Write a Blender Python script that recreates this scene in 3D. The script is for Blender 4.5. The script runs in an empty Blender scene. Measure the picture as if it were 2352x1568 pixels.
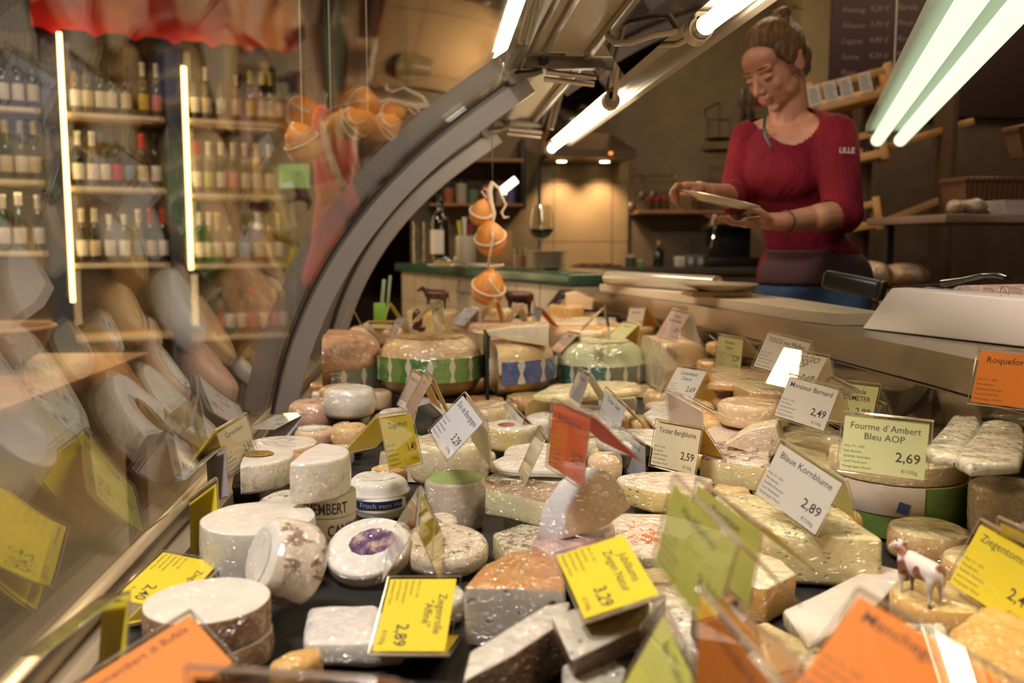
import bpy, bmesh, math, random
from mathutils import Vector, Matrix, Quaternion, noise
R = math.radians
S = bpy.context.scene
COL = S.collection
rng = random.Random(7)

# ---------------------------------------------------------------- camera
F = 2100.0                       # focal length in pixels of the 2352 x 1568 frame
PITCH = math.atan(229.0 / F)
YAW = math.atan(176.0 / F * math.cos(PITCH))
cd = bpy.data.cameras.new('camera'); cam = bpy.data.objects.new('camera', cd); COL.objects.link(cam)
cd.sensor_width = 36.0; cd.lens = 36.0 * F / 2352.0; cd.clip_start = 0.02; cd.clip_end = 60
cam.rotation_euler = (math.pi / 2 - PITCH, 0, -YAW)
cd.dof.use_dof = True; cd.dof.focus_distance = 1.45; cd.dof.aperture_fstop = 3.8
S.camera = cam
S.view_settings.view_transform = 'Standard'; S.view_settings.look = 'None'
S.view_settings.gamma = 1.0; S.view_settings.use_curve_mapping = False
S.view_settings.exposure = 0.62
S.cycles.transparent_max_bounces = 24
S.cycles.max_bounces = 6
S.cycles.caustics_reflective = False; S.cycles.caustics_refractive = False
S.cycles.sample_clamp_indirect = 4.0
S.cycles.use_denoising = True

CR = Matrix.Rotation(-YAW, 3, 'Z') @ Matrix.Rotation(math.pi / 2 - PITCH, 3, 'X')
RIGHT = CR @ Vector((1, 0, 0)); UP = CR @ Vector((0, 1, 0)); FWD = CR @ Vector((0, 0, -1))
def ray(px, py): return FWD + RIGHT * ((px - 1176) / F) + UP * ((784 - py) / F)
def at(px, py, Y):                # the point of that line of sight at distance Y along the case
    d = ray(px, py); return d * (Y / d.y)
def on(px, py, z):                # ... on the horizontal plane z
    d = ray(px, py); return d * (z / d.z)
def onx(px, py, x):
    d = ray(px, py); return d * (x / d.x)

# ---------------------------------------------------------------- world and room light
w = bpy.data.worlds.new('world'); S.world = w; w.use_nodes = True
w.node_tree.nodes['Background'].inputs[0].default_value = (1.0, 0.78, 0.55, 1)
w.node_tree.nodes['Background'].inputs[1].default_value = 0.10
TUBE = 23.0
def area(name, loc, rot, size, power, col=(1, .74, .45), sy=None, parent=None, spread=180):
    l = bpy.data.lights.new(name, 'AREA'); l.energy = power; l.color = col; l.size = size
    if sy: l.shape = 'RECTANGLE'; l.size_y = sy
    l.spread = R(spread)
    o = bpy.data.objects.new(name, l); o.location = loc; o.rotation_euler = rot; COL.objects.link(o)
    if parent: o.parent = parent
    return o

# ---------------------------------------------------------------- helpers
def link(o): COL.objects.link(o); return o
def tag(o, label=None, cat=None, group=None, kind=None):
    if label: o['label'] = label
    if cat: o['category'] = cat
    if group: o['group'] = group
    if kind: o['kind'] = kind
    return o
def thing(name, label, cat, loc=(0, 0, 0), rot=(0, 0, 0), group=None, mat=None):
    o = bpy.data.objects.new(name, None); link(o); o.empty_display_size = .02
    if mat is not None: o.matrix_world = mat
    else: o.location = loc; o.rotation_euler = rot
    return tag(o, label, cat, group)
def shade(me, ang=38):
    bm = bmesh.new(); bm.from_mesh(me)
    for f in bm.faces: f.smooth = True
    for e in bm.edges:
        if len(e.link_faces) == 2: e.smooth = e.calc_face_angle(0) < R(ang)
    bm.to_mesh(me); bm.free()
def obj(name, bm, mats, parent=None, ang=38, norm=True):
    if norm: bmesh.ops.recalc_face_normals(bm, faces=bm.faces[:])
    for f in bm.faces: f.smooth = True
    for e in bm.edges:
        if len(e.link_faces) == 2: e.smooth = e.calc_face_angle(0) < R(ang)
    me = bpy.data.meshes.new(name); bm.to_mesh(me); bm.free()
    for m in (mats if isinstance(mats, (list, tuple)) else [mats]): me.materials.append(m)
    o = link(bpy.data.objects.new(name, me))
    if parent: o.parent = parent
    return o
def struct(name, bm, m, **k): o = obj(name, bm, m, **k); o['kind'] = 'structure'; return o
def MV(v=(0, 0, 0)): return Matrix.Translation(Vector(v))
def RX(a): return Matrix.Rotation(R(a), 4, 'X')
def RY(a): return Matrix.Rotation(R(a), 4, 'Y')
def RZ(a): return Matrix.Rotation(R(a), 4, 'Z')
def SC(x, y, z): return Matrix.Diagonal((x, y, z, 1))
def box(bm, x0, x1, y0, y1, z0, z1, bev=0, M=None, seg=2, mi=0):
    r = bmesh.ops.create_cube(bm, size=1)
    vs = r['verts']
    for v in vs: v.co = Vector(((x0 + x1) / 2 + v.co.x * (x1 - x0), (y0 + y1) / 2 + v.co.y * (y1 - y0), (z0 + z1) / 2 + v.co.z * (z1 - z0)))
    fs = list({f for v in vs for f in v.link_faces})
    if bev > 0:
        es = list({e for v in vs for e in v.link_edges})
        g = bmesh.ops.bevel(bm, geom=es, offset=bev, segments=seg, affect='EDGES', profile=.5)
        vs = list({v for v in g['verts']} | {v for f in g['faces'] for v in f.verts} | {v for v in vs if v.is_valid})
        fs = list({f for v in vs for f in v.link_faces})
    for f in fs: f.material_index = mi
    if M is not None:
        for v in vs: v.co = M @ v.co
    return vs
def lathe(bm, prof, n=32, a0=0, a1=360, M=None, mi=0, caps=None, wob=0, seed=0):
    """prof: (r, z) list. Partial sweeps get flat end caps (material caps)."""
    full = abs(a1 - a0) >= 359.9
    cnt = n if full else n + 1
    rings = []; new = []
    for (r, z) in prof:
        if r < 1e-6:
            v = bm.verts.new((0, 0, z)); rings.append([v] * cnt); new.append(v)
        else:
            ring = []
            for i in range(cnt):
                a = R(a0 + (a1 - a0) * i / n)
                rr = r
                if wob: rr = r * (1 + wob * noise.noise(Vector((math.cos(a) * 2 + seed, math.sin(a) * 2, z * 20))))
                v = bm.verts.new((rr * math.cos(a), rr * math.sin(a), z)); ring.append(v); new.append(v)
            rings.append(ring)
    for j in range(len(rings) - 1):
        A, B = rings[j], rings[j + 1]
        for i in range(n):
            k = (i + 1) % cnt if full else i + 1
            q = []
            for v in (A[i], A[k], B[k], B[i]):
                if v not in q: q.append(v)
            if len(q) > 2:
                try: bm.faces.new(q).material_index = mi
                except ValueError: pass
    if not full and caps is not None:
        for i in (0, cnt - 1):
            q = []
            for ring in rings:
                if ring[i] not in q: q.append(ring[i])
            if len(q) > 2:
                try: bm.faces.new(q).material_index = caps
                except ValueError: pass
    if M is not None:
        for v in new: v.co = M @ v.co
    return new
def cyl(bm, p0, p1, r0, r1=None, n=12, caps=True, mi=0):
    p0 = Vector(p0); p1 = Vector(p1); r1 = r0 if r1 is None else r1
    d = p1 - p0; q = d.to_track_quat('Z', 'Y').to_matrix().to_4x4()
    prof = ([(0, 0)] if caps else []) + [(r0, 0), (r1, d.length)] + ([(0, d.length)] if caps else [])
    return lathe(bm, prof, n, M=MV(p0) @ q, mi=mi)
def tube(bm, pts, r, n=8, mi=0, closed=False, flat=1.0):
    pts = [Vector(p) for p in pts]; rs = r if isinstance(r, (list, tuple)) else [r] * len(pts)
    rings = []; up = None
    for i, p in enumerate(pts):
        a = pts[i - 1] if (i > 0 or closed) else p; b = pts[(i + 1) % len(pts)] if (i < len(pts) - 1 or closed) else p
        t = (b - a).normalized()
        if up is None:
            up = Vector((0, 0, 1)) if abs(t.z) < .9 else Vector((1, 0, 0))
        x = t.cross(up)
        if x.length < 1e-5: x = t.cross(Vector((1, .3, 0)))
        x.normalize(); up = x.cross(t).normalized()
        rings.append([bm.verts.new(p + x * math.cos(2 * math.pi * k / n) * rs[i] + up * math.sin(2 * math.pi * k / n) * rs[i] * flat) for k in range(n)])
    m = len(rings)
    for j in range(m if closed else m - 1):
        A, B = rings[j], rings[(j + 1) % m]
        for k in range(n): bm.faces.new((A[k], A[(k + 1) % n], B[(k + 1) % n], B[k])).material_index = mi
    if not closed:
        bm.faces.new(rings[0][::-1]).material_index = mi; bm.faces.new(rings[-1]).material_index = mi
    return bm
def ell(bm, c, r, M=None, mi=0, sub=3):
    g = bmesh.ops.create_icosphere(bm, subdivisions=sub, radius=1)
    T = MV(c) @ (M if M is not None else Matrix.Identity(4)) @ SC(*r)
    for v in g['verts']: v.co = T @ v.co
    return g['verts']
def cap(bm, p0, p1, r0, r1, n=14):
    p0 = Vector(p0); p1 = Vector(p1); d = p1 - p0; L = max(d.length, 1e-5)
    q = d.to_track_quat('Z', 'Y').to_matrix().to_4x4()
    prof = [(0, -r0)] + [(r0 * math.cos(R(-90 + a)), r0 * math.sin(R(-90 + a))) for a in (22, 45, 68, 90)]
    prof += [(r1 * math.cos(R(a)), L + r1 * math.sin(R(a))) for a in (0, 22, 45, 68)] + [(0, L + r1)]
    return lathe(bm, prof, n, M=MV(p0) @ q)
def prism(bm, pts, z0, z1, mi=0, mtop=None, M=None):
    lo = [bm.verts.new((x, y, z0)) for x, y in pts]; hi = [bm.verts.new((x, y, z1)) for x, y in pts]
    n = len(pts)
    for i in range(n): bm.faces.new((lo[i], lo[(i + 1) % n], hi[(i + 1) % n], hi[i])).material_index = mi
    a = bm.faces.new(lo[::-1]); b = bm.faces.new(hi)
    a.material_index = b.material_index = mi if mtop is None else mtop
    if M is not None:
        for v in lo + hi: v.co = M @ v.co
    return lo + hi
def bevel_all(bm, off, seg=2, ang=30):
    es = [e for e in bm.edges if len(e.link_faces) == 2 and e.calc_face_angle(0) > R(ang)]
    bmesh.ops.bevel(bm, geom=es, offset=off, segments=seg, affect='EDGES', profile=.5)
def wobble(bm, amp, freq=20, seed=0):
    bm.normal_update()
    for v in bm.verts: v.co += v.normal * amp * noise.noise(v.co * freq + Vector((seed, seed * 2, 0)))
def sub(bm, n=1):
    bmesh.ops.subdivide_edges(bm, edges=bm.edges[:], cuts=n, use_grid_fill=True)
def blob(name, build, m, parent=None, voxel=.004, smooth=4, fac=.5, loc=None):
    """builds overlapping closed shapes and fuses them into one continuous surface"""
    bm = bmesh.new(); build(bm); bmesh.ops.recalc_face_normals(bm, faces=bm.faces[:])
    me = bpy.data.meshes.new(name); bm.to_mesh(me); bm.free()
    o = link(bpy.data.objects.new(name, me))
    md = o.modifiers.new('r', 'REMESH'); md.mode = 'VOXEL'; md.voxel_size = voxel; md.use_smooth_shade = True
    if smooth:
        sm = o.modifiers.new('s', 'SMOOTH'); sm.iterations = smooth; sm.factor = fac
    dg = bpy.context.evaluated_depsgraph_get()
    me2 = bpy.data.meshes.new_from_object(o.evaluated_get(dg))
    o.modifiers.clear(); o.data = me2; me2.name = name; bpy.data.meshes.remove(me)
    me2.materials.clear(); me2.materials.append(m)
    for p in me2.polygons: p.use_smooth = True
    if parent: o.parent = parent
    return o
def split(root, bm, spec, ang=38):
    """spec: {material_index: (name, material)} - one child mesh per material index"""
    bmesh.ops.recalc_face_normals(bm, faces=bm.faces[:])
    out = []
    for mi, (nm, m) in spec.items():
        b = bm.copy()
        bmesh.ops.delete(b, geom=[f for f in b.faces if f.material_index != mi], context='FACES')
        if not b.faces: b.free(); continue
        for f in b.faces: f.material_index = 0
        out.append(obj(nm, b, m, root, ang, norm=False))
    bm.free(); return out
def copy_tree(o, parent=None):
    c = o.copy(); COL.objects.link(c)
    if parent: c.parent = parent
    for ch in [x for x in bpy.data.objects if x.parent == o]: copy_tree(ch, c)
    return c

# ---------------------------------------------------------------- materials
_m = {}
class NT:
    def __init__(s, name):
        s.mat = bpy.data.materials.new(name); s.mat.use_nodes = True; s.t = s.mat.node_tree
        s.b = s.t.nodes['Principled BSDF']; s.out = s.t.nodes['Material Output']; s._tc = None
    def n(s, typ, **k):
        x = s.t.nodes.new(typ)
        for a, v in k.items(): setattr(x, a, v)
        return x
    def l(s, a, b): s.t.links.new(a, b)
    def tc(s, scale=(1, 1, 1)):
        if s._tc is None: s._tc = s.n('ShaderNodeTexCoord')
        mp = s.n('ShaderNodeMapping'); mp.inputs['Scale'].default_value = scale; s.l(s._tc.outputs['Object'], mp.inputs[0]); return mp.outputs[0]
    def noise(s, scale, detail=3, rough=.5, vec=(1, 1, 1), dist=0):
        x = s.n('ShaderNodeTexNoise'); x.inputs['Scale'].default_value = scale; x.inputs['Detail'].default_value = detail
        x.inputs['Roughness'].default_value = rough; x.inputs['Distortion'].default_value = dist; s.l(s.tc(vec), x.inputs['Vector']); return x.outputs['Fac']
    def vor(s, scale, vec=(1, 1, 1), rnd=1):
        x = s.n('ShaderNodeTexVoronoi'); x.inputs['Scale'].default_value = scale; x.inputs['Randomness'].default_value = rnd; s.l(s.tc(vec), x.inputs['Vector']); return x.outputs['Distance']
    def ramp(s, fac, stops):
        x = s.n('ShaderNodeValToRGB'); e = x.color_ramp.elements
        while len(e) < len(stops): e.new(.5)
        for q, (p, c) in zip(e, stops): q.position = p; q.color = (c[0], c[1], c[2], 1) if not isinstance(c, (int, float)) else (c, c, c, 1)
        s.l(fac, x.inputs[0]); return x.outputs[0]
    def mix(s, fac, a, b):
        x = s.n('ShaderNodeMix', data_type='RGBA')
        s.l(fac, x.inputs[0])
        for sock, v in ((x.inputs[6], a), (x.inputs[7], b)):
            if isinstance(v, tuple): sock.default_value = (v[0], v[1], v[2], 1)
            else: s.l(v, sock)
        return x.outputs[2]
    def math(s, op, a, b=None, clamp=False):
        x = s.n('ShaderNodeMath', operation=op); x.use_clamp = clamp
        for i, v in enumerate((a, b)):
            if v is None: continue
            if isinstance(v, (int, float)): x.inputs[i].default_value = v
            else: s.l(v, x.inputs[i])
        return x.outputs[0]
    def bump(s, h, strength=.3, dist=.002, to='Normal'):
        x = s.n('ShaderNodeBump'); x.inputs['Strength'].default_value = strength; x.inputs['Distance'].default_value = dist
        s.l(h, x.inputs['Height']); s.l(x.outputs[0], s.b.inputs[to]); return x
    def base(s, c):
        if isinstance(c, tuple): s.b.inputs['Base Color'].default_value = (c[0], c[1], c[2], 1)
        else: s.l(c, s.b.inputs['Base Color'])
    def wrap(s, amt=1.0, scale=120, strength=.8, vec=(1, 1, 2.6)):     # cling film: a creased glossy clear coat
        s.b.inputs['Coat Weight'].default_value = amt; s.b.inputs['Coat Roughness'].default_value = .05; s.b.inputs['Coat IOR'].default_value = 1.9
        a = s.noise(scale * .42, 1.5, .5, vec, 2.2); c = s.noise(scale * .16, 1, .5, (1, 1, 1), 1.5)
        cr = s.math('POWER', s.math('SUBTRACT', 1.0, s.math('ABSOLUTE', s.math('MULTIPLY', s.math('SUBTRACT', a, .5), 5.0)), True), 2.0)
        s.bump(s.math('ADD', s.math('ADD', s.math('MULTIPLY', a, 1.2), s.math('MULTIPLY', cr, .16)), s.math('MULTIPLY', c, 2.2)), strength, .009, 'Coat Normal')
def simple(name, c, rough=.5, metal=0, emit=None, es=0, bump=None, coat=0, spec=None, var=0, wrapped=0, sss=0):
    if name in _m: return _m[name]
    t = NT(name); t.base(c); t.b.inputs['Roughness'].default_value = rough; t.b.inputs['Metallic'].default_value = metal
    if var: t.base(t.ramp(t.noise(9 if var < .5 else 30, 4), [(.3, tuple(x * (1 - var) for x in c)), (.7, tuple(min(1, x * (1 + var)) for x in c))]))
    if emit: t.b.inputs['Emission Color'].default_value = (*emit, 1); t.b.inputs['Emission Strength'].default_value = es
    if bump: t.bump(t.noise(bump[0], 4, .6), bump[1], bump[2] if len(bump) > 2 else .002)
    if coat: t.b.inputs['Coat Weight'].default_value = coat; t.b.inputs['Coat Roughness'].default_value = .08
    if wrapped: t.wrap(wrapped)
    if sss: t.b.inputs['Subsurface Weight'].default_value = sss; t.b.inputs['Subsurface Radius'].default_value = (.01, .006, .003); t.b.inputs['Subsurface Scale'].default_value = .5
    _m[name] = t.mat; return t.mat
def clear(name, tint=(1, 1, 1), f0=.04, rough=.0, fog=0, fogc=(1, 1, 1), boost=1.0):
    """thin clear sheet: transparent, with a mirror reflection that grows towards grazing angles"""
    if name in _m: return _m[name]
    t = NT(name); t.t.nodes.remove(t.b)
    tr = t.n('ShaderNodeBsdfTransparent'); tr.inputs[0].default_value = (*tint, 1)
    gl = t.n('ShaderNodeBsdfGlossy'); gl.inputs['Roughness'].default_value = rough; gl.inputs['Color'].default_value = (1, 1, 1, 1)
    g = t.n('ShaderNodeNewGeometry'); dp = t.n('ShaderNodeVectorMath', operation='DOT_PRODUCT')
    t.l(g.outputs['Incoming'], dp.inputs[0]); t.l(g.outputs['Normal'], dp.inputs[1])
    c = t.math('ABSOLUTE', dp.outputs['Value']); p = t.math('POWER', t.math('SUBTRACT', 1.0, c, True), 5.0)
    fac = t.math('MULTIPLY', t.math('ADD', t.math('MULTIPLY', p, 1 - f0), f0), boost, True)
    mx = t.n('ShaderNodeMixShader'); t.l(fac, mx.inputs[0])
    src = tr.outputs[0]
    if fog:
        df = t.n('ShaderNodeBsdfDiffuse'); df.inputs[0].default_value = (*fogc, 1)
        m2 = t.n('ShaderNodeMixShader'); m2.inputs[0].default_value = fog; t.l(tr.outputs[0], m2.inputs[1]); t.l(df.outputs[0], m2.inputs[2]); src = m2.outputs[0]
    t.l(src, mx.inputs[1]); t.l(gl.outputs[0], mx.inputs[2]); t.l(mx.outputs[0], t.out.inputs[0])
    _m[name] = t.mat; return t.mat
def glow(name, c, s):
    if name in _m: return _m[name]
    t = NT(name); t.base((0, 0, 0)); t.b.inputs['Emission Color'].default_value = (*c, 1); t.b.inputs['Emission Strength'].default_value = s
    _m[name] = t.mat; return t.mat

def paste(name, c, holes=0, veins=0, wrapped=1.0, dots=0):
    """cut cheese: even colour with small holes or blue veins"""
    if name in _m: return _m[name]
    t = NT(name); dark = tuple(x * .82 for x in c)
    col = t.ramp(t.noise(22, 4, .6), [(.3, dark), (.65, c)])
    if holes:
        v = t.vor(holes, (1, 1, 1.6)); k = t.ramp(v, [(.20, 1), (.28, 0)]); g = t.ramp(t.noise(holes * .45, 2), [(.44, 0), (.52, 1)])
        kk = t.math('MULTIPLY', k, g); col = t.mix(kk, col, tuple(x * .45 for x in c)); t.bump(t.math('SUBTRACT', 1.0, kk), .6, .002)
    if veins:
        k = t.ramp(t.noise(veins, 5, .62, (1, 1, 1), 1.2), [(.55, 0), (.61, 1)]); g = t.ramp(t.noise(veins * .3, 2), [(.42, 0), (.52, 1)])
        kk = t.math('MULTIPLY', k, g); col = t.mix(kk, col, (.06, .10, .13))
        t.bump(t.math('SUBTRACT', 1.0, kk), .5, .002)
    if not holes and not veins: t.bump(t.noise(60, 3), .15, .002)
    t.base(col); t.b.inputs['Roughness'].default_value = .45
    t.b.inputs['Subsurface Weight'].default_value = .12; t.b.inputs['Subsurface Radius'].default_value = (.012, .007, .003); t.b.inputs['Subsurface Scale'].default_value = .6
    if wrapped: t.wrap(wrapped)
    _m[name] = t.mat; return t.mat
def rind(name, c, c2, scale=70, lo=.45, hi=.62, bump=.5, wrapped=1.0, vec=(1, 1, 1), ws=.8, wsc=120):
    """rind: base colour with patches of a second colour"""
    if name in _m: return _m[name]
    t = NT(name); n = t.noise(scale, 6, .65, vec, .6)
    col = t.ramp(n, [(lo, c), (hi, c2)]); col = t.mix(t.ramp(t.noise(scale * 3, 4), [(.35, 0), (.75, .45)]), col, tuple(x * .75 for x in c))
    t.base(col); t.b.inputs['Roughness'].default_value = .6; t.bump(n, bump, .003)
    if wrapped: t.wrap(wrapped, wsc, ws)
    _m[name] = t.mat; return t.mat

# ---------------------------------------------------------------- lettering
_tx = {}
def text_mesh(s, bold=0.0, shear=0.0):
    key = (s, bold, shear)
    if key in _tx: return _tx[key]
    c = bpy.data.curves.new('t', 'FONT'); c.body = s; c.size = 1; c.resolution_u = 2; c.offset = bold; c.shear = shear
    o = bpy.data.objects.new('t', c); link(o)
    me = bpy.data.meshes.new_from_object(o.evaluated_get(bpy.context.evaluated_depsgraph_get()))
    bpy.data.objects.remove(o); bpy.data.curves.remove(c)
    xs = [v.co.x for v in me.vertices] or [0, 1]; ys = [v.co.y for v in me.vertices] or [0, 1]
    _tx[key] = (me, min(xs), max(xs), min(ys), max(ys)); return _tx[key]
def put_text(bm, s, x, z, h, wmax=None, align='l', bold=0.0, shear=0.0, M=None, y=0.0):
    """writes s in the x-z plane facing -y, capital height about h, box from z upwards"""
    me, x0, x1, y0, y1 = text_mesh(s, bold, shear); k = h / .72; sx = k
    if wmax and (x1 - x0) * k > wmax: sx = wmax / (x1 - x0)
    wdt = (x1 - x0) * sx
    ox = x - (wdt / 2 if align == 'c' else wdt if align == 'r' else 0)
    n0 = len(bm.verts); bm.from_mesh(me); bm.verts.ensure_lookup_table()
    for v in bm.verts[n0:]:
        c = Vector((ox + (v.co.x - x0) * sx, y, z + v.co.y * k)); v.co = M @ c if M is not None else c
# ================================================================ THE SETTING
FLOOR = -1.15
def wallbox(name, x0, x1, y0, y1, z0, z1, m):
    bm = bmesh.new(); box(bm, x0, x1, y0, y1, z0, z1); return struct(name, bm, m)
m_wall = simple('warm brown plaster', (.15, .092, .048), .8, var=.12)
m_cream = simple('cream plaster', (.42, .33, .19), .8, var=.06)
m_floor = simple('brown floor tile', (.13, .085, .05), .5, var=.2)
wallbox('floor', -4.5, 3.6, -1.6, 8.1, FLOOR - .1, FLOOR, m_floor)
wallbox('ceiling', -4.5, 3.6, -1.6, 8.1, 2.0, 2.1, simple('ceiling plaster', (.24, .15, .085), .9))
wallbox('wall_left', -4.6, -4.5, -1.6, 8.1, FLOOR, 2.0, m_wall)
wallbox('wall_right', 3.5, 3.6, -1.6, 8.1, FLOOR, 2.0, simple('dark olive wall', (.055, .045, .03), .8, var=.2))
wallbox('wall_back', -4.5, 3.5, 8.0, 8.1, FLOOR, 2.0, m_wall)
wallbox('wall_front', -4.5, 3.5, -1.7, -1.6, FLOOR, 2.0, m_wall)
# kitchen wall, nearer than the back wall of the shop: from behind the granite counter to the right wall
def t_tile():
    t = NT('beige wall tiles'); b = t.n('ShaderNodeTexBrick'); b.offset = 0
    sx = t.n('ShaderNodeSeparateXYZ'); t.tc(); t.l(t._tc.outputs['Object'], sx.inputs[0]); cb = t.n('ShaderNodeCombineXYZ')
    t.l(sx.outputs[0], cb.inputs[0]); t.l(sx.outputs[2], cb.inputs[1]); t.l(cb.outputs[0], b.inputs['Vector'])
    b.inputs['Scale'].default_value = 1; b.inputs['Brick Width'].default_value = .36; b.inputs['Row Height'].default_value = .36
    b.inputs['Mortar Size'].default_value = .004; b.inputs['Color1'].default_value = (.33, .24, .14, 1); b.inputs['Color2'].default_value = (.36, .265, .155, 1)
    b.inputs['Mortar'].default_value = (.10, .07, .04, 1); b.inputs['Mortar Smooth'].default_value = .2
    t.base(t.mix(t.ramp(t.noise(5, 5), [(.3, 0), (.8, .5)]), b.outputs['Color'], (.22, .155, .09))); t.b.inputs['Roughness'].default_value = .35; return t.mat
m_tile = t_tile()
wallbox('wall_kitchen', -.15, 2.25, 5.6, 5.75, FLOOR, 2.0, simple('kitchen plaster', (.20, .15, .09), .7, var=.1))
bm = bmesh.new(); a = at(1243, 365, 5.58); b = at(1440, 640, 5.58)
box(bm, a.x, b.x, 5.575, 5.5995, b.z - .5, a.z + .1); struct('wall_tiles', bm, m_tile)
bm = bmesh.new(); a = at(1843, 0, 5.2); b = at(1918, 210, 5.2)
box(bm, a.x, 2.25, 5.2, 5.6, FLOOR, 2.0); struct('trim_1', bm, m_cream)
tg = bpy.data.objects['trim_1']

# ---------------------------------------------------------------- display case
CY0, CY1, M2, M3, M4 = .22, 3.5, 2.15, 3.22, 3.48
seam = [(618, 962), (628, 900), (640, 840), (662, 765), (700, 672), (748, 585), (800, 508), (862, 430), (935, 356), (1010, 292), (1085, 238), (1160, 186), (1195, 160)]
GP = [(at(x, y, M2).x, at(x, y, M2).z) for x, y in seam]
GP[0] = (GP[0][0], -.405)
m_steel = simple('brushed steel', (.36, .31, .27), .28, .95, bump=(260, .12, .0006))
m_grey = simple('satin grey metal', (.36, .325, .30), .38, .6)
m_alu = simple('aluminium profile', (.62, .56, .48), .3, .85)
m_dark = simple('black plastic', (.012, .012, .013), .4)
m_chrome = simple('mirror chrome', (.85, .82, .8), .06, 1)
m_glass = clear('display glass', (.97, .98, .97), .04, boost=.8)
m_creamp = simple('cream canopy panel', (.62, .53, .40), .35, coat=.3)
def offs(prof, d):
    out = []
    for i, (x, z) in enumerate(prof):
        a = prof[max(i - 1, 0)]; b = prof[min(i + 1, len(prof) - 1)]
        t = Vector((b[0] - a[0], b[1] - a[1])).normalized(); out.append((x + t.y * d, z - t.x * d))
    return out
def sheet(bm, A, B, y0, y1, mi=0):
    """solid between two profiles (x,z), from y0 to y1"""
    n = len(A); V = [[bm.verts.new((p[0], y, p[1])) for p in P] for P in (A, B) for y in (y0, y1)]
    a0, a1, b0, b1 = V
    for i in range(n - 1):
        for q in ((a0[i], a0[i + 1], a1[i + 1], a1[i]), (b0[i], b1[i], b1[i + 1], b0[i + 1]), (a0[i], b0[i], b0[i + 1], a0[i + 1]), (a1[i], a1[i + 1], b1[i + 1], b1[i])):
            bm.faces.new(q).material_index = mi
    bm.faces.new((a0[0], a1[0], b1[0], b0[0])).material_index = mi; bm.faces.new((a0[-1], b0[-1], b1[-1], a1[-1])).material_index = mi
def fine(prof, k=4):       # smooth the seam
    out = []
    P = [Vector((p[0], p[1])) for p in prof]
    for i in range(len(P) - 1):
        p0 = P[max(i - 1, 0)]; p1 = P[i]; p2 = P[i + 1]; p3 = P[min(i + 2, len(P) - 1)]
        for j in range(k):
            t = j / k
            out.append(tuple(.5 * ((2 * p1) + (p2 - p0) * t + (2 * p0 - 5 * p1 + 4 * p2 - p3) * t * t + (3 * p1 - p0 - 3 * p2 + p3) * t ** 3)))
    out.append(tuple(P[-1])); return out
for _ in range(2):     # relax the hand-read points
    GP = [GP[0]] + [((GP[i - 1][0] + 2 * GP[i][0] + GP[i + 1][0]) / 4, (GP[i - 1][1] + 2 * GP[i][1] + GP[i + 1][1]) / 4) for i in range(1, len(GP) - 1)] + [GP[-1]]
GP = fine(GP)
case = thing('display_case', 'long refrigerated cheese counter with curved glass front, grey ribs and fluorescent tubes under its canopy', 'display case', (0, 0, 0))
for k, (y0, y1) in enumerate(((CY0, M2 - .003), (M2 + .003, M3 - .003), (M3 + .003, M4))):
    bm = bmesh.new(); sheet(bm, offs(GP, -.003), offs(GP, .003), y0, y1); obj('curved_glass', bm, m_glass, case, ang=60)
for y in (M2, M3):
    bm = bmesh.new(); sheet(bm, offs(GP, .0035), offs(GP, .060), y - .003, y + .012); o = obj('glass_rib', bm, m_grey, case, ang=50)
    bm = bmesh.new(); sheet(bm, offs(GP, .0032), offs(GP, .009), y - .011, y - .0032); obj('seam_strip', bm, m_dark, o, ang=50)
gx, gz = GP[0]
bm = bmesh.new(); box(bm, gx - .012, gx + .012, CY0, M4, gz - .03, gz + .006, .002); obj('glass_rail', bm, simple('champagne rail', (.55, .47, .34), .3, .8), case)
def deckmat():
    t = NT('case deck'); t.base(t.ramp(t.noise(14, 3, .5, (8, .4, 1)), [(.35, (.30, .24, .17)), (.65, (.36, .29, .205))])); t.b.inputs['Roughness'].default_value = .35; t.b.inputs['Metallic'].default_value = .3; return t.mat
DZ = -.425
# slotted black air return along the staff side
LP = [(.56, 3.45), (.585, 3.30), (.70, 2.75), (.745, 2.5), (.80, 1.95), (.826, 1.45), (.835, 1.0), (.835, .5)]   # edge line of the staff ledge (x, y)
def vent():
    t = NT('slotted black panel'); b = t.n('ShaderNodeTexBrick'); t.tc(); mp = t.n('ShaderNodeSeparateXYZ'); t.l(t._tc.outputs['Object'], mp.inputs[0])
    cb = t.n('ShaderNodeCombineXYZ'); t.l(mp.outputs[1], cb.inputs[0]); t.l(mp.outputs[2], cb.inputs[1]); t.l(cb.outputs[0], b.inputs['Vector'])
    b.inputs['Scale'].default_value = 1; b.inputs['Brick Width'].default_value = .045; b.inputs['Row Height'].default_value = .018; b.inputs['Mortar Size'].default_value = .0035
    b.inputs['Color1'].default_value = b.inputs['Color2'].default_value = (.004, .004, .004, 1); b.inputs['Mortar'].default_value = (.055, .045, .03, 1)
    t.base(b.outputs['Color']); t.b.inputs['Roughness'].default_value = .4; return t.mat
def strip(bm, path, dx0, dx1, z0, z1, mi=0):
    V = []
    for x, y in path: V.append([bm.verts.new((x + dx, y, z)) for dx, z in ((dx0, z0), (dx1, z0), (dx1, z1), (dx0, z1))])
    for i in range(len(V) - 1):
        for k in range(4): bm.faces.new((V[i][k], V[i][(k + 1) % 4], V[i + 1][(k + 1) % 4], V[i + 1][k])).material_index = mi
    bm.faces.new(V[0][::-1]); bm.faces.new(V[-1])
RP = [(x - .022, y) for x, y in LP] + [(LP[-1][0] - .022, CY0)]
bm = bmesh.new(); prism(bm, [(gx + .013, CY0), (gx + .013, 3.45)] + RP, DZ - .03, DZ); obj('deck', bm, deckmat(), case)
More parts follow.
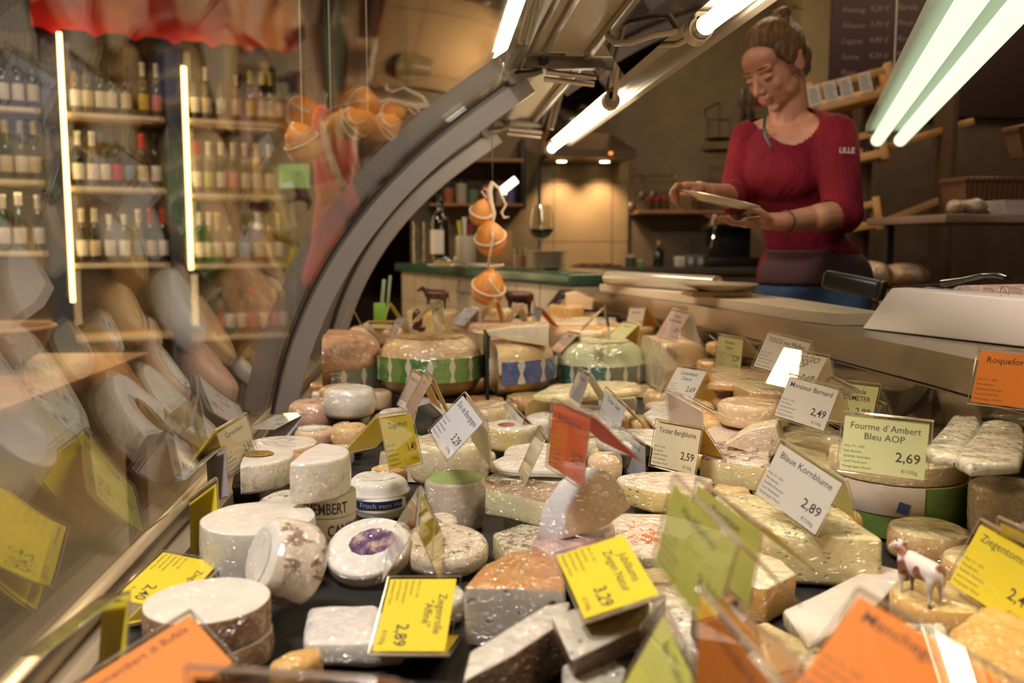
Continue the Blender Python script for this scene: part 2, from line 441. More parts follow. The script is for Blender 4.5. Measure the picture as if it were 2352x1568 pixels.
bm = bmesh.new(); prism(bm, [(gx - .01, CY0), (gx - .01, 3.45)] + RP, FLOOR + .001, DZ - .031); obj('base_cabinet', bm, simple('base cabinet', (.16, .12, .09), .5), case)
tray_l = [on(x, y, DZ) for x, y in ((330, 1400), (470, 1215), (560, 1100), (640, 1010), (700, 930))]; TRAYX = sum(p.x for p in tray_l) / 5
bm = bmesh.new(); prism(bm, [(TRAYX, CY0 + .05), (TRAYX, 3.4)] + [(x - .03, y) for x, y in RP[:-1]] + [(LP[-1][0] - .05, CY0 + .05)], DZ + .0004, DZ + .004); obj('display_mat', bm, simple('black display mat', (.018, .016, .014), .6), case)
bm = bmesh.new(); strip(bm, LP, -.02, -.005, DZ + .001, -.237); obj('air_return', bm, vent(), case)
bm = bmesh.new(); strip(bm, LP, -.024, -.021, -.345, -.237); obj('rear_riser', bm, simple('dark mirrored riser', (.16, .14, .12), .08, .9), case)
LZ = -.178
ledge = thing('staff_counter', 'brushed steel edged worktop running along the staff side of the cheese case', 'counter')
bm = bmesh.new(); strip(bm, LP[1:], -.012, .22, LZ - .057, LZ); bevel_all(bm, .006, 3); obj('worktop', bm, m_steel, ledge)
bm = bmesh.new(); strip(bm, LP[1:], .05, .20, FLOOR + .001, LZ - .058); obj('base', bm, simple('counter base', (.05, .04, .035), .6), ledge)

# canopy
CZ = .42
bm = bmesh.new(); box(bm, .188, .36, CY0, M2 - .06, CZ, CZ + .012); obj('canopy_panel', bm, m_creamp, case)
bm = bmesh.new(); box(bm, .188, .36, M2 + .05, M3 - .02, CZ, CZ + .012); obj('canopy_panel', bm, m_creamp, case)
bm = bmesh.new(); box(bm, .188, .36, M3 + .05, M4, CZ, CZ + .012); obj('canopy_panel', bm, m_creamp, case)
for (x0, x1, z0) in ((.160, .192, CZ - .035), (.207, .217, CZ - .010), (.238, .250, CZ - .012), (.335, .350, CZ - .016)):
    for y0, y1 in ((CY0, M2 - .06), (M2 + .05, M3 - .02), (M3 + .05, M4)):
        bm = bmesh.new(); box(bm, x0, x1, y0, y1, z0, CZ - .0005, .003); obj('canopy_rail', bm, m_alu, case)
for y in (M2, M3):
    bm = bmesh.new(); box(bm, .16, .42, y - .055, y - .02, CZ - .03, CZ - .004, .004)
    hg = obj('hinge_bar', bm, simple('dull bracket', (.22, .19, .15), .4, .7), case)
    bm = bmesh.new(); cyl(bm, (.245, y - .057, CZ - .017), (.245, y - .066, CZ - .017), .012, n=20); obj('bolt', bm, m_dark, hg)
    bm = bmesh.new(); tube(bm, [(.175, y - .03, CZ - .055), (.19, y - .03, CZ - .045), (.225, y - .03, CZ - .04), (.245, y - .03, CZ - .033)], [.010, .012, .009, .008], 10)
    cyl(bm, (.178, y - .05, CZ - .055), (.178, y - .015, CZ - .055), .012, n=16)
    obj('hinge_arm', bm, simple('dull bracket', (.22, .19, .15), .4, .7), case)
    for dz, dx in ((0, 0), (-.016, -.005)):
        bm = bmesh.new(); cyl(bm, (.255 + dx, y - .03, CZ - .036 + dz), (.37 + dx, y - .03, CZ - .046 + dz), .0065, n=12); obj('gas_strut', bm, m_alu, case)
# mirror strip and lamp trough
def extr(bm, prof, y0, y1, mi=0):
    A = [bm.verts.new((x, y0, z)) for x, z in prof]; B = [bm.verts.new((x, y1, z)) for x, z in prof]; n = len(prof)
    for i in range(n): bm.faces.new((A[i], A[(i + 1) % n], B[(i + 1) % n], B[i])).material_index = mi
    bm.faces.new(A[::-1]).material_index = mi; bm.faces.new(B).material_index = mi
for y0, y1 in ((CY0, 1.95), (2.16, 3.3)):
    bm = bmesh.new(); extr(bm, [(.352, .418), (.356, .421), (.404, .352), (.400, .349)], y0, y1); obj('mirror_strip', bm, simple('dark mirror', (.34, .31, .32), .04, 1), case)
gro = [(.405, .352), (.412, .366), (.450, .366), (.455, .357), (.460, .365), (.465, .356), (.470, .364), (.475, .355), (.480, .363), (.487, .353), (.50, .350), (.503, .354), (.503, .40), (.405, .40)]
bm = bmesh.new(); extr(bm, gro, CY0, 3.42); obj('lamp_trough', bm, simple('matt trough', (.42, .37, .30), .5, .6), case, ang=20)
TX, TZ, TR = .425, .337, .0135
m_tube = glow('fluorescent tube light', (1.0, .82, .57), TUBE)
m_sock = simple('ivory plastic', (.70, .60, .46), .4)
for y0, y1 in ((CY0 + .05, 1.47), (2.24, 3.38)):
    t = thing('fluorescent_tube', 'bright warm fluorescent tube ' + ('nearest the camera above the front cheeses' if y0 < 1 else 'further back above the far cheeses'), 'lamp', (TX, y0, TZ), group='case lamps')
    bm = bmesh.new(); cyl(bm, (0, .02, 0), (0, y1 - y0 - .02, 0), TR, n=24); obj('glass_tube', bm, m_tube, t)
    for yy in (0, y1 - y0 - .025):
        bm = bmesh.new(); cyl(bm, (0, yy, 0), (0, yy + .025, 0), TR + .002, n=20); obj('end_cap', bm, m_alu, t)
        bm = bmesh.new(); s_ = -.03 if yy == 0 else .025; cyl(bm, (0, yy + s_, 0), (0, yy + s_ + .028, 0), TR + .006, TR + .009, n=20); box(bm, -.011, .011, yy + s_, yy + s_ + .03, 0, .028, .003); obj('socket', bm, m_sock, t)
for pts in ([(.40, 1.53, .345), (.375, 1.58, .350), (.350, 1.64, .350), (.335, 1.72, .365), (.335, 1.80, .395), (.345, 1.86, .415)],
            [(.425, 2.19, .337), (.415, 2.12, .335), (.405, 2.06, .345), (.40, 2.02, .365), (.395, 1.98, .39)], [(.425, 1.51, .335), (.42, 1.60, .34), (.41, 1.70, .36), (.405, 1.78, .385)]):
    bm = bmesh.new(); tube(bm, pts, .0055, 8); obj('lamp_cable', bm, m_sock, case, ang=60)

# ---------------------------------------------------------------- room lamps
def ceil_lamp(x, y, p, lab, sz=.5, col=(1, .72, .42)):
    t = thing('ceiling_lamp', lab, 'lamp', (x, y, 1.93)); bm = bmesh.new(); box(bm, -sz / 2 - .02, sz / 2 + .02, -sz / 2 - .02, sz / 2 + .02, 0, .069, .01); obj('housing', bm, m_alu, t)
    area('lamp_light', (0, 0, -.02), (0, 0, 0), sz, p, col, parent=t)
ceil_lamp(-1.6, 3.2, 30, 'square ceiling lamp over the shop floor in front of the wine shelves')
ceil_lamp(-.9, .35, 60, 'square ceiling lamp over the customer side near the camera', .5, (1, .90, .86))
ceil_lamp(1.0, 1.3, 9, 'square ceiling lamp over the staff side')
ceil_lamp(1.3, 4.0, 13, 'square ceiling lamp over the kitchen corner')
ceil_lamp(2.7, 4.0, 11, 'square ceiling lamp above the bread shelves')
# pendant fixture with two greenish tubes over the staff area
pend = thing('pendant_lamp', 'hanging fixture with two pale greenish fluorescent tubes at the upper right', 'lamp')
A = onx(2068, 322, 1.55); A = at(2068, 322, 3.05); B = at(2352, -10, 1.55); B.z = A.z
B = on(2352 + 60, -60, A.z)
dA = (B - A).normalized(); side = dA.cross(Vector((0, 0, 1))).normalized()
Z0 = A.z
m_green = glow('greenish tube light', (.86, 1.0, .68), .8)
for k, (s_, l0) in enumerate(((0, 0), (.075, .03))):
    bm = bmesh.new(); cyl(bm, A + side * s_ + dA * l0, B + side * s_, .021, n=20); obj('glass_tube', bm, m_green, pend)
    bm = bmesh.new(); p = A + side * s_ + dA * l0; cyl(bm, p - dA * .03, p + dA * .005, .022, n=20); obj('end_cap', bm, m_alu, pend)
bm = bmesh.new(); q = [A + side * -.03 - dA * .04, A + side * .11 - dA * .04, B + side * .11, B + side * -.03]
lo = [bm.verts.new(v + Vector((0, 0, .03))) for v in q]; hi = [bm.verts.new(v + Vector((0, 0, .06))) for v in q]
for i in range(4): bm.faces.new((lo[i], lo[(i + 1) % 4], hi[(i + 1) % 4], hi[i]))
bm.faces.new(lo); bm.faces.new(hi[::-1]); obj('reflector', bm, simple('pale green reflector', (.34, .40, .33), .4), pend)
for l in (.15, 1.1):
    bm = bmesh.new(); p = A + side * .04 + dA * l; cyl(bm, (p.x, p.y, p.z + .06), (p.x, p.y, 2.0), .004, n=8); obj('hanger_rod', bm, m_alu, pend)
# ================================================================ WINE SHELVES (left, behind the glass)
def WY(px): return 5.1 + px / 650 * .55          # the shelf wall recedes to the right
def WP(px, py, d=0): return at(px, py, WY(px) + d)
m_shelf = simple('pale wood shelf', (.55, .36, .17), .5, var=.15)
m_post = simple('slate blue post', (.055, .065, .10), .6)
m_led = glow('warm shelf light strip', (1.0, .66, .22), 5.0)
m_back = simple('shelf back board', (.10, .062, .028), .7, var=.2)
m_white = simple('white paper', (.72, .68, .60), .6)
u0 = WP(-150, 500); u1 = WP(690, 500); DIR = Vector((u1.x - u0.x, u1.y - u0.y, 0)).normalized(); NRM = Vector((-DIR.y, DIR.x, 0))   # NRM points away from the viewer
ROT = Matrix((( DIR.x, NRM.x, 0), (DIR.y, NRM.y, 0), (0, 0, 1))).to_4x4()
def line_u(px, d=0):                                # parameter along the shelf wall of an image column
    r = ray(px, 500); n = NRM; p0 = Vector((u0.x, u0.y, 0)) + n * d
    k = p0.dot(n) / Vector((r.x, r.y, 0)).dot(n); P = Vector((r.x, r.y, 0)) * k; return (P - Vector((u0.x, u0.y, 0))).dot(DIR), k
O0 = Vector((u0.x, u0.y, 0)); WM = MV(O0) @ ROT
def zat(px, py, d=0): u, k = line_u(px, d); return (ray(px, py) * k).z
rack = thing('wine_rack', 'tall lit wine shelving with slate posts and pale wooden boards on the left', 'shelf', mat=WM)
ub = [(line_u(-160)[0], line_u(108)[0]), (line_u(160)[0], line_u(388)[0]), (line_u(432)[0], line_u(660)[0])]
bm = bmesh.new(); box(bm, ub[0][0] - .1, ub[2][1] + .1, .30, .32, FLOOR + .001, zat(300, 80)); obj('back_board', bm, m_back, rack)
for a, b, l in ((112, 152, 'OTZIG'), (392, 428, 'REICH'), (672, 705, '')):
    x0 = line_u(a)[0]; x1 = line_u(b)[0]; bm = bmesh.new(); box(bm, x0, x1, -.02, .29, FLOOR + .001, zat(a, 70), .004); po = obj('post', bm, m_post, rack)
    if l:
        bm = bmesh.new()
        for i, ch in enumerate(l): put_text(bm, ch, (x0 + x1) / 2, zat(a, 118 + i * 50 + (0 if a < 200 else 195)), .065, align='c', y=-.0215)
        obj('lettering', bm, simple('pale grey print', (.16, .17, .24), .6), po)
for x in (157, 434):
    ux = line_u(x)[0]; bm = bmesh.new(); box(bm, ux - .014, ux + .014, -.018, .004, zat(x, 695 if x < 200 else 620), zat(x, 85 if x < 200 else 160), .003); obj('light_strip', bm, m_led, rack)
rows = [[(2, 246), (0, 411), (2, 577)], [(275, 266), (275, 430), (275, 604)], [(545, 280), (545, 446), (545, 606), (545, 772)]]
m_tagp = simple('shelf price strip', (.80, .70, .50), .5)
SH = []
for b, (ua, uz) in enumerate(ub):
    SH.append([])
    for i, (px, py) in enumerate(rows[b] + ([] if b == 2 else [(rows[b][-1][0], rows[b][-1][1] + 170)])):
        z = zat(px, py); SH[-1].append(z); bm = bmesh.new(); box(bm, ua, uz, 0, .295, z - .03, z, .003); s_ = obj('shelf_board', bm, m_shelf, rack)
        bm = bmesh.new(); box(bm, ua + .03, uz - .03, -.008, -.001, z - .026, z - .002, .001); obj('price_strip', bm, m_tagp, s_)
        if i or b: area('shelf_glow', tuple(WM @ Vector(((ua + uz) / 2, .05, z - .045))), (0, 0, math.atan2(DIR.y, DIR.x)), uz - ua - .1, .9, (1, .68, .32), sy=.04)
        area('shelf_glow', tuple(WM @ Vector((ua + .03, -.03, z + .2))), (R(90), 0, math.atan2(DIR.y, DIR.x) + R(200)), .04, .7, (1, .68, .32), sy=.3)
def bottle(kind):
    """0 bordeaux, 1 burgundy, 2 sparkling, 3 schnapps - radius .037, height .30; returns profile"""
    P_ = [[(0, 0), (.032, 0), (.034, .004), (.034, .19), (.031, .205), (.0155, .225), (.0145, .285), (.016, .287), (.016, .30), (0, .30)],
            [(0, 0), (.034, 0), (.036, .004), (.036, .15), (.031, .185), (.017, .225), (.0145, .285), (.016, .287), (.016, .30), (0, .30)],
            [(0, 0), (.036, 0), (.038, .005), (.038, .16), (.032, .20), (.019, .245), (.0165, .285), (.0185, .288), (.018, .31), (0, .312)],
            [(0, 0), (.031, 0), (.033, .004), (.033, .17), (.028, .19), (.013, .21), (.012, .25), (.014, .252), (.014, .27), (0, .27)]][kind]
    return [(r * (.84 if r > .02 else .95), z) for r, z in P_]
gcol = {'dark': (.012, .016, .010), 'green': (.03, .06, .02), 'clear': (.15, .12, .06), 'amber': (.22, .09, .02), 'gold': (.55, .38, .08)}
lcol = {'white': (.78, .74, .68), 'cream': (.72, .62, .42), 'red': (.55, .04, .03), 'yellow': (.75, .55, .08), 'pink': (.75, .25, .20), 'green': (.45, .55, .15), 'blue': (.20, .30, .45), 'black': (.02, .02, .02)}
ccol = {'white': (.75, .72, .62), 'gold': (.65, .48, .12), 'red': (.55, .03, .03), 'black': (.015, .015, .015), 'yellow': (.65, .60, .08), 'silver': (.5, .5, .5)}
def make_bottle(name, label, kind, glass, lab, capc, M, group=None, sc=1.0, cat='bottle'):
    t = thing(name, label, cat, mat=M @ SC(sc, sc, sc), group=group); pr = bottle(kind); r = pr[3][0]
    bm = bmesh.new(); lathe(bm, pr, 20); obj('bottle_body', bm, simple('bottle glass ' + glass, gcol[glass], .08, coat=.5), t)
    bm = bmesh.new(); lathe(bm, [(r + .0006, .04), (r + .0010, .041), (r + .0010, .125), (r + .0006, .126)], 24, 0, 360); obj('label', bm, simple('label ' + lab, lcol[lab], .5, var=.08), t)
    n = pr[-5][0]; z1 = pr[-1][1]; bm = bmesh.new(); lathe(bm, [(n + .001, pr[-5][1]), (pr[-4][0] + .001, pr[-4][1]), (pr[-2][0] + .001, pr[-3][1]), (pr[-2][0] + .001, z1 + .0005), (0, z1 + .001)], 18); obj('capsule', bm, simple('capsule ' + capc, ccol[capc], .35, .3), t)
    return t
bt = [ # bay, row, [(px, kind, glass, label, capsule)]
 (0, 0, [(-12, 0, 'dark', 'white', 'black'), (24, 0, 'dark', 'white', 'black'), (58, 0, 'dark', 'white', 'black'), (92, 0, 'dark', 'cream', 'black')]),
 (0, 1, [(-14, 0, 'dark', 'white', 'black'), (22, 2, 'dark', 'cream', 'gold'), (57, 2, 'dark', 'white', 'silver'), (88, 2, 'dark', 'cream', 'gold')]),
 (0, 2, [(8, 0, 'green', 'white', 'white'), (44, 2, 'green', 'white', 'white'), (88, 0, 'dark', 'white', 'white')]),
 (1, 0, [(188, 0, 'clear', 'white', 'black'), (215, 0, 'clear', 'cream', 'black'), (244, 0, 'dark', 'white', 'black'), (269, 3, 'dark', 'white', 'black'), (302, 3, 'dark', 'cream', 'black'), (341, 0, 'clear', 'yellow', 'white'), (372, 0, 'clear', 'pink', 'white')]),
 (1, 1, [(186, 1, 'dark', 'white', 'white'), (219, 1, 'clear', 'white', 'white'), (248, 0, 'dark', 'white', 'black'), (274, 0, 'dark', 'red', 'black'), (303, 0, 'dark', 'blue', 'black'), (333, 0, 'dark', 'cream', 'red'), (364, 0, 'dark', 'white', 'black')]),
 (1, 2, [(186, 0, 'dark', 'white', 'white'), (216, 0, 'dark', 'cream', 'white'), (250, 3, 'clear', 'white', 'white'), (284, 3, 'green', 'white', 'white'), (318, 0, 'clear', 'blue', 'white'), (345, 0, 'dark', 'cream', 'red'), (374, 0, 'dark', 'white', 'red')]),
 (2, 0, [(458, 0, 'dark', 'white', 'black'), (484, 0, 'clear', 'cream', 'white'), (517, 3, 'amber', 'white', 'black'), (552, 3, 'amber', 'cream', 'gold'), (584, 0, 'dark', 'yellow', 'yellow'), (610, 1, 'dark', 'white', 'yellow'), (629, 1, 'dark', 'white', 'yellow'), (648, 3, 'clear', 'cream', 'black')]),
 (2, 1, [(456, 0, 'clear', 'white', 'red'), (484, 0, 'clear', 'green', 'white'), (512, 0, 'green', 'white', 'white'), (540, 0, 'clear', 'pink', 'white'), (567, 0, 'clear', 'cream', 'white'), (594, 0, 'gold', 'white', 'gold'), (622, 0, 'green', 'cream', 'white')]),
 (2, 2, [(457, 0, 'dark', 'white', 'white'), (480, 0, 'green', 'cream', 'white'), (498, 0, 'clear', 'white', 'gold'), (528, 0, 'dark', 'white', 'black'), (560, 0, 'dark', 'blue', 'black'), (592, 0, 'clear', 'cream', 'white'), (618, 0, 'amber', 'cream', 'black'), (640, 0, 'dark', 'white', 'white')]),
 (2, 3, [(498, 3, 'amber', 'red', 'black'), (522, 3, 'green', 'white', 'black'), (548, 3, 'clear', 'white', 'black'), (574, 3, 'clear', 'pink', 'red'), (600, 3, 'dark', 'cream', 'black'), (626, 3, 'amber', 'pink', 'gold'), (645, 3, 'amber', 'cream', 'gold')]),
]
bayn = ['left', 'middle', 'right']; rown = ['top', 'second', 'third', 'lowest']; ordn = ['first', 'second', 'third', 'fourth', 'fifth', 'sixth', 'seventh', 'eighth']
protos = {}
for b, r_, L in bt:
    for i, (px, kind, gl, lb, cp) in enumerate(L):
        M = WM @ MV((line_u(px, .07)[0], .07, SH[b][r_] + .0005)); key = (kind, gl, lb, cp)
        lab = f'{ {"dark":"dark","green":"green","clear":"pale","amber":"amber","gold":"golden"}[gl]} bottle, {lb} label, {cp} neck, {ordn[i]} on {rown[r_]} board of {bayn[b]} wine bay'
        if key not in protos: protos[key] = make_bottle('wine_bottle', lab, kind, gl, lb, cp, M, 'bottles on the wine shelves')
        else:
            c = copy_tree(protos[key]); c.matrix_world = M; c['label'] = lab
# second file of bottles further in, only where gaps show them (same kinds)
# red awning and curtains above / beside the shelves
aw = thing('red_awning', 'bright red fabric awning above the wine shelves', 'awning')
m_red = simple('red cloth', (.80, .04, .015), .7, var=.1)
m_dred = simple('dark red curtain', (.20, .012, .010), .8, var=.2)
bm = bmesh.new(); z0 = zat(100, 68, -.15); z1 = min(z0 + .9, 1.98)
P = [WM @ Vector((line_u(px)[0], -.12, 0)) for px in (95, 395, 690)]
for i, (a, b) in enumerate(((P[0], P[2]),)):
    n = 28; A_ = []; B_ = []
    for k in range(n + 1):
        p = a.lerp(b, k / n); wv = .012 * math.sin(k * 2.1)
        A_.append((p.x + NRM.x * wv, p.y + NRM.y * wv, z0 - (.03 if k % 4 == 2 else .0))); B_.append((p.x + NRM.x * .5, p.y + NRM.y * .5, z1))
    for off in (0, .01):
        pass
    va = [bm.verts.new(v) for v in A_]; vb = [bm.verts.new(v) for v in B_]
    for k in range(n): bm.faces.new((va[k], va[k + 1], vb[k + 1], vb[k]))
    r = bmesh.ops.solidify(bm, geom=bm.faces[:], thickness=.01)
obj('canopy_cloth', bm, m_red, aw)
def curtain(name, lab, x0, x1, y, z0, z1, m, amp=.03, folds=7, cat='curtain'):
    bm = bmesh.new(); n = folds * 8; V = [[], []]
    for k in range(n + 1):
        x = x0 + (x1 - x0) * k / n; yy = y + amp * math.sin(k / 8 * 2 * math.pi)
        V[0].append(bm.verts.new((x, yy, z0))); V[1].append(bm.verts.new((x, yy, z1)))
    for k in range(n): bm.faces.new((V[0][k], V[0][k + 1], V[1][k + 1], V[1][k]))
    bmesh.ops.solidify(bm, geom=bm.faces[:], thickness=.006)
    o = obj(name, bm, m); tag(o, lab, cat); return o
a = at(685, 200, 5.2); b = at(905, -60, 5.2); curtain('curtain', 'dark red curtain hanging right of the red awning', a.x, b.x, 5.2, a.z - .45, 1.99, m_dred)
# ================================================================ HANGING PROVOLONE, RED COAT, DISPLAYS ON THE SHOP SIDE
m_prov = rind('smoked provolone skin', (.76, .28, .03), (.44, .11, .01), 16, .5, .75, .2, .5)
m_rope = simple('pale rope', (.72, .60, .42), .8, bump=(300, .4))
def provolone(lab, c, rx, rz, tilt=0, roll=0, group='smoked provolone cheeses on strings', pear=.18, ropes=1):
    t = thing('provolone', lab, 'cheese', c, (R(roll), R(tilt), 0), group)
    pr = [(0, -rz)] + [(rx * math.cos(R(a)) * (1 - pear * math.sin(R(a))), rz * math.sin(R(a))) for a in range(-80, 81, 10)] + [(rx * .12, rz * 1.05), (0, rz * 1.08)]
    bm = bmesh.new(); lathe(bm, pr, 28); wobble(bm, .003, 25, rx * 100); obj('cheese_body', bm, m_prov, t, ang=60)
    for k in range(ropes):
        bm = bmesh.new(); pts = []
        for i in range(28):
            a = i / 28 * 2 * math.pi; z = rz * (.1 + .35 * math.sin(a + k)); q = math.sqrt(max(.05, 1 - (z / rz) ** 2)); rr = rx * q * (1 - pear * z / rz) + .002; pts.append((rr * math.cos(a), rr * math.sin(a), z))
        tube(bm, pts, .0038, 8, closed=True); obj('rope', bm, m_rope, t)
    return t
Yp = 3.0
def s_(Y): return Y / F
cs = [(1103, 489, 24, 31, 15), (1126, 546, 35, 42, -12), (1122, 660, 38, 41, 12)]
nm = ['small upper smoked provolone of the roped string hanging in the case', 'middle smoked provolone of the roped string hanging in the case', 'lowest smoked provolone of the roped string, near the white tiled counter']
PR = []
for (x, y, a, b, tl), l in zip(cs, nm): PR.append(provolone(l, at(x, y, Yp), a * s_(Yp), b * s_(Yp), tl, 10))
rp = thing('hanging_rope', 'knotted pale rope with pink bow holding three smoked cheeses', 'rope', at(1130, 380, Yp))
o_ = at(1130, 380, Yp)
def loc(px, py, Y=Yp): return at(px, py, Y) - o_
bm = bmesh.new(); tube(bm, [(0, 0, .368 - o_.z), loc(1131, 420)], .0016, 6); obj('thin_string', bm, m_dark, rp)
bm = bmesh.new(); tube(bm, [loc(1131, 418), loc(1124, 440), loc(1128, 465), loc(1134, 490), loc(1130, 515), loc(1132, 545, 2.93), loc(1126, 580, 2.93), loc(1122, 605, 2.96), loc(1121, 625), loc(1128, 650, 2.93), loc(1150, 676, 2.93)], [.007, .009, .008, .007, .006, .003, .003, .004, .004, .0035, .0035], 8); obj('braided_rope', bm, m_rope, rp)
bm = bmesh.new(); tube(bm, [loc(1128, 418), loc(1145, 432), loc(1152, 450), loc(1162, 470), loc(1152, 488), loc(1158, 500), loc(1170, 498)], [.005, .005, .004, .004, .004, .004, .002], 8); obj('loose_end', bm, m_rope, rp)
bm = bmesh.new(); tube(bm, [loc(1118, 455), loc(1106, 440), loc(1112, 432), loc(1126, 442), loc(1122, 462), loc(1132, 468)], .006, 8, flat=.6); obj('pink_bow', bm, simple('pale pink ribbon', (.80, .52, .46), .7), rp)
bm = bmesh.new(); tube(bm, [loc(1118, 612), loc(1135, 612), loc(1158, 608)], [.004, .005, .004], 8); obj('knot', bm, m_rope, rp)
# provolones on the customer side
Yq = 2.9
q1 = provolone('left smoked provolone hanging beside the fluffy red coat, tied with pale string', at(694, 328, Yq), 39 * s_(Yq), 46 * s_(Yq), -25, 0, 'smoked provolone cheeses outside the glass')
q2 = provolone('large smoked provolone lying sideways above the red coat behind the glass', at(806, 285, Yq), 33 * s_(Yq), 62 * s_(Yq), 80, 0, 'smoked provolone cheeses outside the glass', .1, 2)
q3 = provolone('smoked provolone partly behind the steel rib, right of the sideways one', at(884, 292, Yq + .12), 30 * s_(Yq), 40 * s_(Yq), 70, 0, 'smoked provolone cheeses outside the glass', .1, 2)
for k, (px, py, q) in enumerate(((694, 290, q1), (760, 262, q2), (845, 268, q3))):
    bm = bmesh.new(); p = at(px, py, Yq); tube(bm, [p, p + Vector((.0, 0, .5)), (p.x, p.y, 1.999)], .002, 6); o = obj('hanging_string', bm, m_rope); tag(o, ['thin string above the left provolone', 'thin string above the sideways provolone', 'thin string above the provolone by the rib'][k], 'string')
# fluffy red coat with pale trim
co = thing('red_coat', 'bright red fluffy coat with pale fur trim hanging behind the curved glass', 'coat')
def fur(name, c):
    t = NT(name); n = t.noise(90, 5, .7, (1, 1, .25)); t.base(t.ramp(n, [(.3, tuple(x * .6 for x in c)), (.7, c)])); t.b.inputs['Roughness'].default_value = .9; t.b.inputs['Sheen Weight'].default_value = .4; t.bump(n, .8, .01); return t.mat
Yc = 3.25
def coat(bm):
    for a, b in (((738, 262), (738, 330)), ((738, 330), (750, 430)), ((750, 430), (742, 540)), ((742, 540), (720, 640)), ((775, 380), (800, 470)), ((760, 470), (775, 560)), ((790, 300), (800, 380))):
        cap(bm, at(*a, Yc), at(*b, Yc), .032, .042)
blob('coat_body', coat, fur('red fluffy cloth', (.88, .03, .015)), co, .009, 3)
def trim(bm):
    for a, b in (((742, 285), (752, 340)), ((752, 340), (775, 400)), ((775, 400), (790, 430))): cap(bm, at(*a, Yc - .045), at(*b, Yc - .045), .012, .016)
blob('fur_trim', trim, fur('pale fur', (.72, .50, .36)), co, .006, 3)
bm = bmesh.new(); tube(bm, [at(750, 255, Yc), at(750, 230, Yc) + Vector((0, 0, .05)), Vector((at(750, 230, Yc).x, Yc, 1.99))], .003, 6); obj('hook_wire', bm, m_dark, co)
# green lit screen behind the coat
sc_ = thing('monitor', 'small green lit screen right of the wine shelves', 'screen', at(676, 405, 4.6), (0, 0, R(-10)))
bm = bmesh.new(); box(bm, -.085, .085, 0, .03, -.065, .065, .004); obj('case', bm, m_dark, sc_)
t = NT('screen picture'); c_ = t.ramp(t.noise(9, 2), [(.35, (.10, .30, .06)), (.6, (.30, .38, .10)), (.8, (.45, .75, .8))]); t.base((0, 0, 0)); t.l(c_, t.b.inputs['Emission Color']); t.b.inputs['Emission Strength'].default_value = .8
bm = bmesh.new(); box(bm, -.078, .078, -.003, -.0005, -.058, .058); obj('screen', bm, t.mat, sc_)
bm = bmesh.new(); cyl(bm, (0, .015, -.066), (0, .015, FLOOR - at(676, 405, 4.6).z + .002), .015, n=12); box(bm, -.1, .1, -.08, .12, FLOOR - at(676, 405, 4.6).z + .001, FLOOR - at(676, 405, 4.6).z + .02, .004); obj('stand', bm, m_dark, sc_)
# sale table with wooden bowls in front of the shelves
m_wood = simple('mid brown wood', (.30, .15, .06), .5, var=.2)
tb = thing('display_table', 'brown wooden display table on the customer side left of the case', 'table', (-1.62, 2.75, FLOOR))
bm = bmesh.new(); box(bm, -.55, .55, -.75, .75, .70, .74, .006); obj('table_top', bm, m_wood, tb)
for sx in (-1, 1):
    for sy in (-1, 1): bm = bmesh.new(); box(bm, sx * .5 - .03, sx * .5 + .03, sy * .7 - .03, sy * .7 + .03, .001, .6995, .004); obj('leg', bm, m_wood, tb)
tz = FLOOR + .7405
for k, (x, y, r, h, l) in enumerate(((-1.50, 2.55, .24, .14, 'wide wooden bowl at the left edge, nearest on the display table'), (-1.45, 3.1, .19, .13, 'smaller wooden bowl behind the wide one on the display table'))):
    t = thing('wooden_bowl', l, 'bowl', (x, y, tz)); bm = bmesh.new()
    lathe(bm, [(0, 0), (r * .45, 0), (r * .8, h * .4), (r, h), (r - .012, h), (r * .76, h * .42), (r * .4, .02), (0, .018)], 40); obj('bowl_body', bm, simple('turned wood', (.33, .19, .09), .45, var=.15), t)
    bm = bmesh.new(); tube(bm, [((r + .001) * math.cos(i / 40 * 6.2832), (r + .001) * math.sin(i / 40 * 6.2832), h) for i in range(40)], .008, 8, closed=True); obj('rim', bm, simple('bowl rim', (.42, .26, .12), .5), t)

# ================================================================ KITCHEN CORNER
KZ = -.122
GA, GB = on(905, 603, KZ), on(1382, 634, KZ)
gd = Vector((GB.x - GA.x, GB.y - GA.y, 0)).normalized(); gn = Vector((-gd.y, gd.x, 0))
if gn.y < 0: gn = -gn
GM = Matrix(((gd.x, gn.x, 0, GA.x), (gd.y, gn.y, 0, GA.y), (0, 0, 1, KZ), (0, 0, 0, 1))); GL = (GB - GA).length * .90
kc = thing('kitchen_counter', 'white tiled counter with green granite top behind the case', 'counter', mat=GM)
t = NT('green granite'); t.base(t.ramp(t.noise(160, 4, .7), [(.35, (.015, .04, .03)), (.55, (.06, .13, .09)), (.72, (.20, .28, .21))])); t.b.inputs['Roughness'].default_value = .2
bm = bmesh.new(); box(bm, 0, GL, 0, .45, -.05, 0, .012, seg=3); obj('granite_top', bm, t.mat, kc)
bm = bmesh.new(); box(bm, .05, GL, .03, .42, FLOOR - KZ + .001, -.0505); ktb = obj('tiled_base', bm, simple('white glazed tile', (.50, .43, .33), .25, var=.06), kc)
bm = bmesh.new()
for i in range(9): box(bm, .05 + i * .22, .053 + i * .22, .0285, .0299, -.5, -.051)
for z in (-.21, -.37): box(bm, .05, GL, .0285, .0299, z, z + .003)
obj('tile_joints', bm, simple('tile joint', (.20, .17, .13), .8), ktb)
bm = bmesh.new(); 
u_ = GL * .42; box(bm, u_, u_ + .26, .0262, .0283, -.128, -.124)
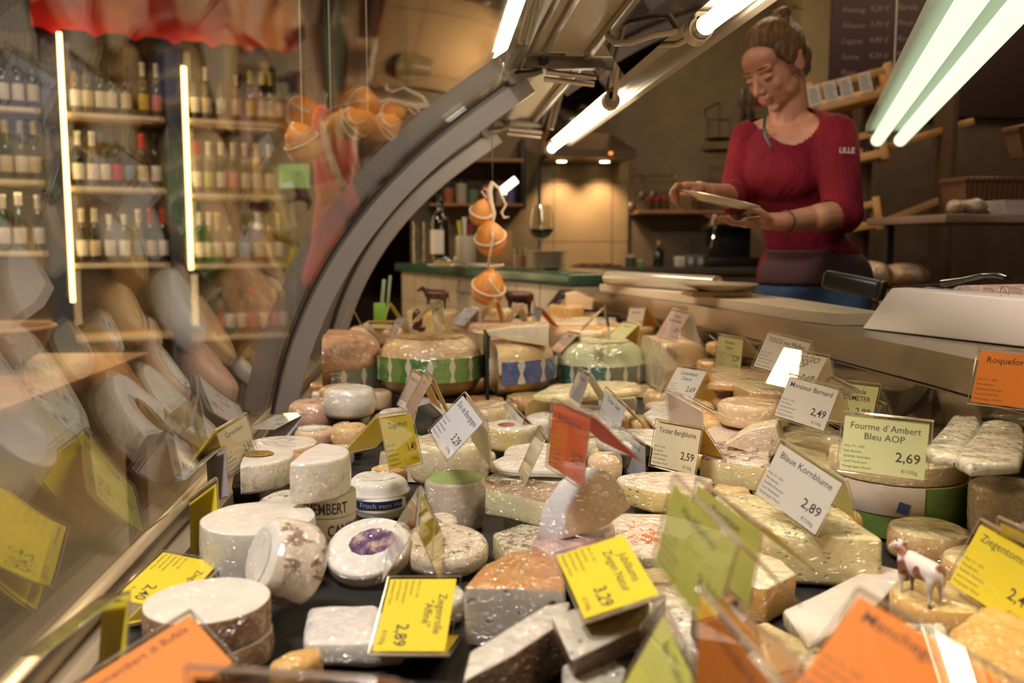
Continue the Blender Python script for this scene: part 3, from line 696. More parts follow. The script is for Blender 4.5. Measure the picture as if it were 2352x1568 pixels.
bmesh.ops.create_cone(bm, segments=3, radius1=.012, radius2=.012, depth=.002, cap_ends=True, matrix=MV((u_ + .10, .0272, -.132)) @ RX(90) @ RZ(-90)); obj('blue_ornament', bm, simple('cobalt paint', (.03, .07, .28), .4), ktb)
def KO(px, py, dz=0): return on(px, py, KZ + .0005 + dz)
def placed(name, lab, cat, px, py, build, group=None, rot=0, z=KZ + .0008):
    p = on(px, py, z); t = thing(name, lab, cat, p, (0, 0, R(rot)), group); build(t, p.y / F); return t
def lat(t, nm, prof, m, s=1, n=32, ang=38): bm = bmesh.new(); lathe(bm, [(r * s, z * s) for r, z in prof], n); return obj(nm, bm, m, t, ang)
m_wht = simple('white china', (.62, .56, .46), .25, coat=.4)
m_clr = clear('clear glassware', (.93, .95, .92), .06, boost=1.4)
def b_bottle(t, s):
    lat(t, 'bottle_body', [(0, 0), (21, 0), (22, 2), (22, 95), (19, 110), (9, 122), (7.5, 145), (8, 160), (0, 160)], simple('bottle glass dark', gcol['dark'], .08, coat=.5), s)
    bm = bmesh.new(); lathe(bm, [(22.4 * s, 25 * s), (22.5 * s, 26 * s), (22.5 * s, 78 * s), (22.4 * s, 79 * s)], 24, 150, 290); obj('label', bm, m_white, t)
placed('wine_bottle', 'tall dark wine bottle with pale label on the granite counter', 'bottle', 1012, 608, b_bottle)
def b_tumblers(t, s):
    for i in range(6): lat(t, 'glass', [(13, 0), (14, 1), (16, 18), (15, 18), (13, 2), (0, 2)], m_clr, s).location.z = i * 15 * s
placed('glass_stack', 'stack of small clear tumblers beside the wine bottle', 'glasses', 962, 605, b_tumblers)
def b_crock(t, s):
    lat(t, 'crock_body', [(0, 0), (22, 0), (24, 3), (24, 62), (21.5, 62), (21, 5), (0, 5)], m_wht, s)
    for dx, dz, c, r, nm in ((-12, 96, (.65, .58, .05), 5, 'yellow_handle'), (-2, 104, (.72, .70, .62), 6, 'white_spatula'), (10, 92, (.40, .02, .01), 4, 'red_handle')):
        bm = bmesh.new(); tube(bm, [(dx * s * .4, 0, 8 * s), (dx * s, 0, 60 * s), (dx * 1.3 * s, 0, dz * s)], [r * .5 * s, r * .6 * s, r * s], 10); obj(nm, bm, simple('utensil ' + nm, c, .4), t)
placed('utensil_crock', 'white crock holding yellow and red handled utensils', 'crock', 1070, 604, b_crock)
def b_oil(t, s):
    lat(t, 'saucer', [(0, 0), (30, 0), (42, 5), (41, 6.5), (28, 2), (0, 2)], m_wht, s)
    o = lat(t, 'glass_dish', [(0, 3), (20, 3), (27, 12), (29, 24), (27.5, 24), (25, 12), (18, 5), (0, 5)], m_clr, s)
    lat(t, 'olive_oil', [(0, 5.2), (18, 5.2), (23.5, 10), (24, 14), (0, 14)], simple('olive oil', (.62, .55, .04), .1, coat=.6), s)
placed('oil_dish', 'small glass dish of yellow oil on a white saucer', 'dish', 1022, 613, b_oil)
def b_paper(t, s):
    for k in range(3): bm = bmesh.new(); box(bm, -34 * s, 34 * s, -20 * s, 14 * s, (k * 2) * s, (k * 2 + 1.8) * s, .001, M=RZ(k * 6 - 6)); obj('sheet', bm, m_white, t)
placed('napkin_pile', 'pale pile of paper napkins in front of the utensil crock', 'napkins', 1110, 611, b_paper, rot=-40)
def b_board(t, s): bm = bmesh.new(); box(bm, -27 * s, 27 * s, 0, 8 * s, 0, 74 * s, .004); obj('board', bm, simple('beech board', (.42, .25, .11), .5, var=.1), t); bm = bmesh.new(); box(bm, -30 * s, 30 * s, -3 * s, 11 * s, .0, 4 * s, .001); obj('foot', bm, m_wood, t)
placed('chopping_board', 'upright wooden chopping board behind the roped cheeses', 'board', 1150, 604, b_board)
def b_cup(t, s):
    lat(t, 'cup_body', [(0, 0), (14, 0), (17, 48), (15.6, 48), (13, 3), (0, 3)], m_clr, s)
    lat(t, 'red_filling', [(0, 2), (12.8, 2), (14.5, 30), (0, 30)], simple('pink powder', (.50, .22, .16), .7), s)
placed('clear_cup', 'clear cup with reddish filling beside the plate stack', 'cup', 1194, 616, b_cup)
def b_tub(t, s):
    lat(t, 'tub_body', [(0, 0), (20, 0), (26, 45), (24.5, 45), (19, 2), (0, 2)], m_clr, s)
    def bl(bm):
        for i in range(9): ell(bm, (rng.uniform(-16, 16) * s, rng.uniform(-14, 14) * s, rng.uniform(46, 66) * s), (12 * s, 10 * s, 9 * s), sub=2)
    blob('crumpled_napkins', bl, simple('mint and pink paper', (.45, .55, .48), .8, bump=(90, .6, .004)), t, .006, 2)
placed('napkin_tub', 'clear tub filled with crumpled mint coloured napkins', 'tub', 1206, 592, b_tub)
for k in range(7):
    t = thing('dinner_plate', f'white plate in the stack on the granite counter, {"lowest" if k == 0 else ordn[k] + " from the bottom" if k < 6 else "topmost"}', 'plate', KO(1259, 619) + Vector((0, 0, k * .0112)), group='stack of plates on the granite')
    s = t.location.y / F; lat(t, 'plate_body', [(0, 0), (22 * s, 0), (26 * s, .003), (48 * s, .013), (48 * s, .015), (25 * s, .006), (0, .006)], m_wht, 1, 40)
t = thing('wine_glass', 'large stemmed wine glass holding a little dark red wine', 'glass', KO(1243, 622)); s = t.location.y / F
lat(t, 'glass_body', [(0, 0), (19, 0), (19, 1), (4, 4), (2, 10), (2, 58), (8, 68), (20, 78), (29, 95), (28, 118), (21, 150), (20.3, 150), (27, 118), (28, 96), (19, 79.5), (0, 70)], m_clr, s)
lat(t, 'red_wine', [(0, 70.5), (18.6, 80), (26.4, 92), (27, 96), (0, 96)], simple('red wine', (.03, .004, .006), .05, coat=.5), s)
bm = bmesh.new()
# hood with two lights
hd = thing('extractor_hood', 'dark steel extractor hood with two spotlights on the tiled wall', 'hood')
Yh = 5.1; a = at(1262, 355, Yh); b = at(1462, 372, Yh); zt = at(1340, 308, Yh).z
bm = bmesh.new(); zb = a.z - .01; V = []
lo = [(a.x, Yh), (b.x, Yh), (b.x, 5.57), (a.x, 5.57)]; mx = (a.x + b.x) / 2; hi = [(mx - .13, 5.3), (mx + .13, 5.3), (mx + .13, 5.57), (mx - .13, 5.57)]
L0 = [bm.verts.new((x, y, zb)) for x, y in lo]; L1 = [bm.verts.new((x, y, zb + .04)) for x, y in lo]; L2 = [bm.verts.new((x, y, zt + .03)) for x, y in hi]; L3 = [bm.verts.new((x, y, 1.99)) for x, y in hi]
for P_, Q_ in ((L0, L1), (L1, L2), (L2, L3)):
    for i in range(4): bm.faces.new((P_[i], P_[(i + 1) % 4], Q_[(i + 1) % 4], Q_[i]))
bm.faces.new(L0[::-1]); bm.faces.new(L3); obj('hood_body', bm, simple('dark hood steel', (.16, .12, .09), .35, .8), hd)
for px in (1290, 1389):
    p = at(px, 372, 5.40); bm = bmesh.new(); cyl(bm, (p.x, 5.40, zb - .003), (p.x, 5.40, zb - .0005), .028, n=20); obj('spotlight', bm, glow('halogen spot', (1, .72, .36), 9), hd)
    l = bpy.data.lights.new('spot_light', 'SPOT'); l.energy = 11; l.color = (1, .66, .34); l.spot_size = R(100); l.spot_blend = .9; l.shadow_soft_size = .02
    o = bpy.data.objects.new('spot_light', l); o.location = (p.x, 5.43, zb - .02); o.rotation_euler = (R(14), 0, 0); COL.objects.link(o); o.parent = hd
bm = bmesh.new(); p = at(1395, 342, 5.2); box(bm, p.x - .01, p.x + .01, Yh - .006, Yh - .001, zb + .012, zb + .028, .001); obj('indicator', bm, glow('orange indicator', (1, .25, .05), 1.5), hd)
# white square lamp head left of the hood
wl = thing('work_lamp', 'small white rectangular lamp on a wall arm above the roped cheeses', 'lamp', at(1168, 426, 4.2), (0, R(-38), 0))
bm = bmesh.new(); box(bm, -.045, .045, -.02, .02, -.018, .018, .005); obj('lamp_head', bm, glow('lamp face', (1, .85, .65), 2.2), wl)
bm = bmesh.new(); tube(bm, [(-.03, .02, -.02), (-.06, .4, -.08), (-.05, 1.375, -.08)], .006, 8); obj('arm', bm, m_chrome, wl)
# dark wall cabinet / rack behind the left part of the kitchen
sh = thing('jar_rack', 'dark wall shelf with jars and boxes left of the tiled wall', 'shelf')
a = at(985, 385, 5.0); b = at(1215, 470, 5.0); a.x = max(a.x, -.14)
bm = bmesh.new(); box(bm, a.x, b.x, 5.3, 5.598, at(1100, 468, 5).z, at(1100, 462, 5).z, .002); obj('board', bm, m_wood, sh)
bm = bmesh.new(); box(bm, a.x, b.x, 5.3, 5.598, at(1100, 360, 5).z, at(1100, 352, 5).z, .002); obj('board', bm, m_wood, sh)
for q in (a, b): bm = bmesh.new(); box(bm, q.x - .012, q.x + .012, 5.301, 5.597, at(1100, 475, 5).z, at(1100, 300, 5).z, .002); obj('upright', bm, m_dark, sh)
for k, (px, c, h) in enumerate(((1030, (.30, .10, .05), .11), (1060, (.35, .33, .25), .14), (1088, (.10, .18, .10), .10), (1120, (.40, .10, .10), .13), (1150, (.30, .28, .22), .09), (1174, (.14, .10, .30), .12))):
    p = at(px, 462, 5.4); p.z = at(1100, 462, 5).z + .0005; t = thing('storage_jar', ['brown lidded jar at the left end of the dark wall shelf', 'grey jar second on the dark wall shelf', 'dark green jar on the dark wall shelf', 'dull red jar on the dark wall shelf', 'low pale jar on the dark wall shelf', 'violet jar at the right end of the dark wall shelf'][k], 'jar', p)
    bm = bmesh.new(); lathe(bm, [(0, 0), (.03, 0), (.032, .01), (.032, h * .8), (.026, h * .85), (0, h * .85)], 20); obj('jar_body', bm, simple(f'jar paint {k}', c, .4), t)
    bm = bmesh.new(); lathe(bm, [(0, h * .851), (.028, h * .851), (.028, h), (0, h)], 20); obj('lid', bm, m_dark, t)
# worktop along the back wall with a wall shelf and rail
kb = thing('back_worktop', 'dark worktop along the tiled kitchen wall', 'counter'); zk = at(1350, 612, 5.2).z
bm = bmesh.new(); box(bm, .46, 2.03, 4.98, 5.57, zk - .04, zk, .004); obj('worktop', bm, simple('dark worktop', (.06, .05, .04), .35), kb)
bm = bmesh.new(); box(bm, .48, 2.02, 5.02, 5.55, FLOOR + .001, zk - .0405); obj('cupboards', bm, simple('kitchen cupboards', (.16, .11, .07), .5), kb)
def BK(px, py=612, Y=5.15): p = at(px, py, Y); p.z = zk + .0005; return p
sk = 5.15 / F
items = [('spice_jar', 'jar', 'small dark lidded jar on the back worktop below the hood', 1448, 28, 12, (.05, .06, .04)), ('spice_jar', 'jar', 'short green jar beside the dark lidded jar', 1470, 16, 9, (.15, .28, .04)), ('milk_carton', 'carton', 'small white printed carton on the back worktop', 1560, 26, 11, (.60, .58, .50)), ('tin_box', 'tin', 'left grey tin with pale print next to the coffee machine', 1584, 30, 11, (.12, .12, .12)), ('tin_box', 'tin', 'right grey tin with pale print next to the coffee machine', 1607, 30, 11, (.12, .12, .12))]
for nm_, ct, l, px, h, r, c in items:
    t = thing(nm_, l, ct, BK(px)); bm = bmesh.new()
    if nm_ == 'spice_jar': lathe(bm, [(0, 0), (r * sk, 0), (r * sk, h * .75 * sk), (0, h * .75 * sk)], 20)
    else: box(bm, -r * sk, r * sk, -.02, .03, 0, h * .9 * sk, .003)
    obj('container', bm, simple('tin ' + str(c), c, .4), t); bm = bmesh.new()
    if nm_ == 'spice_jar': lathe(bm, [(0, h * .76 * sk), (r * .9 * sk, h * .76 * sk), (r * .9 * sk, h * sk), (0, h * sk)], 20)
    else: box(bm, -r * .5 * sk, r * .5 * sk, -.0225, -.0205, h * .2 * sk, h * .7 * sk)
    obj('print' if nm_ != 'spice_jar' else 'lid', bm, simple('tin print', (.4, .4, .36), .6), t)
t = thing('oil_bottle', 'small dark bottle with cork on the back worktop', 'bottle', BK(1512)); lat(t, 'bottle_body', [(0, 0), (12, 0), (13, 2), (13, 34), (6, 44), (5, 52), (0, 52)], simple('bottle glass dark', gcol['dark'], .08, coat=.5), sk); lat(t, 'cork', [(0, 52.5), (4, 52.5), (4, 60), (0, 60)], simple('cork', (.5, .32, .16), .8), sk)
t = thing('baguette_board', 'thin dark chopping board with bread slices below the hood', 'board', BK(1372) + Vector((0, -.05, 0))); bm = bmesh.new(); box(bm, -.14, .12, -.06, .06, 0, .012, .003); obj('board', bm, simple('dark board', (.10, .05, .03), .5), t)
for k in range(3): bm = bmesh.new(); ell(bm, (-.09 + k * .07, 0, .021), (.034, .03, .0085), sub=2); obj('bread_slice', bm, simple('toasted bread', (.50, .26, .10), .8), t)
# coffee machine
cm = thing('coffee_machine', 'black and chrome coffee machine behind the woman\'s plate', 'coffee machine', BK(1672, Y=5.1)); q = sk
def cb(nm_, x0, x1, y0, y1, z0, z1, m, bev=.004): bm = bmesh.new(); box(bm, x0 * q, x1 * q, y0, y1, z0 * q, z1 * q, bev); return obj(nm_, bm, m, cm)
cb('base_tray', -55, 60, -.10, .22, 0, 22, simple('dark metal', (.05, .05, .05), .3, .8)); cb('column', -20, 60, .05, .22, 22.3, 92, m_dark); cb('group_head', -50, 60, -.10, .22, 92.3, 120, m_chrome)
bm = bmesh.new(); cyl(bm, (-32 * q, -.04, 84 * q), (-32 * q, -.04, 92 * q), 10 * q, n=20); cyl(bm, (-32 * q, -.04, 86 * q), (-70 * q, -.07, 86 * q), 4 * q, n=12); obj('portafilter', bm, m_dark, cm)
bm = bmesh.new(); tube(bm, [(-45 * q, -.09, 92 * q), (-48 * q, -.095, 70 * q), (-53 * q, -.09, 42 * q)], 3 * q, 8); obj('steam_pipe', bm, m_chrome, cm)
bm = bmesh.new(); cyl(bm, (-44 * q, -.104, 108 * q), (-44 * q, -.12, 108 * q), 6 * q, n=16); obj('dial', bm, m_chrome, cm)
# utensil rail and knives on the wall
rl = thing('utensil_rail', 'dark rail with hanging ladles beside the tiled wall', 'rail'); a = at(1448, 404, 5.5); b = at(1560, 404, 5.5)
bm = bmesh.new(); cyl(bm, a, b, .006, n=10); obj('rail', bm, m_chrome, rl)
for px in (1452, 1475, 1500):
    L = .22 if px == 1452 else .14; p = at(px, 404, 5.48); bm = bmesh.new(); tube(bm, [p, p + Vector((0, 0, -L * .7))], .004, 8); ell(bm, p + Vector((0, 0, -L * .85)), (.026, .012, .035), sub=2); obj('ladle', bm, simple('dull utensil steel', (.22, .18, .14), .35, .8), rl)
ws = thing('jar_shelf', 'wooden wall shelf with red lidded jars behind the hands', 'shelf'); a = at(1470, 482, 5.3); b = at(1690, 482, 5.3)
bm = bmesh.new(); box(bm, a.x, b.x, 5.3, 5.595, a.z - .02, a.z, .002); obj('board', bm, m_wood, ws)
for k, px in enumerate((1490, 1508, 1526, 1600)):
    p = at(px, 482, 5.4); p.z = a.z + .0005; t = thing('red_lid_jar', ['leftmost', 'second', 'third', 'rightmost'][k] + ' red lidded jar on the wall shelf behind the hands', 'jar', p, group='red lidded jars'); lat(t, 'jar_body', [(0, 0), (.026, 0), (.028, .05), (.02, .06), (0, .06)], simple('dark jam', (.08, .04, .02), .2), 1, 20); lat(t, 'lid', [(0, .0605), (.023, .0605), (.023, .078), (0, .078)], simple('red lid', (.35, .02, .015), .4), 1, 20)
pn = thing('hanging_scale', 'old hanging kitchen scale with dark pans on the wall left of the woman', 'scale', at(1652, 290, 5.3))
bm = bmesh.new(); tube(bm, [(0, 0, 55 * sk), (0, 0, -30 * sk)], .004, 8); tube(bm, [(-25 * sk, 0, 15 * sk), (25 * sk, 0, 15 * sk)], .004, 8); tube(bm, [(0, 0, 55 * sk), (0, .29, 55 * sk)], .005, 8); obj('frame', bm, m_dark, pn)
for z, r in ((-35, 34), (-62, 42)): lat(pn, 'pan', [(0, 0), (r * .8, 2), (r, 6), (r * .97, 6.5), (0, 3)], simple('dark pan', (.05, .03, .02), .4), sk).location.z = z * sk
bm = bmesh.new(); tube(bm, [(-30 * sk, 0, -32 * sk), (-25 * sk, 0, 15 * sk)], .0025, 6); tube(bm, [(30 * sk, 0, -32 * sk), (25 * sk, 0, 15 * sk)], .0025, 6); tube(bm, [(-38 * sk, 0, -58 * sk), (-32 * sk, 0, -30 * sk)], .0025, 6); tube(bm, [(38 * sk, 0, -58 * sk), (32 * sk, 0, -30 * sk)], .0025, 6); obj('chains', bm, m_dark, pn)
for k, px in enumerate((1708, 1726)):
    t = thing('kitchen_knife', ['left', 'right'][k] + ' black handled knife on the magnetic strip behind the woman', 'knife', at(px, 250, 5.585)); 
    bm = bmesh.new(); box(bm, -.018, .018, -.012, .010, -.18, -.02, .005); obj('handle', bm, m_dark, t); bm = bmesh.new(); box(bm, -.016, .016, -.003, .003, -.0195, .12, .001); obj('blade', bm, m_steel, t)
bm = bmesh.new(); a = at(1695, 235, 5.59); box(bm, a.x, a.x + .16, 5.5865 + .01, 5.5995, a.z - .02, a.z + .02, .001); tag(obj('magnetic_strip', bm, simple('dull red strip', (.20, .03, .02), .5)), 'dull red magnetic knife strip on the wall', 'knife strip')

# ================================================================ RIGHT SIDE: chalkboard, bread shelves
YR = 4.55
cbd = thing('chalkboard', 'large dark chalkboard menu with faint chalk writing at the upper right', 'chalkboard')
a = at(1914, -40, YR); b = at(2330, 215, YR); bm = bmesh.new(); box(bm, a.x, 3.3, YR, YR + .02, b.z - .12, 1.9, .002); obj('board', bm, simple('chalkboard brown', (.028, .010, .012), .7), cbd)
bm = bmesh.new()
words = [('Riesling', '4,20 €', 'Barolo', '7,80 €'), ('Silvaner', '3,90 €', 'Pinot', '6,50 €'), ('Lugana', '4,80 €', 'Rosso', '5,20 €'), ('Soave', '4,20 €', 'Primitivo', '5,40 €'), ('Rosé', '3,80 €', 'Merlot', '4,90 €'), ('Weisswein', '3,50 €', 'Rotwein', '3,90 €')]
for i, rw in enumerate(words):
    for j, wd in enumerate(rw):
        p = at((1935, 1998, 2062, 2145)[j] + i * -1, 28 + i * 36 - j * 3, YR); put_text(bm, wd, p.x, p.z, .028, .13, shear=.3, M=None, y=YR - .0012)
obj('chalk_writing', bm, simple('chalk', (.16, .13, .13), .9), cbd)
# supports: brown end wall holding the slanted shelves
m_wd = simple('honey pine', (.58, .34, .12), .5, var=.12)
bw = thing('bread_rack', 'dark rack panel behind the slanted wooden bread shelves', 'rack'); bm = bmesh.new(); box(bm, at(1914, 300, YR).x, 3.49, YR + .021, YR + .06, FLOOR + .001, b.z - .125, .002); obj('back_panel', bm, simple('dark brown panel', (.055, .035, .022), .6, var=.2), bw)
def tray(lab, corners, Y0, dep, h=.06, labels=0):
    """a slanting wooden tray; corners: image points of its lower front edge"""
    (xa, ya), (xb, yb) = corners; A_ = at(xa, ya, Y0); B_ = at(xb, yb, Y0 - dep)
    d = (B_ - A_); L = d.length; x = d.normalized(); y = Vector((0, 0, 1)).cross(x).normalized(); z = x.cross(y)
    M = Matrix(((x.x, y.x, z.x, A_.x), (x.y, y.y, z.y, A_.y), (x.z, y.z, z.z, A_.z), (0, 0, 0, 1)))
    t = thing('bread_tray', lab, 'tray', mat=M, group='slanted wooden trays')
    for nm_, bx in (('front_slat', (0, L, 0, .015, 0, h * .55)), ('top_slat', (0, L, 0, .015, h * 1.5, h * 1.95)), ('back_slat', (0, L, .22, .235, 0, h * 1.2)), ('bottom', (.016, L - .016, .016, .219, 0, .012)), ('end_board', (L - .03, L - .0005, -.002, .24, -.01, h * 2.2)), ('end_board', (.0005, .03, -.002, .24, -.01, h * 2.2))):
        bm = bmesh.new(); box(bm, *bx, .002); obj(nm_, bm, m_wd, t)
    return t, M, L
t1, M1, L1 = tray('uppermost slanted wooden tray with four white price labels under the chalkboard', ((1862, 262), (2062, 212)), 3.9, .12)
for k, u in enumerate((.05, .24, .42, .64)):
    c = thing('shelf_label', ['first', 'second', 'third', 'fourth'][k] + ' white label from the left on the uppermost wooden tray', 'label', mat=M1 @ MV((L1 * (u + .03), -.0035, .030)), group='labels on the uppermost tray')
    bm = bmesh.new(); box(bm, -.025, .025, -.001, .001, 0, .085); obj('card', bm, m_white, c); bm = bmesh.new()
    for j in range(6): box(bm, -.019, .019 - (j % 3) * .004, -.0022, -.0011, .014 + j * .011, .017 + j * .011)
    obj('print', bm, simple('grey print', (.2, .2, .2), .8), c)
    bm = bmesh.new()
t2, M2_, L2 = tray('middle slanted wooden tray right of the woman\'s shoulder', ((1900, 385), (2042, 357)), 3.9, .10)
t3, M3_, L3 = tray('lowest slanted wooden tray beside the woman\'s elbow', ((1900, 542), (2030, 520)), 3.9, .10)
for l, p0, p1, Y0 in (('long slanting wooden rail running to the right at tray height', (2042, 345), (2240, 285), 4.08), ('lower slanting wooden rail behind the elbow', (2040, 515), (2195, 455), 4.08)):
    A_ = at(*p0, Y0); B_ = at(*p1, Y0); bm = bmesh.new(); x = (B_ - A_).normalized(); y = Vector((0, 0, 1)).cross(x).normalized(); z = x.cross(y)
    box(bm, 0, (B_ - A_).length, 0, .03, 0, .03, .003, M=Matrix(((x.x, y.x, z.x, A_.x), (x.y, y.y, z.y, A_.y), (x.z, y.z, z.z, A_.z), (0, 0, 0, 1)))); tag(obj('wooden_rail', bm, m_wd), l, 'rail')
# posts that carry trays and rails
for k, (px, Y) in enumerate(((1972, 4.12), (2160, 4.12))):
    p = at(px, 300, Y); bm = bmesh.new(); box(bm, p.x - .015, p.x + .015, Y - .12, Y + .04, FLOOR + .001, at(px, 190, Y).z + .02, .003); tag(obj('rack_post', bm, simple('dark brown post', (.07, .04, .02), .6)), ['nearer dark post carrying the wooden trays', 'second dark post behind the slanting rails'][k], 'post')
# wicker baskets, shelf board
def wicker(name, c=(.22, .10, .045)):
    t = NT(name); w1 = t.n('ShaderNodeTexWave', wave_type='BANDS', bands_direction='Z'); w1.inputs['Scale'].default_value = 34; t.l(t.tc(), w1.inputs[0])
    w2 = t.n('ShaderNodeTexWave', wave_type='BANDS', bands_direction='X'); w2.inputs['Scale'].default_value = 16; t.l(t.tc(), w2.inputs[0])
    k = t.math('MULTIPLY', w1.outputs[1], t.math('ADD', .35, t.math('MULTIPLY', w2.outputs[1], .65))); t.base(t.ramp(k, [(.05, tuple(x * .2 for x in c)), (.6, c)])); t.bump(k, 1, .006); t.b.inputs['Roughness'].default_value = .55; return t.mat
m_wick = wicker('brown wicker')
def basket(lab, px, py, Y, wpx, hpx, rot=0):
    s = Y / F; t = thing('wicker_basket', lab, 'basket', at(px, py, Y), (0, 0, R(rot)), 'wicker baskets on the right'); W, H = wpx * s / 2, hpx * s; bm = bmesh.new()
    def ring(k, z): return [bm.verts.new((sx * k * W, sy * k * W * .65, z)) for sx, sy in ((-1, -1), (1, -1), (1, 1), (-1, 1))]
    rs = [ring(.86, 0), ring(1, H), ring(.95, H), ring(.82, .012)]
    for A_, B_ in zip(rs, rs[1:]):
        for i in range(4): bm.faces.new((A_[i], A_[(i + 1) % 4], B_[(i + 1) % 4], B_[i]))
    bm.faces.new(rs[0]); bm.faces.new(rs[-1]); bevel_all(bm, .006, 2, 60); obj('basket_body', bm, m_wick, t)
    bm = bmesh.new(); tube(bm, [(-W, -W * .65, H), (W, -W * .65, H), (W, W * .65, H), (-W, W * .65, H)], .009, 8, closed=True); obj('rim', bm, m_wick, t); return t
YS = 3.0
zs = at(2250, 492, YS).z
sb = thing('bread_shelf', 'grey wooden shelf board at the right with a white dish on it', 'shelf'); a = at(2165, 492, YS)
bm = bmesh.new(); box(bm, a.x, 3.2, YS - .02, YS + .55, zs - .028, zs, .003); obj('board', bm, simple('grey brown board', (.24, .16, .12), .5, var=.1), sb)
for xx in (a.x + .07, 2.9): bm = bmesh.new(); box(bm, xx, xx + .03, YS + .515, YS + .545, FLOOR + .001, zs - .0285, .003); obj('leg', bm, m_dark, sb)
bb = basket('wicker basket on the board behind the white dish', 2262, 460, YS + .36, 165, 85); bb.location.z = zs + .001
bc = basket('upper wicker basket cut by the right edge of the frame', 2372, 356, YS + .3, 90, 70); bc.rotation_euler.y = R(-12)
zs2 = zs - .62
sb2 = thing('lower_bread_shelf', 'low dark shelf holding wicker baskets behind the steel edge', 'shelf'); bm = bmesh.new(); box(bm, at(2170, 690, YS).x, 3.2, YS - .05, YS + .50, zs2 - .03, zs2, .003); obj('board', bm, m_wood, sb2)
for xx in (at(2170, 690, YS).x + .03, 2.9): bm = bmesh.new(); box(bm, xx, xx + .03, YS + .45, YS + .48, FLOOR + .001, zs2 - .0305, .003); obj('leg', bm, m_dark, sb2)
b1 = basket('large wicker basket behind the white block, left one of the low shelf', 2225, 690, YS + .1, 170, 135); b1.location.z = zs2 + .001
b2 = basket('wicker basket at the lower right edge of the frame behind the white block', 2372, 690, YS + .1, 140, 90); b2.location.z = zs2 + .001
t = thing('square_dish', 'white square dish on the grey wooden shelf board', 'dish', at(2320, 488, YS + .06)); t.location.z = zs + .0005
bm = bmesh.new(); s = YS / F; rs = [[bm.verts.new((sx * w, sy * w, z)) for sx, sy in ((-1, -1), (1, -1), (1, 1), (-1, 1))] for w, z in ((28 * s, 0), (48 * s, 34 * s), (45 * s, 34 * s), (26 * s, .006))]
for A_, B_ in zip(rs, rs[1:]):
    for i in range(4): bm.faces.new((A_[i], A_[(i + 1) % 4], B_[(i + 1) % 4], B_[i]))
bm.faces.new(rs[0]); bm.faces.new(rs[-1]); bevel_all(bm, .002, 2, 50); obj('dish_body', bm, simple('white enamel', (.66, .58, .52), .3), t)
m_bag = simple('crumpled pale paper bag', (.42, .33, .28), .6, bump=(45, 1, .02), coat=.3)
def bag(bm):
    for i in range(9): ell(bm, (rng.uniform(-.06, .06), rng.uniform(-.03, .03), rng.uniform(.02, .035)), (rng.uniform(.02, .045), .03, rng.uniform(.018, .028)), RZ(rng.uniform(0, 90)), sub=2)
t = thing('paper_bag', 'crumpled pale bag left of the white dish', 'bag', at(2218, 486, YS + .08)); t.location.z = zs; blob('bag_body', bag, m_bag, t, .006, 2)
# loaves wrapped in film on the far staff table
lt = thing('bread_table', 'low dark table with wrapped bread behind the woman', 'table'); zl = at(2060, 665, 3.3).z
bm = bmesh.new(); box(bm, at(1960, 665, 3.3).x, at(2068, 665, 3.3).x, 3.05, 3.6, zl - .03, zl, .003); obj('table_top', bm, m_wood, lt)
bm = bmesh.new(); box(bm, at(1980, 665, 3.3).x, at(2050, 665, 3.3).x, 3.1, 3.5, FLOOR + .001, zl - .0305, .003); obj('base', bm, m_dark, lt)
m_loaf = rind('crusty bread in film', (.42, .24, .13), (.62, .52, .44), 22, .45, .6, .6, 1.0, ws=.9, wsc=60)
for k, (px, rx, rz, l) in enumerate(((1995, .085, .055, 'left wrapped loaf on the low table behind the woman'), (2075, .10, .05, 'right wrapped loaf on the low table behind the woman'))):
    t = thing('bread_loaf', l, 'bread', at(px, 660, 3.25 + k * .12)); t.location.z = zl
    def lf(bm): ell(bm, (0, 0, rz), (rx, .09, rz), sub=3); ell(bm, (rx * .5, .02, rz * 1.15), (rx * .5, .07, rz * .8), sub=2)
    blob('loaf', lf, m_loaf, t, .008, 3)
# ================================================================ THE WOMAN BEHIND THE COUNTER
wm = thing('person', 'woman with pinned up brown hair and dark red top looking at the plate she holds', 'person', (1.05, 2.75, FLOOR))
wo = Vector(wm.location); K = 1.05
def W(px, py, Y): return at(px, py, Y * K) - wo
_ell, _cap = ell, cap
def ell(bm, c, r, M=None, mi=0, sub=3): return _ell(bm, c, tuple(q * K for q in r), M, mi, sub)
def cap(bm, p0, p1, r0, r1, n=14): return _cap(bm, p0, p1, r0 * K, r1 * K, n)
t = NT('skin'); t.base(t.ramp(t.noise(25, 4), [(.3, (.34, .15, .09)), (.7, (.42, .195, .12))])); t.b.inputs['Roughness'].default_value = .5
t.b.inputs['Subsurface Weight'].default_value = .15; t.b.inputs['Subsurface Radius'].default_value = (.02, .008, .004); t.b.inputs['Subsurface Scale'].default_value = .4; m_skin = t.mat
HM = MV(W(1781, 152, 2.60)) @ RZ(116) @ RY(4) @ RX(-30) @ SC(K, K, K)
HR = RZ(116) @ RY(4) @ RX(-30)
def H(x, y, z): return HM @ Vector((x, y, z))
def he(bm, c, r, rot=None, sub=3): ell(bm, H(*c), r, HR @ (rot if rot is not None else Matrix.Identity(4)), sub=sub)
def hcap(bm, a, b, r0, r1): cap(bm, H(*a), H(*b), r0, r1, 12)
SHR = RZ(-32)           # shoulder line direction
Ls, Rs = W(1918, 312, 2.50), W(1722, 318, 2.74)
Le, Re = W(1937, 492, 2.44), W(1690, 455, 2.62)
Lw, Rw = W(1796, 509, 2.31), W(1626, 440, 2.44)
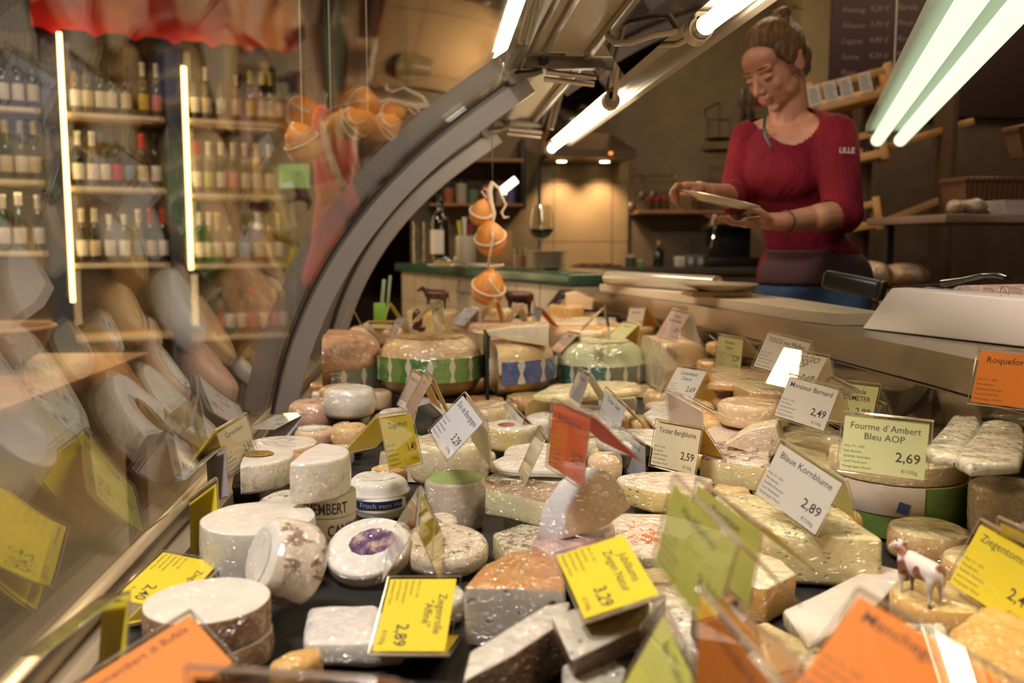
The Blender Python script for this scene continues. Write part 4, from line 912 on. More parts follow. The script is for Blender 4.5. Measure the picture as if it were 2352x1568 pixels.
def torso(bm, g):
    ell(bm, W(1822, 385, 2.62), (.150 + g, .092 + g, .150 + g), SHR); ell(bm, W(1845, 500, 2.63), (.118 + g, .085 + g, .16 + g), SHR)
    ell(bm, W(1862, 640, 2.64), (.155 + g, .105 + g, .15 + g), SHR); ell(bm, W(1806, 395, 2.585), (.118 + g, .078 + g, .085 + g), SHR)
    cap(bm, Ls, W(1838, 288, 2.62), .052 + g, .05 + g); cap(bm, Rs, W(1800, 290, 2.66), .048 + g, .05 + g)
def finger(bm, pts, r=.0082):
    for i in range(len(pts) - 1): cap(bm, pts[i], pts[i + 1], r * (1 - .08 * i), r * (1 - .08 * (i + 1)), 10)
# left hand: palm under the plate, thumb over its rim
def lh(bm):
    cap(bm, Lw, W(1762, 508, 2.30), .024, .022)
    for dy, dz in ((0, 0), (.02, .0), (.04, .004)): cap(bm, W(1765, 505, 2.29 + dy), W(1712, 512, 2.275 + dy), .015, .014)
    for k, (y, e) in enumerate(((2.262, 1664), (2.285, 1650), (2.31, 1652), (2.335, 1668))):
        finger(bm, [W(1712, 513, y), W(1688, 514, y - .003), W((1688 + e) / 2 + 2, 510 - k, y - .004), W(e + 4, 503 - k * 2, y - .002)])
    finger(bm, [W(1764, 498, 2.27), W(1744, 484, 2.255), W(1718, 476, 2.25), W(1704, 474, 2.25)], .0095)
def rh(bm):
    cap(bm, Rw, W(1604, 434, 2.42), .022, .022)
    for k, dy in enumerate((0, .02, .04)): cap(bm, W(1606, 432 + k * 2, 2.40 + dy - .02), W(1574, 428 + k * 2, 2.39 + dy - .02), .015, .013)
    tips = [(1556, 424, 1544, 438, 1554, 458), (1552, 430, 1541, 446, 1556, 466), (1553, 440, 1545, 458, 1562, 474), (1558, 448, 1553, 466, 1572, 480)]
    for k, q in enumerate(tips):
        y = 2.375 + k * .017; finger(bm, [W(1574, 429 + k * 5, y), W(q[0], q[1], y - .012), W(q[2], q[3], y - .016), W(q[4], q[5], y - .010)])
    finger(bm, [W(1602, 440, 2.375), W(1588, 447, 2.345), W(1574, 449, 2.335), W(1566, 447, 2.335)], .0095)
def body(bm):
    torso(bm, -.006)
    cap(bm, H(0, -.03, -.03), W(1815, 300, 2.64), .052, .058)
    cap(bm, W(1772, 322, 2.60), W(1800, 330, 2.585), .020, .014); cap(bm, W(1846, 306, 2.575), W(1812, 328, 2.575), .020, .014)          # collar bones
    ell(bm, W(1808, 345, 2.61), (.085, .055, .06), SHR)
    cap(bm, Ls, Le, .045, .040); cap(bm, Le, Lw, .042, .024); cap(bm, Le, W(1880, 500, 2.37), .042, .038)
    cap(bm, Rs, Re, .043, .038); cap(bm, Re, Rw, .040, .023); lh(bm); rh(bm)
    # head
    he(bm, (0, -.014, .028), (.072, .092, .084)); he(bm, (0, .034, -.020), (.059, .056, .082)); he(bm, (0, .030, -.070), (.044, .048, .036))
    he(bm, (0, .066, -.097), (.019, .016, .014)); he(bm, (0, .045, .04), (.060, .045, .045))
    hcap(bm, (0, .086, .004), (0, .108, -.034), .0075, .0105); he(bm, (.011, .096, -.038), (.008, .010, .007)); he(bm, (-.011, .096, -.038), (.008, .010, .007))
    for s in (-1, 1):
        he(bm, (s * .030, .078, .018), (.026, .012, .009), RZ(-s * 14)); he(bm, (s * .036, .062, -.030), (.019, .016, .022)); he(bm, (s * .031, .0765, -.004), (.0165, .0115, .0105))
        he(bm, (s * .073, -.012, -.006), (.007, .018, .031), RZ(s * 20)); he(bm, (s * .077, -.018, .010), (.006, .012, .014), RZ(s * 24)); he(bm, (s * .042, .02, -.060), (.018, .03, .025))
    he(bm, (0, .088, -.058), (.021, .011, .010)); he(bm, (0, .0865, -.072), (.017, .011, .008))
blob('body', body, m_skin, wm, .0042, 3, .5)
def lips(bm): he(bm, (0, .0955, -.060), (.0185, .0065, .0038)); he(bm, (0, .0945, -.067), (.016, .0065, .0046)); he(bm, (.006, .0965, -.0585), (.006, .005, .0035)); he(bm, (-.006, .0965, -.0585), (.006, .005, .0035))
blob('lips', lips, simple('lip colour', (.36, .10, .08), .5), wm, .0018, 2)
m_lash = simple('dark lashes', (.05, .025, .015), .8); m_brow = simple('brown eyebrow', (.13, .07, .035), .9)
for s in (-1, 1):
    bm = bmesh.new(); tube(bm, [H(s * (.031 + u * .016), .0885 - abs(u) * .006, -.0095 + abs(u) * .0035) for u in (-1, -.5, 0, .5, 1)], [.0008, .0018, .002, .002, .001], 6); obj('eyelashes', bm, m_lash, wm)
    bm = bmesh.new(); tube(bm, [H(s * (.030 + u * .020), .091 - (u + .3) ** 2 * .008, .0225 + (1 - u * u) * .004) for u in (-1, -.5, 0, .5, 1)], [.0015, .003, .003, .0025, .001], 6); obj('eyebrow', bm, m_brow, wm)
# hair: swept back into a bun
def hairmat():
    t = NT('light brown hair'); n = t.noise(60, 5, .7, (1, 1, .18), .8); t.base(t.ramp(n, [(.3, (.05, .022, .008)), (.55, (.14, .07, .026)), (.75, (.27, .15, .06))])); t.b.inputs['Roughness'].default_value = .45
    t.b.inputs['Specular IOR Level'].default_value = .3; t.bump(n, 1, .008); return t.mat
m_hair = hairmat()
def hair(bm):
    he(bm, (0, -.026, .050), (.081, .093, .079), RX(10)); he(bm, (0, -.06, .000), (.070, .060, .065)); he(bm, (0, -.075, -.045), (.045, .035, .030))
    he(bm, (0, -.085, .098), (.036, .034, .030)); he(bm, (.012, -.100, .108), (.024, .024, .024)); he(bm, (-.014, -.088, .118), (.024, .026, .018)); he(bm, (0, -.02, .075), (.070, .075, .058))
    for s in (-1, 1): he(bm, (s * .066, -.020, .030), (.016, .055, .036), RX(-20)); he(bm, (s * .064, .020, .045), (.014, .030, .028))
blob('hair', hair, m_hair, wm, .0045, 3)
bm = bmesh.new(); r2 = random.Random(3)
for i in range(70):       # combed strands from the hairline to the bun, and loose ends
    a = r2.uniform(-1.25, 1.25); z0 = .035 + .05 * math.cos(a) ** 2; x0 = .074 * math.sin(a); y0 = .052 * math.cos(a) + .015
    P0 = Vector((x0, y0, z0 + r2.uniform(-.004, .004))); P3 = Vector((r2.uniform(-.02, .02), -.09, .10)); pts = []
    for k in range(7):
        u = k / 6; p = P0.lerp(P3, u); d = p - Vector((0, -.026, .050)); q = Vector((d.x / .081, d.y / .093, d.z / .079)); L = max(q.length, .3)
        p = Vector((0, -.026, .050)) + d / L * (1.012 + .02 * math.sin(u * 3.1)) if u < .8 else p + Vector((0, 0, .012)); pts.append(H(*p))
    tube(bm, pts, [.0018, .0024, .0024, .0024, .002, .002, .001], 5)
for i in range(16):
    a = r2.uniform(0, 6.28); b = Vector((.028 * math.cos(a), -.092 + .028 * math.sin(a), .108 + r2.uniform(0, .02))); e = b + Vector((math.cos(a), math.sin(a) - .4, r2.uniform(-.9, .5))) * r2.uniform(.015, .035)
    tube(bm, [H(*b), H(*((b + e) / 2 + Vector((0, 0, .006)))), H(*e)], [.0018, .0014, .0005], 5)
hs = obj('hair_strands', bm, m_hair, wm, ang=60)
# dark red top with scoop neck and three-quarter sleeves
t = NT('dark red jersey'); t.base(t.ramp(t.noise(8, 3), [(.3, (.11, .005, .013)), (.7, (.165, .008, .018))])); t.b.inputs['Roughness'].default_value = .8; t.b.inputs['Specular IOR Level'].default_value = .15
t.bump(t.noise(9, 4, .55, (1, 1, .5), 1.8), .55, .03); m_shirt = t.mat
def shirt(bm):
    torso(bm, .006); cap(bm, Ls, Le, .062, .054); cap(bm, Le, W(1895, 500, 2.40), .052, .047); cap(bm, Rs, Re, .058, .050); cap(bm, Re, W(1682, 448, 2.58), .048, .046)
so = blob('red_top', shirt, m_shirt, wm, .006, 3)
bm = bmesh.new(); bm.from_mesh(so.data); nc = W(1803, 250, 2.60); z_cut = W(1850, 655, 2.6).z
cx1 = W(1898, 500, 2.4); dl = (Lw - Le).normalized()
kill = []
for v in bm.verts:
    d = v.co - nc
    if (d.x / .066) ** 2 + (d.z / .112) ** 2 < 1 and v.co.y < W(1803, 250, 2.70).y + .03: kill.append(v)
    elif d.z > -.005 and abs(d.x) < .05: kill.append(v)
    elif v.co.z < z_cut: kill.append(v)
    elif (v.co - cx1).dot(dl) > -.01 and (v.co - cx1).length < .09: kill.append(v)
bmesh.ops.delete(bm, geom=kill, context='VERTS'); bmesh.ops.solidify(bm, geom=bm.faces[:], thickness=.003)
for f in bm.faces: f.smooth = True
bm.to_mesh(so.data); bm.free()
def straps(bm):
    tube(bm, [W(1757, 268, 2.555), W(1755, 292, 2.54), W(1760, 315, 2.53), W(1772, 338, 2.52)], .005, 8, flat=.5)
bm = bmesh.new(); straps(bm); obj('black_strap', bm, m_dark, wm)
# small pale print on the sleeve
bm = bmesh.new(); p = W(1938, 352, 2.42); 
put_text(bm, 'LILLE', 0, 0, .016, .055, align='c', bold=.02, M=MV(p + Vector((.004, -.012, 0))) @ RZ(8)); obj('sleeve_print', bm, simple('pale print', (.55, .48, .36), .7), wm)
def apron(bm): ell(bm, W(1866, 640, 2.64), (.172, .122, .125), SHR); ell(bm, W(1852, 540, 2.63), (.134, .102, .13), SHR)
ao = blob('apron', apron, simple('dark brown apron', (.045, .012, .014), .8, bump=(20, .3, .02)), wm, .008, 3)
bm = bmesh.new(); bm.from_mesh(ao.data); nd = Vector((-.34, -.94, 0)); cc = W(1862, 600, 2.64)
bmesh.ops.delete(bm, geom=[v for v in bm.verts if (v.co - cc).dot(nd) < .02 or v.co.z > W(1860, 572, 2.6).z or v.co.z < W(1860, 655, 2.6).z], context='VERTS'); bmesh.ops.solidify(bm, geom=bm.faces[:], thickness=.004)
for f in bm.faces: f.smooth = True
bm.to_mesh(ao.data); bm.free()
def jeans(bm):
    ell(bm, W(1865, 665, 2.64), (.165, .115, .13), SHR)
    for s in (-1, 1):
        d = Vector((math.cos(R(-32)), math.sin(R(-32)), 0)) * s * .085; b = W(1865, 680, 2.64) + d
        cap(bm, b, Vector((b.x, b.y - .01, .50)), .088, .062); cap(bm, Vector((b.x, b.y - .01, .50)), Vector((b.x, b.y + .01, .10)), .062, .05)
blob('jeans', jeans, simple('blue denim', (.035, .07, .15), .8, bump=(60, .3, .01)), wm, .01, 3)
for s in (-1, 1):
    d = Vector((math.cos(R(-32)), math.sin(R(-32)), 0)) * s * .085; b = W(1865, 680, 2.64) + d
    def shoe(bm): cap(bm, Vector((b.x, b.y + .03, .052)), Vector((b.x - .03, b.y - .13, .042)), .045, .036)
    blob('shoe', shoe, m_dark, wm, .01, 2)
bm = bmesh.new(); c = W(1806, 508, 2.315); ax = (Lw - Le).normalized(); u = ax.cross(Vector((0, 0, 1))).normalized(); v = ax.cross(u)
tube(bm, [c + (u * math.cos(i / 20 * 6.2832) + v * math.sin(i / 20 * 6.2832)) * .0285 for i in range(20)], .0018, 6, closed=True); obj('bracelet', bm, m_dark, wm)
# the plate she holds
pt = thing('dinner_plate', 'white plate held tilted in the woman\'s hands', 'plate', at(1652, 470, 2.315), (R(4), R(12), 0))
bm = bmesh.new(); lathe(bm, [(0, 0), (.055, 0), (.06, .004), (.100, .013), (.103, .0155), (.100, .017), (.058, .008), (0, .006)], 56); obj('plate_body', bm, m_wht, pt)

ell, cap = _ell, _cap
# ================================================================ ON THE STAFF COUNTER
m_pe = simple('white cutting plastic', (.72, .62, .50), .45, bump=(200, .1, .001))
# long white board whose edge runs along the counter
z = LZ
bd = thing('cutting_board', 'long white plastic cutting board lying along the staff counter', 'board')
pts = [on(1372, 648, z + .012), on(1600, 684, z + .012), on(1985, 728, z + .012)]
e0 = Vector((.515, 2.92, 0)); 
board_outline = [(.592, 3.28), (.70, 2.76), (.752, 2.48), (.815, 1.98), (.855, 1.88), (.97, 1.88), (.96, 2.40), (.88, 2.85), (.80, 3.28)]
bm = bmesh.new(); prism(bm, board_outline, z + .0008, z + .026); bevel_all(bm, .005, 3); obj('board', bm, m_pe, bd)
zt = z + .0268
# cling film roll in a carton
fr = thing('cling_film_roll', 'silvery roll of cling film on the white cutting board', 'roll'); a = on(1392, 628, zt + .022); b = on(1640, 640, zt + .022)
A_ = Vector((.585, 2.85, zt + .023)); B_ = Vector((.80, 2.42, zt + .023)); A_ = at(1398, 622, 3.15); B_ = at(1648, 640, 2.66); A_.z = B_.z = zt + .026
bm = bmesh.new(); cyl(bm, A_, B_, .025, n=28); obj('film', bm, simple('film roll', (.62, .58, .52), .18, .3, coat=.8, bump=(50, .3, .003)), fr)
d = (B_ - A_).normalized(); bm = bmesh.new(); cyl(bm, A_ - d * .02, A_ - d * .0005, .013, n=20); cyl(bm, B_ + d * .0005, B_ + d * .02, .013, n=20); obj('cardboard_core', bm, simple('cardboard', (.45, .30, .16), .8), fr)
# plate with crackers
pl = thing('dinner_plate', 'white plate with crackers on the white cutting board in front of the woman', 'plate', at(1650, 657, 2.50)); pl.location.z = zt + .016
bm = bmesh.new(); lathe(bm, [(0, 0), (.055, 0), (.06, .003), (.108, .017), (.109, .020), (.058, .007), (0, .005)], 48); obj('plate_body', bm, m_wht, pl)
sbd = thing('serving_board', 'thin pale serving board under the plate with crackers', 'board', (pl.location.x, pl.location.y, zt + .0005)); bm = bmesh.new(); box(bm, -.09, .08, -.05, .06, 0, .0145, .003); obj('board', bm, simple('beech board', (.42, .25, .11), .5, var=.1), sbd)
for k, (x, y) in enumerate(((-.050, 0), (.002, -.012), (.050, .01))):
    t = thing('cracker', ['left', 'middle', 'right'][k] + ' round yellowish cracker on the plate in front of the woman', 'cracker', pl.location + Vector((x, y, .0095)), (R(2), R(-3), 0), group='crackers on the plate')
    bm = bmesh.new(); lathe(bm, [(0, 0), (.020, 0), (.023, .003), (.020, .006), (0, .007)], 24); obj('cracker_body', bm, simple('cracker', (.66, .42, .18), .7, bump=(200, .5)), t)
# white block with knife and slicer
wb = thing('white_block', 'thick white plastic block standing on the steel counter at the right edge', 'block')
Yb = 1.17
def vp(px, py, Y): return at(px, py, Y)
c = [vp(1977, 757, 1.80), vp(2046, 661, 1.84), vp(2420, 694, 1.42), vp(2420, 812, 1.40)]
c[0].z = LZ + .001; c[3].z = LZ + .001; off = Vector((.10, .05, 0))
bm = bmesh.new(); f = [bm.verts.new(v) for v in c]; bk = [bm.verts.new(v + off) for v in c]
bm.faces.new(f); bm.faces.new(bk[::-1])
for i in range(4): bm.faces.new((f[i], f[(i + 1) % 4], bk[(i + 1) % 4], bk[i]))
bmesh.ops.recalc_face_normals(bm, faces=bm.faces[:]); bevel_all(bm, .005, 3); obj('block', bm, simple('bright white plastic', (.66, .58, .55), .4), wb)
ztop = (c[1] + off * .3).z
kn = thing('cheese_knife', 'black handled steel knife lying behind the white block', 'knife')
h0 = vp(1892, 640, 2.02); h1 = vp(2024, 668, 1.93); dr = (h1 - h0).normalized()
bm = bmesh.new(); L = (h1 - h0).length; yy = Vector((0, 0, 1)).cross(dr).normalized(); zz = dr.cross(yy); KM = Matrix(((dr.x, yy.x, zz.x, h0.x), (dr.y, yy.y, zz.y, h0.y), (dr.z, yy.z, zz.z, h0.z), (0, 0, 0, 1)))
box(bm, 0, L, -.018, .018, -.020, .022, .011, M=KM, seg=4); obj('handle', bm, simple('black handle', (.016, .017, .015), .35), kn)
bm = bmesh.new(); box(bm, L - .004, L + .007, -.019, .019, -.022, .023, .005, M=KM); obj('bolster', bm, simple('black handle', (.016, .017, .015), .35), kn)
bm = bmesh.new(); tip = c[1] + off * .5; tube(bm, [h1 + dr * .002, h1 + Vector((-.002, -.002, -.022)), Vector((h1.x - .004, h1.y, LZ + .006))], .0035, 8); obj('wire', bm, m_chrome, kn)
sl = thing('cheese_slicer', 'dark cheese slicer with curved shiny handle lying on the white block', 'slicer')
P = [vp(2050, 657, 1.88), vp(2110, 654, 1.84), vp(2170, 650, 1.78), vp(2215, 642, 1.74), vp(2260, 632, 1.70), vp(2296, 632, 1.66), vp(2312, 638, 1.64)]
bm = bmesh.new(); tube(bm, P[2:], [.018, .012, .011, .012, .008], 12, flat=.45); obj('handle', bm, simple('dark polished steel', (.10, .10, .09), .12, .9), sl)
bm = bmesh.new(); q = [P[0], P[1], P[2], P[2] + Vector((.02, .04, 0)), P[0] + Vector((.01, .03, 0))]
lo = [bm.verts.new(v + Vector((0, 0, -.006))) for v in q]; hi = [bm.verts.new(v + Vector((0, 0, -.002))) for v in q]
for i in range(5): bm.faces.new((lo[i], lo[(i + 1) % 5], hi[(i + 1) % 5], hi[i]))
bm.faces.new(lo); bm.faces.new(hi[::-1]); obj('blade', bm, simple('dark polished steel', (.10, .10, .09), .12, .9), sl)
bm = bmesh.new(); p = vp(2306, 672, 1.58); tube(bm, [p + Vector((.008 * math.cos(a / 14 * 6.2832), 0, .011 * math.sin(a / 14 * 6.2832))) for a in range(14)], .0012, 6, closed=True); tag(obj('wire_ring', bm, m_chrome), 'small steel wire ring on top of the white block', 'ring')
sg = thing('salami', 'pale mottled salami end behind the slicer handle', 'sausage', vp(2265, 668, 1.80)); sg.location.z = LZ
bm = bmesh.new(); cyl(bm, (-.05, .0, .045), (.16, .06, .045), .044, n=28); bevel_all(bm, .012, 3); obj('salami_body', bm, rind('salami skin', (.55, .38, .34), (.30, .10, .10), 60, .5, .62, .4, .6), sg)
# ================================================================ CHEESES
steps = []; DM = DZ + .0075
m_step = simple('black display step', (.010, .009, .008), .5)
def step_under(x, y, z, r):
    if z - DZ > .016: steps.append((x, y, z, r))
def wheel(name, lab, px, yb, Y, w, hpx, rm, pm=None, tm=None, a=(0, 360), bulge=.0, bev=.12, tilt=(0, 0, 0), flat=True, cat='cheese', group=None, wob=.0012, step=True, n=48, side='rind'):
    s = Y / F; r = w * s / 2; h = hpx * s
    X = at(px, yb, Y).x; z = max(at(px, yb, Y - r * .95).z, DM)
    t = thing(name, lab, cat, (X, Y, z), tuple(R(v) for v in tilt), group)
    b = min(r, h) * bev
    pr = [(0, 0), (r - b, 0)]
    for k in range(1, 5): g = R(k * 22.5); pr.append((r - b + b * math.sin(g), b - b * math.cos(g)))
    for k in range(1, 6): u = k / 6; pr.append((r * (1 + bulge * math.sin(u * math.pi)), b + (h - 2 * b) * u))
    m0 = len(pr)
    for k in range(0, 5): g = R(k * 22.5); pr.append((r - b + b * math.cos(g), h - b + b * math.sin(g)))
    pr += [(r * .66, h), (r * .33, h), (0, h)]
    bm = bmesh.new(); lathe(bm, pr, n, a[0], a[1], mi=0, caps=2)
    bmesh.ops.recalc_face_normals(bm, faces=bm.faces[:])
    for f in bm.faces:
        if f.material_index == 0 and f.calc_center_median().z > h - b * .3: f.material_index = 1
    wobble(bm, wob, 30, px)
    tm = tm or rm; spec = {0: (side, rm), 1: ('top_rind' if side == 'rind' else 'top', tm)}
    if pm: spec[2] = ('cut_face', pm)
    if tm is rm:
        for f in bm.faces:
            if f.material_index == 1: f.material_index = 0
        spec.pop(1)
    if len(spec) == 1: obj('cheese_body' if side == 'rind' else side, bm, rm, t, ang=60)
    else: split(t, bm, spec, 50)
    if step and not any(tilt): step_under(X, Y, z, r * .8)
    return t, r, h, s
def poly(name, lab, pts, Y, h, top, side, third=None, bev=.004, bottom=None, wob=.0012, cat='cheese', yref=None, tsel=None, step=True, group=None, topn='top_rind', siden='cut_face', thirdn='rind_face', cuts=2):
    """cheese standing on the deck or pile; pts: outline of its top in the photograph, laid on a horizontal plane at distance Y"""
    ax = sum(p[0] for p in pts) / len(pts); ay = sum(p[1] for p in pts) / len(pts)
    if isinstance(Y, tuple):         # (image row of the foot of its front, level it stands on)
        yb, z0 = Y; z0 = max(z0, DM); xf, yf = max(pts, key=lambda p: p[1]); Yf = on(xf, yb, z0).y; z = at(xf, yf, Yf).z; h = z - z0 - .0005
    else: z = at(ax, ay, Y).z
    P = [on(x, y, z) for x, y in pts]
    h = min(h, z - DM); c = sum(P, Vector()) / len(P); c.z = z - h
    t = thing(name, lab, cat, c, group=group); bm = bmesh.new(); Q = [(p.x - c.x, p.y - c.y) for p in P]
    if sum(Q[i][0] * Q[(i + 1) % len(Q)][1] - Q[(i + 1) % len(Q)][0] * Q[i][1] for i in range(len(Q))) < 0: Q.reverse()
    prism(bm, Q, 0, h, 0); bmesh.ops.recalc_face_normals(bm, faces=bm.faces[:]); bevel_all(bm, bev, 3)
    bm.normal_update()
    for f in bm.faces:
        nrm = f.normal
        f.material_index = 1 if nrm.z > .6 else 0
        if third is not None and nrm.z < .6 and tsel and nrm.xy.length > .1 and nrm.xy.normalized().dot(Vector(tsel).normalized()) > .55: f.material_index = 2
    if cuts:
        es = [e for e in bm.edges if e.calc_length() > .012]; bmesh.ops.subdivide_edges(bm, edges=es, cuts=cuts, use_grid_fill=True)
        bmesh.ops.triangulate(bm, faces=[f for f in bm.faces if len(f.verts) > 4])
    wobble(bm, wob, 35, ax)
    spec = {0: (siden, side), 1: (topn, top)}
    if third is not None: spec[2] = (thirdn, third)
    if top is side and third is None:
        for f in bm.faces: f.material_index = 0
        obj('cheese_body', bm, top, t, 45)
    else: split(t, bm, spec, 45)
    if step: step_under(c.x, c.y, c.z, min(max(p.x for p in P) - min(p.x for p in P), max(p.y for p in P) - min(p.y for p in P)) * .45)
    return t, z, h
def slab(name, lab, pts, Y, vec, front, side, cat='cheese', bev=.003, Ys=None, frontn='flat_face', siden='rind', wob=.001):
    """upright piece: front outline given at distance Y (or one distance per point), thickness vec"""
    P = [at(x, y, (Ys[i] if Ys else Y)) for i, (x, y) in enumerate(pts)]; c = sum(P, Vector()) / len(P); t = thing(name, lab, cat, c)
    bm = bmesh.new(); v = Vector(vec); A_ = [bm.verts.new(p - c) for p in P]; B_ = [bm.verts.new(p - c + v) for p in P]; n = len(P)
    bm.faces.new(A_); bm.faces.new(B_[::-1])
    for i in range(n): bm.faces.new((A_[i], A_[(i + 1) % n], B_[(i + 1) % n], B_[i]))
    bmesh.ops.recalc_face_normals(bm, faces=bm.faces[:]); bevel_all(bm, bev, 3); bm.normal_update(); vn = v.normalized()
    for f in bm.faces: f.material_index = 0 if -f.normal.dot(vn) > .62 else 1
    wobble(bm, wob, 40, pts[0][0]); split(t, bm, {0: (frontn, front), 1: (siden, side)}, 45); return t
def band(t, r, z0, z1, a0, a1, m, name='label_band', bulge=0, n=40):
    bm = bmesh.new(); rr = r * (1 + bulge) + .0012; lathe(bm, [(rr - .001, z0 - .0005), (rr, z0), (rr, (z0 + z1) / 2), (rr, z1), (rr - .001, z1 + .0005)], n, a0, a1); return obj(name, bm, m, t)
# cheese materials
orange_tan = rind('orange tan rind', (.62, .34, .17), (.52, .26, .11), 12, .4, .7, .1, 1.0)
tan = rind('tan gouda rind', (.62, .42, .20), (.54, .34, .15), 12, .4, .7, .1, 1.0)
tan2 = rind('golden gouda rind', (.68, .47, .20), (.55, .35, .13), 14, .4, .7, .15, 1.0)
pgreen = rind('pale green gouda rind', (.48, .52, .30), (.42, .45, .26), 10, .4, .7, .1, 1.0, ws=.9, wsc=70)
peach = rind('peach rind', (.74, .54, .33), (.66, .44, .24), 20, .4, .7, .1, 1.0, ws=.7, wsc=80)
p_gouda = paste('gouda paste', (.72, .52, .20)); p_cream = paste('cream paste', (.78, .68, .46)); p_white = paste('white paste', (.72, .66, .56)); p_yellow = paste('yellow paste', (.78, .62, .25), holes=70)
p_yel2 = paste('soft yellow paste', (.80, .66, .34)); p_blue = paste('blue veined yellow paste', (.76, .66, .34), veins=85); p_roq = paste('blue veined white paste', (.76, .72, .58), veins=75)
p_hole = paste('yellow paste with small holes', (.78, .64, .30), holes=130); p_grey = paste('pale grey paste', (.58, .53, .44), holes=60)
p_green = paste('greenish cream paste', (.62, .58, .30))
bloom = rind('bloomy white rind', (.74, .69, .60), (.60, .50, .38), 60, .55, .8, .35, 1.0)
bloom2 = rind('bloomy white rind with tan streaks', (.72, .66, .54), (.46, .28, .13), 70, .53, .68, .5, 1.0, vec=(1, 1, .5))
plainw = rind('smooth white goat cheese', (.74, .70, .62), (.68, .62, .52), 25, .45, .8, .12, .8)
cutw = rind('smooth cut white top', (.72, .66, .58), (.70, .63, .54), 12, .4, .8, .05, .6, ws=.15)
brown = rind('brown mottled rind', (.33, .16, .07), (.60, .46, .30), 130, .48, .62, .8, .7)
caramel = rind('smooth caramel rind', (.56, .26, .07), (.42, .17, .04), 18, .4, .7, .3, 1.0)
brownd = rind('dark brown rind', (.20, .09, .035), (.13, .055, .02), 25, .4, .7, .3, .8)
herbs = rind('herb covered rind', (.66, .56, .42), (.09, .06, .03), 110, .50, .56, 1, 1.0, vec=(1, 1, .6))
herbp = rind('pink white rind with herbs', (.76, .62, .48), (.30, .16, .06), 75, .60, .66, .5, 1.0)
herbd = rind('dense dark herb crust', (.34, .22, .12), (.62, .50, .34), 140, .50, .62, 1, 1.0)
streak = rind('cream rind with brown streaks', (.70, .60, .46), (.16, .07, .04), 46, .55, .59, .5, 1.0, vec=(1, 1, .7))
mottle = rind('grey mottled rind', (.50, .40, .28), (.66, .58, .44), 110, .45, .6, .8, .8)
fourm = rind('stilton crust', (.62, .46, .24), (.74, .64, .44), 60, .45, .6, .5, .9)
washed = rind('orange washed rind', (.66, .38, .13), (.76, .56, .28), 40, .4, .65, .4, 1.0, ws=.8)
pinkr = rind('pink sausage skin', (.66, .40, .28), (.60, .34, .24), 15, .4, .7, .1, 1.0)
net = rind('peach netted rind', (.70, .50, .32), (.58, .38, .22), 160, .4, .6, .6, .8)
greenw = simple('green printed wrap', (.14, .24, .05), .35, var=.25, coat=.8, bump=(50, .4, .004))
paperw = simple('white printed paper wrap', (.66, .54, .46), .55, bump=(38, .8, .01), coat=.2)
orange_r = rind('orange cheese rind', (.62, .33, .07), (.72, .46, .14), 22, .4, .7, .2, 1.0)
def labelmat(name, c1, c2, c3, gap=.075, wdt=.055):
    """printed band: coloured panels divided by light diamonds, as around the big wheels"""
    t = NT(name); t.tc(); sp = t.n('ShaderNodeSeparateXYZ'); t.l(t._tc.outputs['Object'], sp.inputs[0])
    an = t.math('ARCTAN2', sp.outputs[1], sp.outputs[0]); u = t.math('FRACT', t.math('MULTIPLY', an, 2.55)); d = t.math('ABSOLUTE', t.math('SUBTRACT', u, .5))
    zz = t.math('FRACT', t.math('MULTIPLY', sp.outputs[2], 24)); dz = t.math('MULTIPLY', t.math('ABSOLUTE', t.math('SUBTRACT', zz, .5)), .22)
    k = t.math('GREATER_THAN', t.math('ADD', d, dz), .455); stripe = t.math('GREATER_THAN', t.noise(120, 2, .5, (.25, .25, 2.5)), .60)
    col = t.mix(t.math('MULTIPLY', stripe, .35), c1, c3); col = t.mix(t.math('GREATER_THAN', t.noise(9, 1), .55), col, c2); col = t.mix(k, col, (.66, .60, .46))
    t.base(col); t.b.inputs['Roughness'].default_value = .35; t.wrap(1.0, 90, .4); return t.mat
lab_g = labelmat('green wheel label', (.06, .20, .03), (.16, .28, .05), (.45, .50, .25)); lab_b = labelmat('blue wheel label', (.03, .07, .26), (.05, .10, .30), (.45, .48, .55)); lab_t = labelmat('teal wheel label', (.02, .13, .10), (.16, .17, .12), (.35, .38, .28))

# --- the row of big wheels
t, r, h, s = wheel('gouda_cheese', 'half wheel of orange tan cheese with teal label, leftmost of the big wrapped wheels', 752, 905, 2.40, 246, 122, orange_tan, p_gouda, a=(-88, 92), bulge=.05, bev=.35); band(t, r, h * .04, h * .42, -80, 60, lab_t, bulge=.045)
t, r, h, s = wheel('gouda_cheese', 'large tan wheel with green label panels, second of the big wrapped wheels', 990, 920, 2.36, 236, 132, tan, a=(0, 360), bulge=.06, bev=.42); band(t, r, h * .30, h * .70, 180, 360, lab_g, bulge=.062)
t, r, h, s = wheel('gouda_cheese', 'cut golden wheel with dark blue label panels in the row of big wheels', 1125, 915, 2.44, 300, 112, tan2, p_gouda, a=(-86, 84), bulge=.05, bev=.40); band(t, r, h * .28, h * .72, -84, 60, lab_b, bulge=.05)
t, r, h, s = wheel('gouda_cheese', 'pale green wheel in crinkled film with dark green label band', 1376, 898, 2.50, 204, 104, pgreen, bulge=.05, bev=.42, wob=.002); band(t, r, h * .12, h * .52, 180, 360, lab_t, bulge=.052)
t, r, h, s = wheel('gouda_cheese', 'cut peach coloured wheel with teal label, rightmost of the big wrapped wheels', 1494, 905, 2.36, 262, 110, peach, p_cream, a=(-90, 88), bulge=.04, bev=.38); band(t, r, h * .12, h * .55, -80, 40, lab_t, bulge=.04)
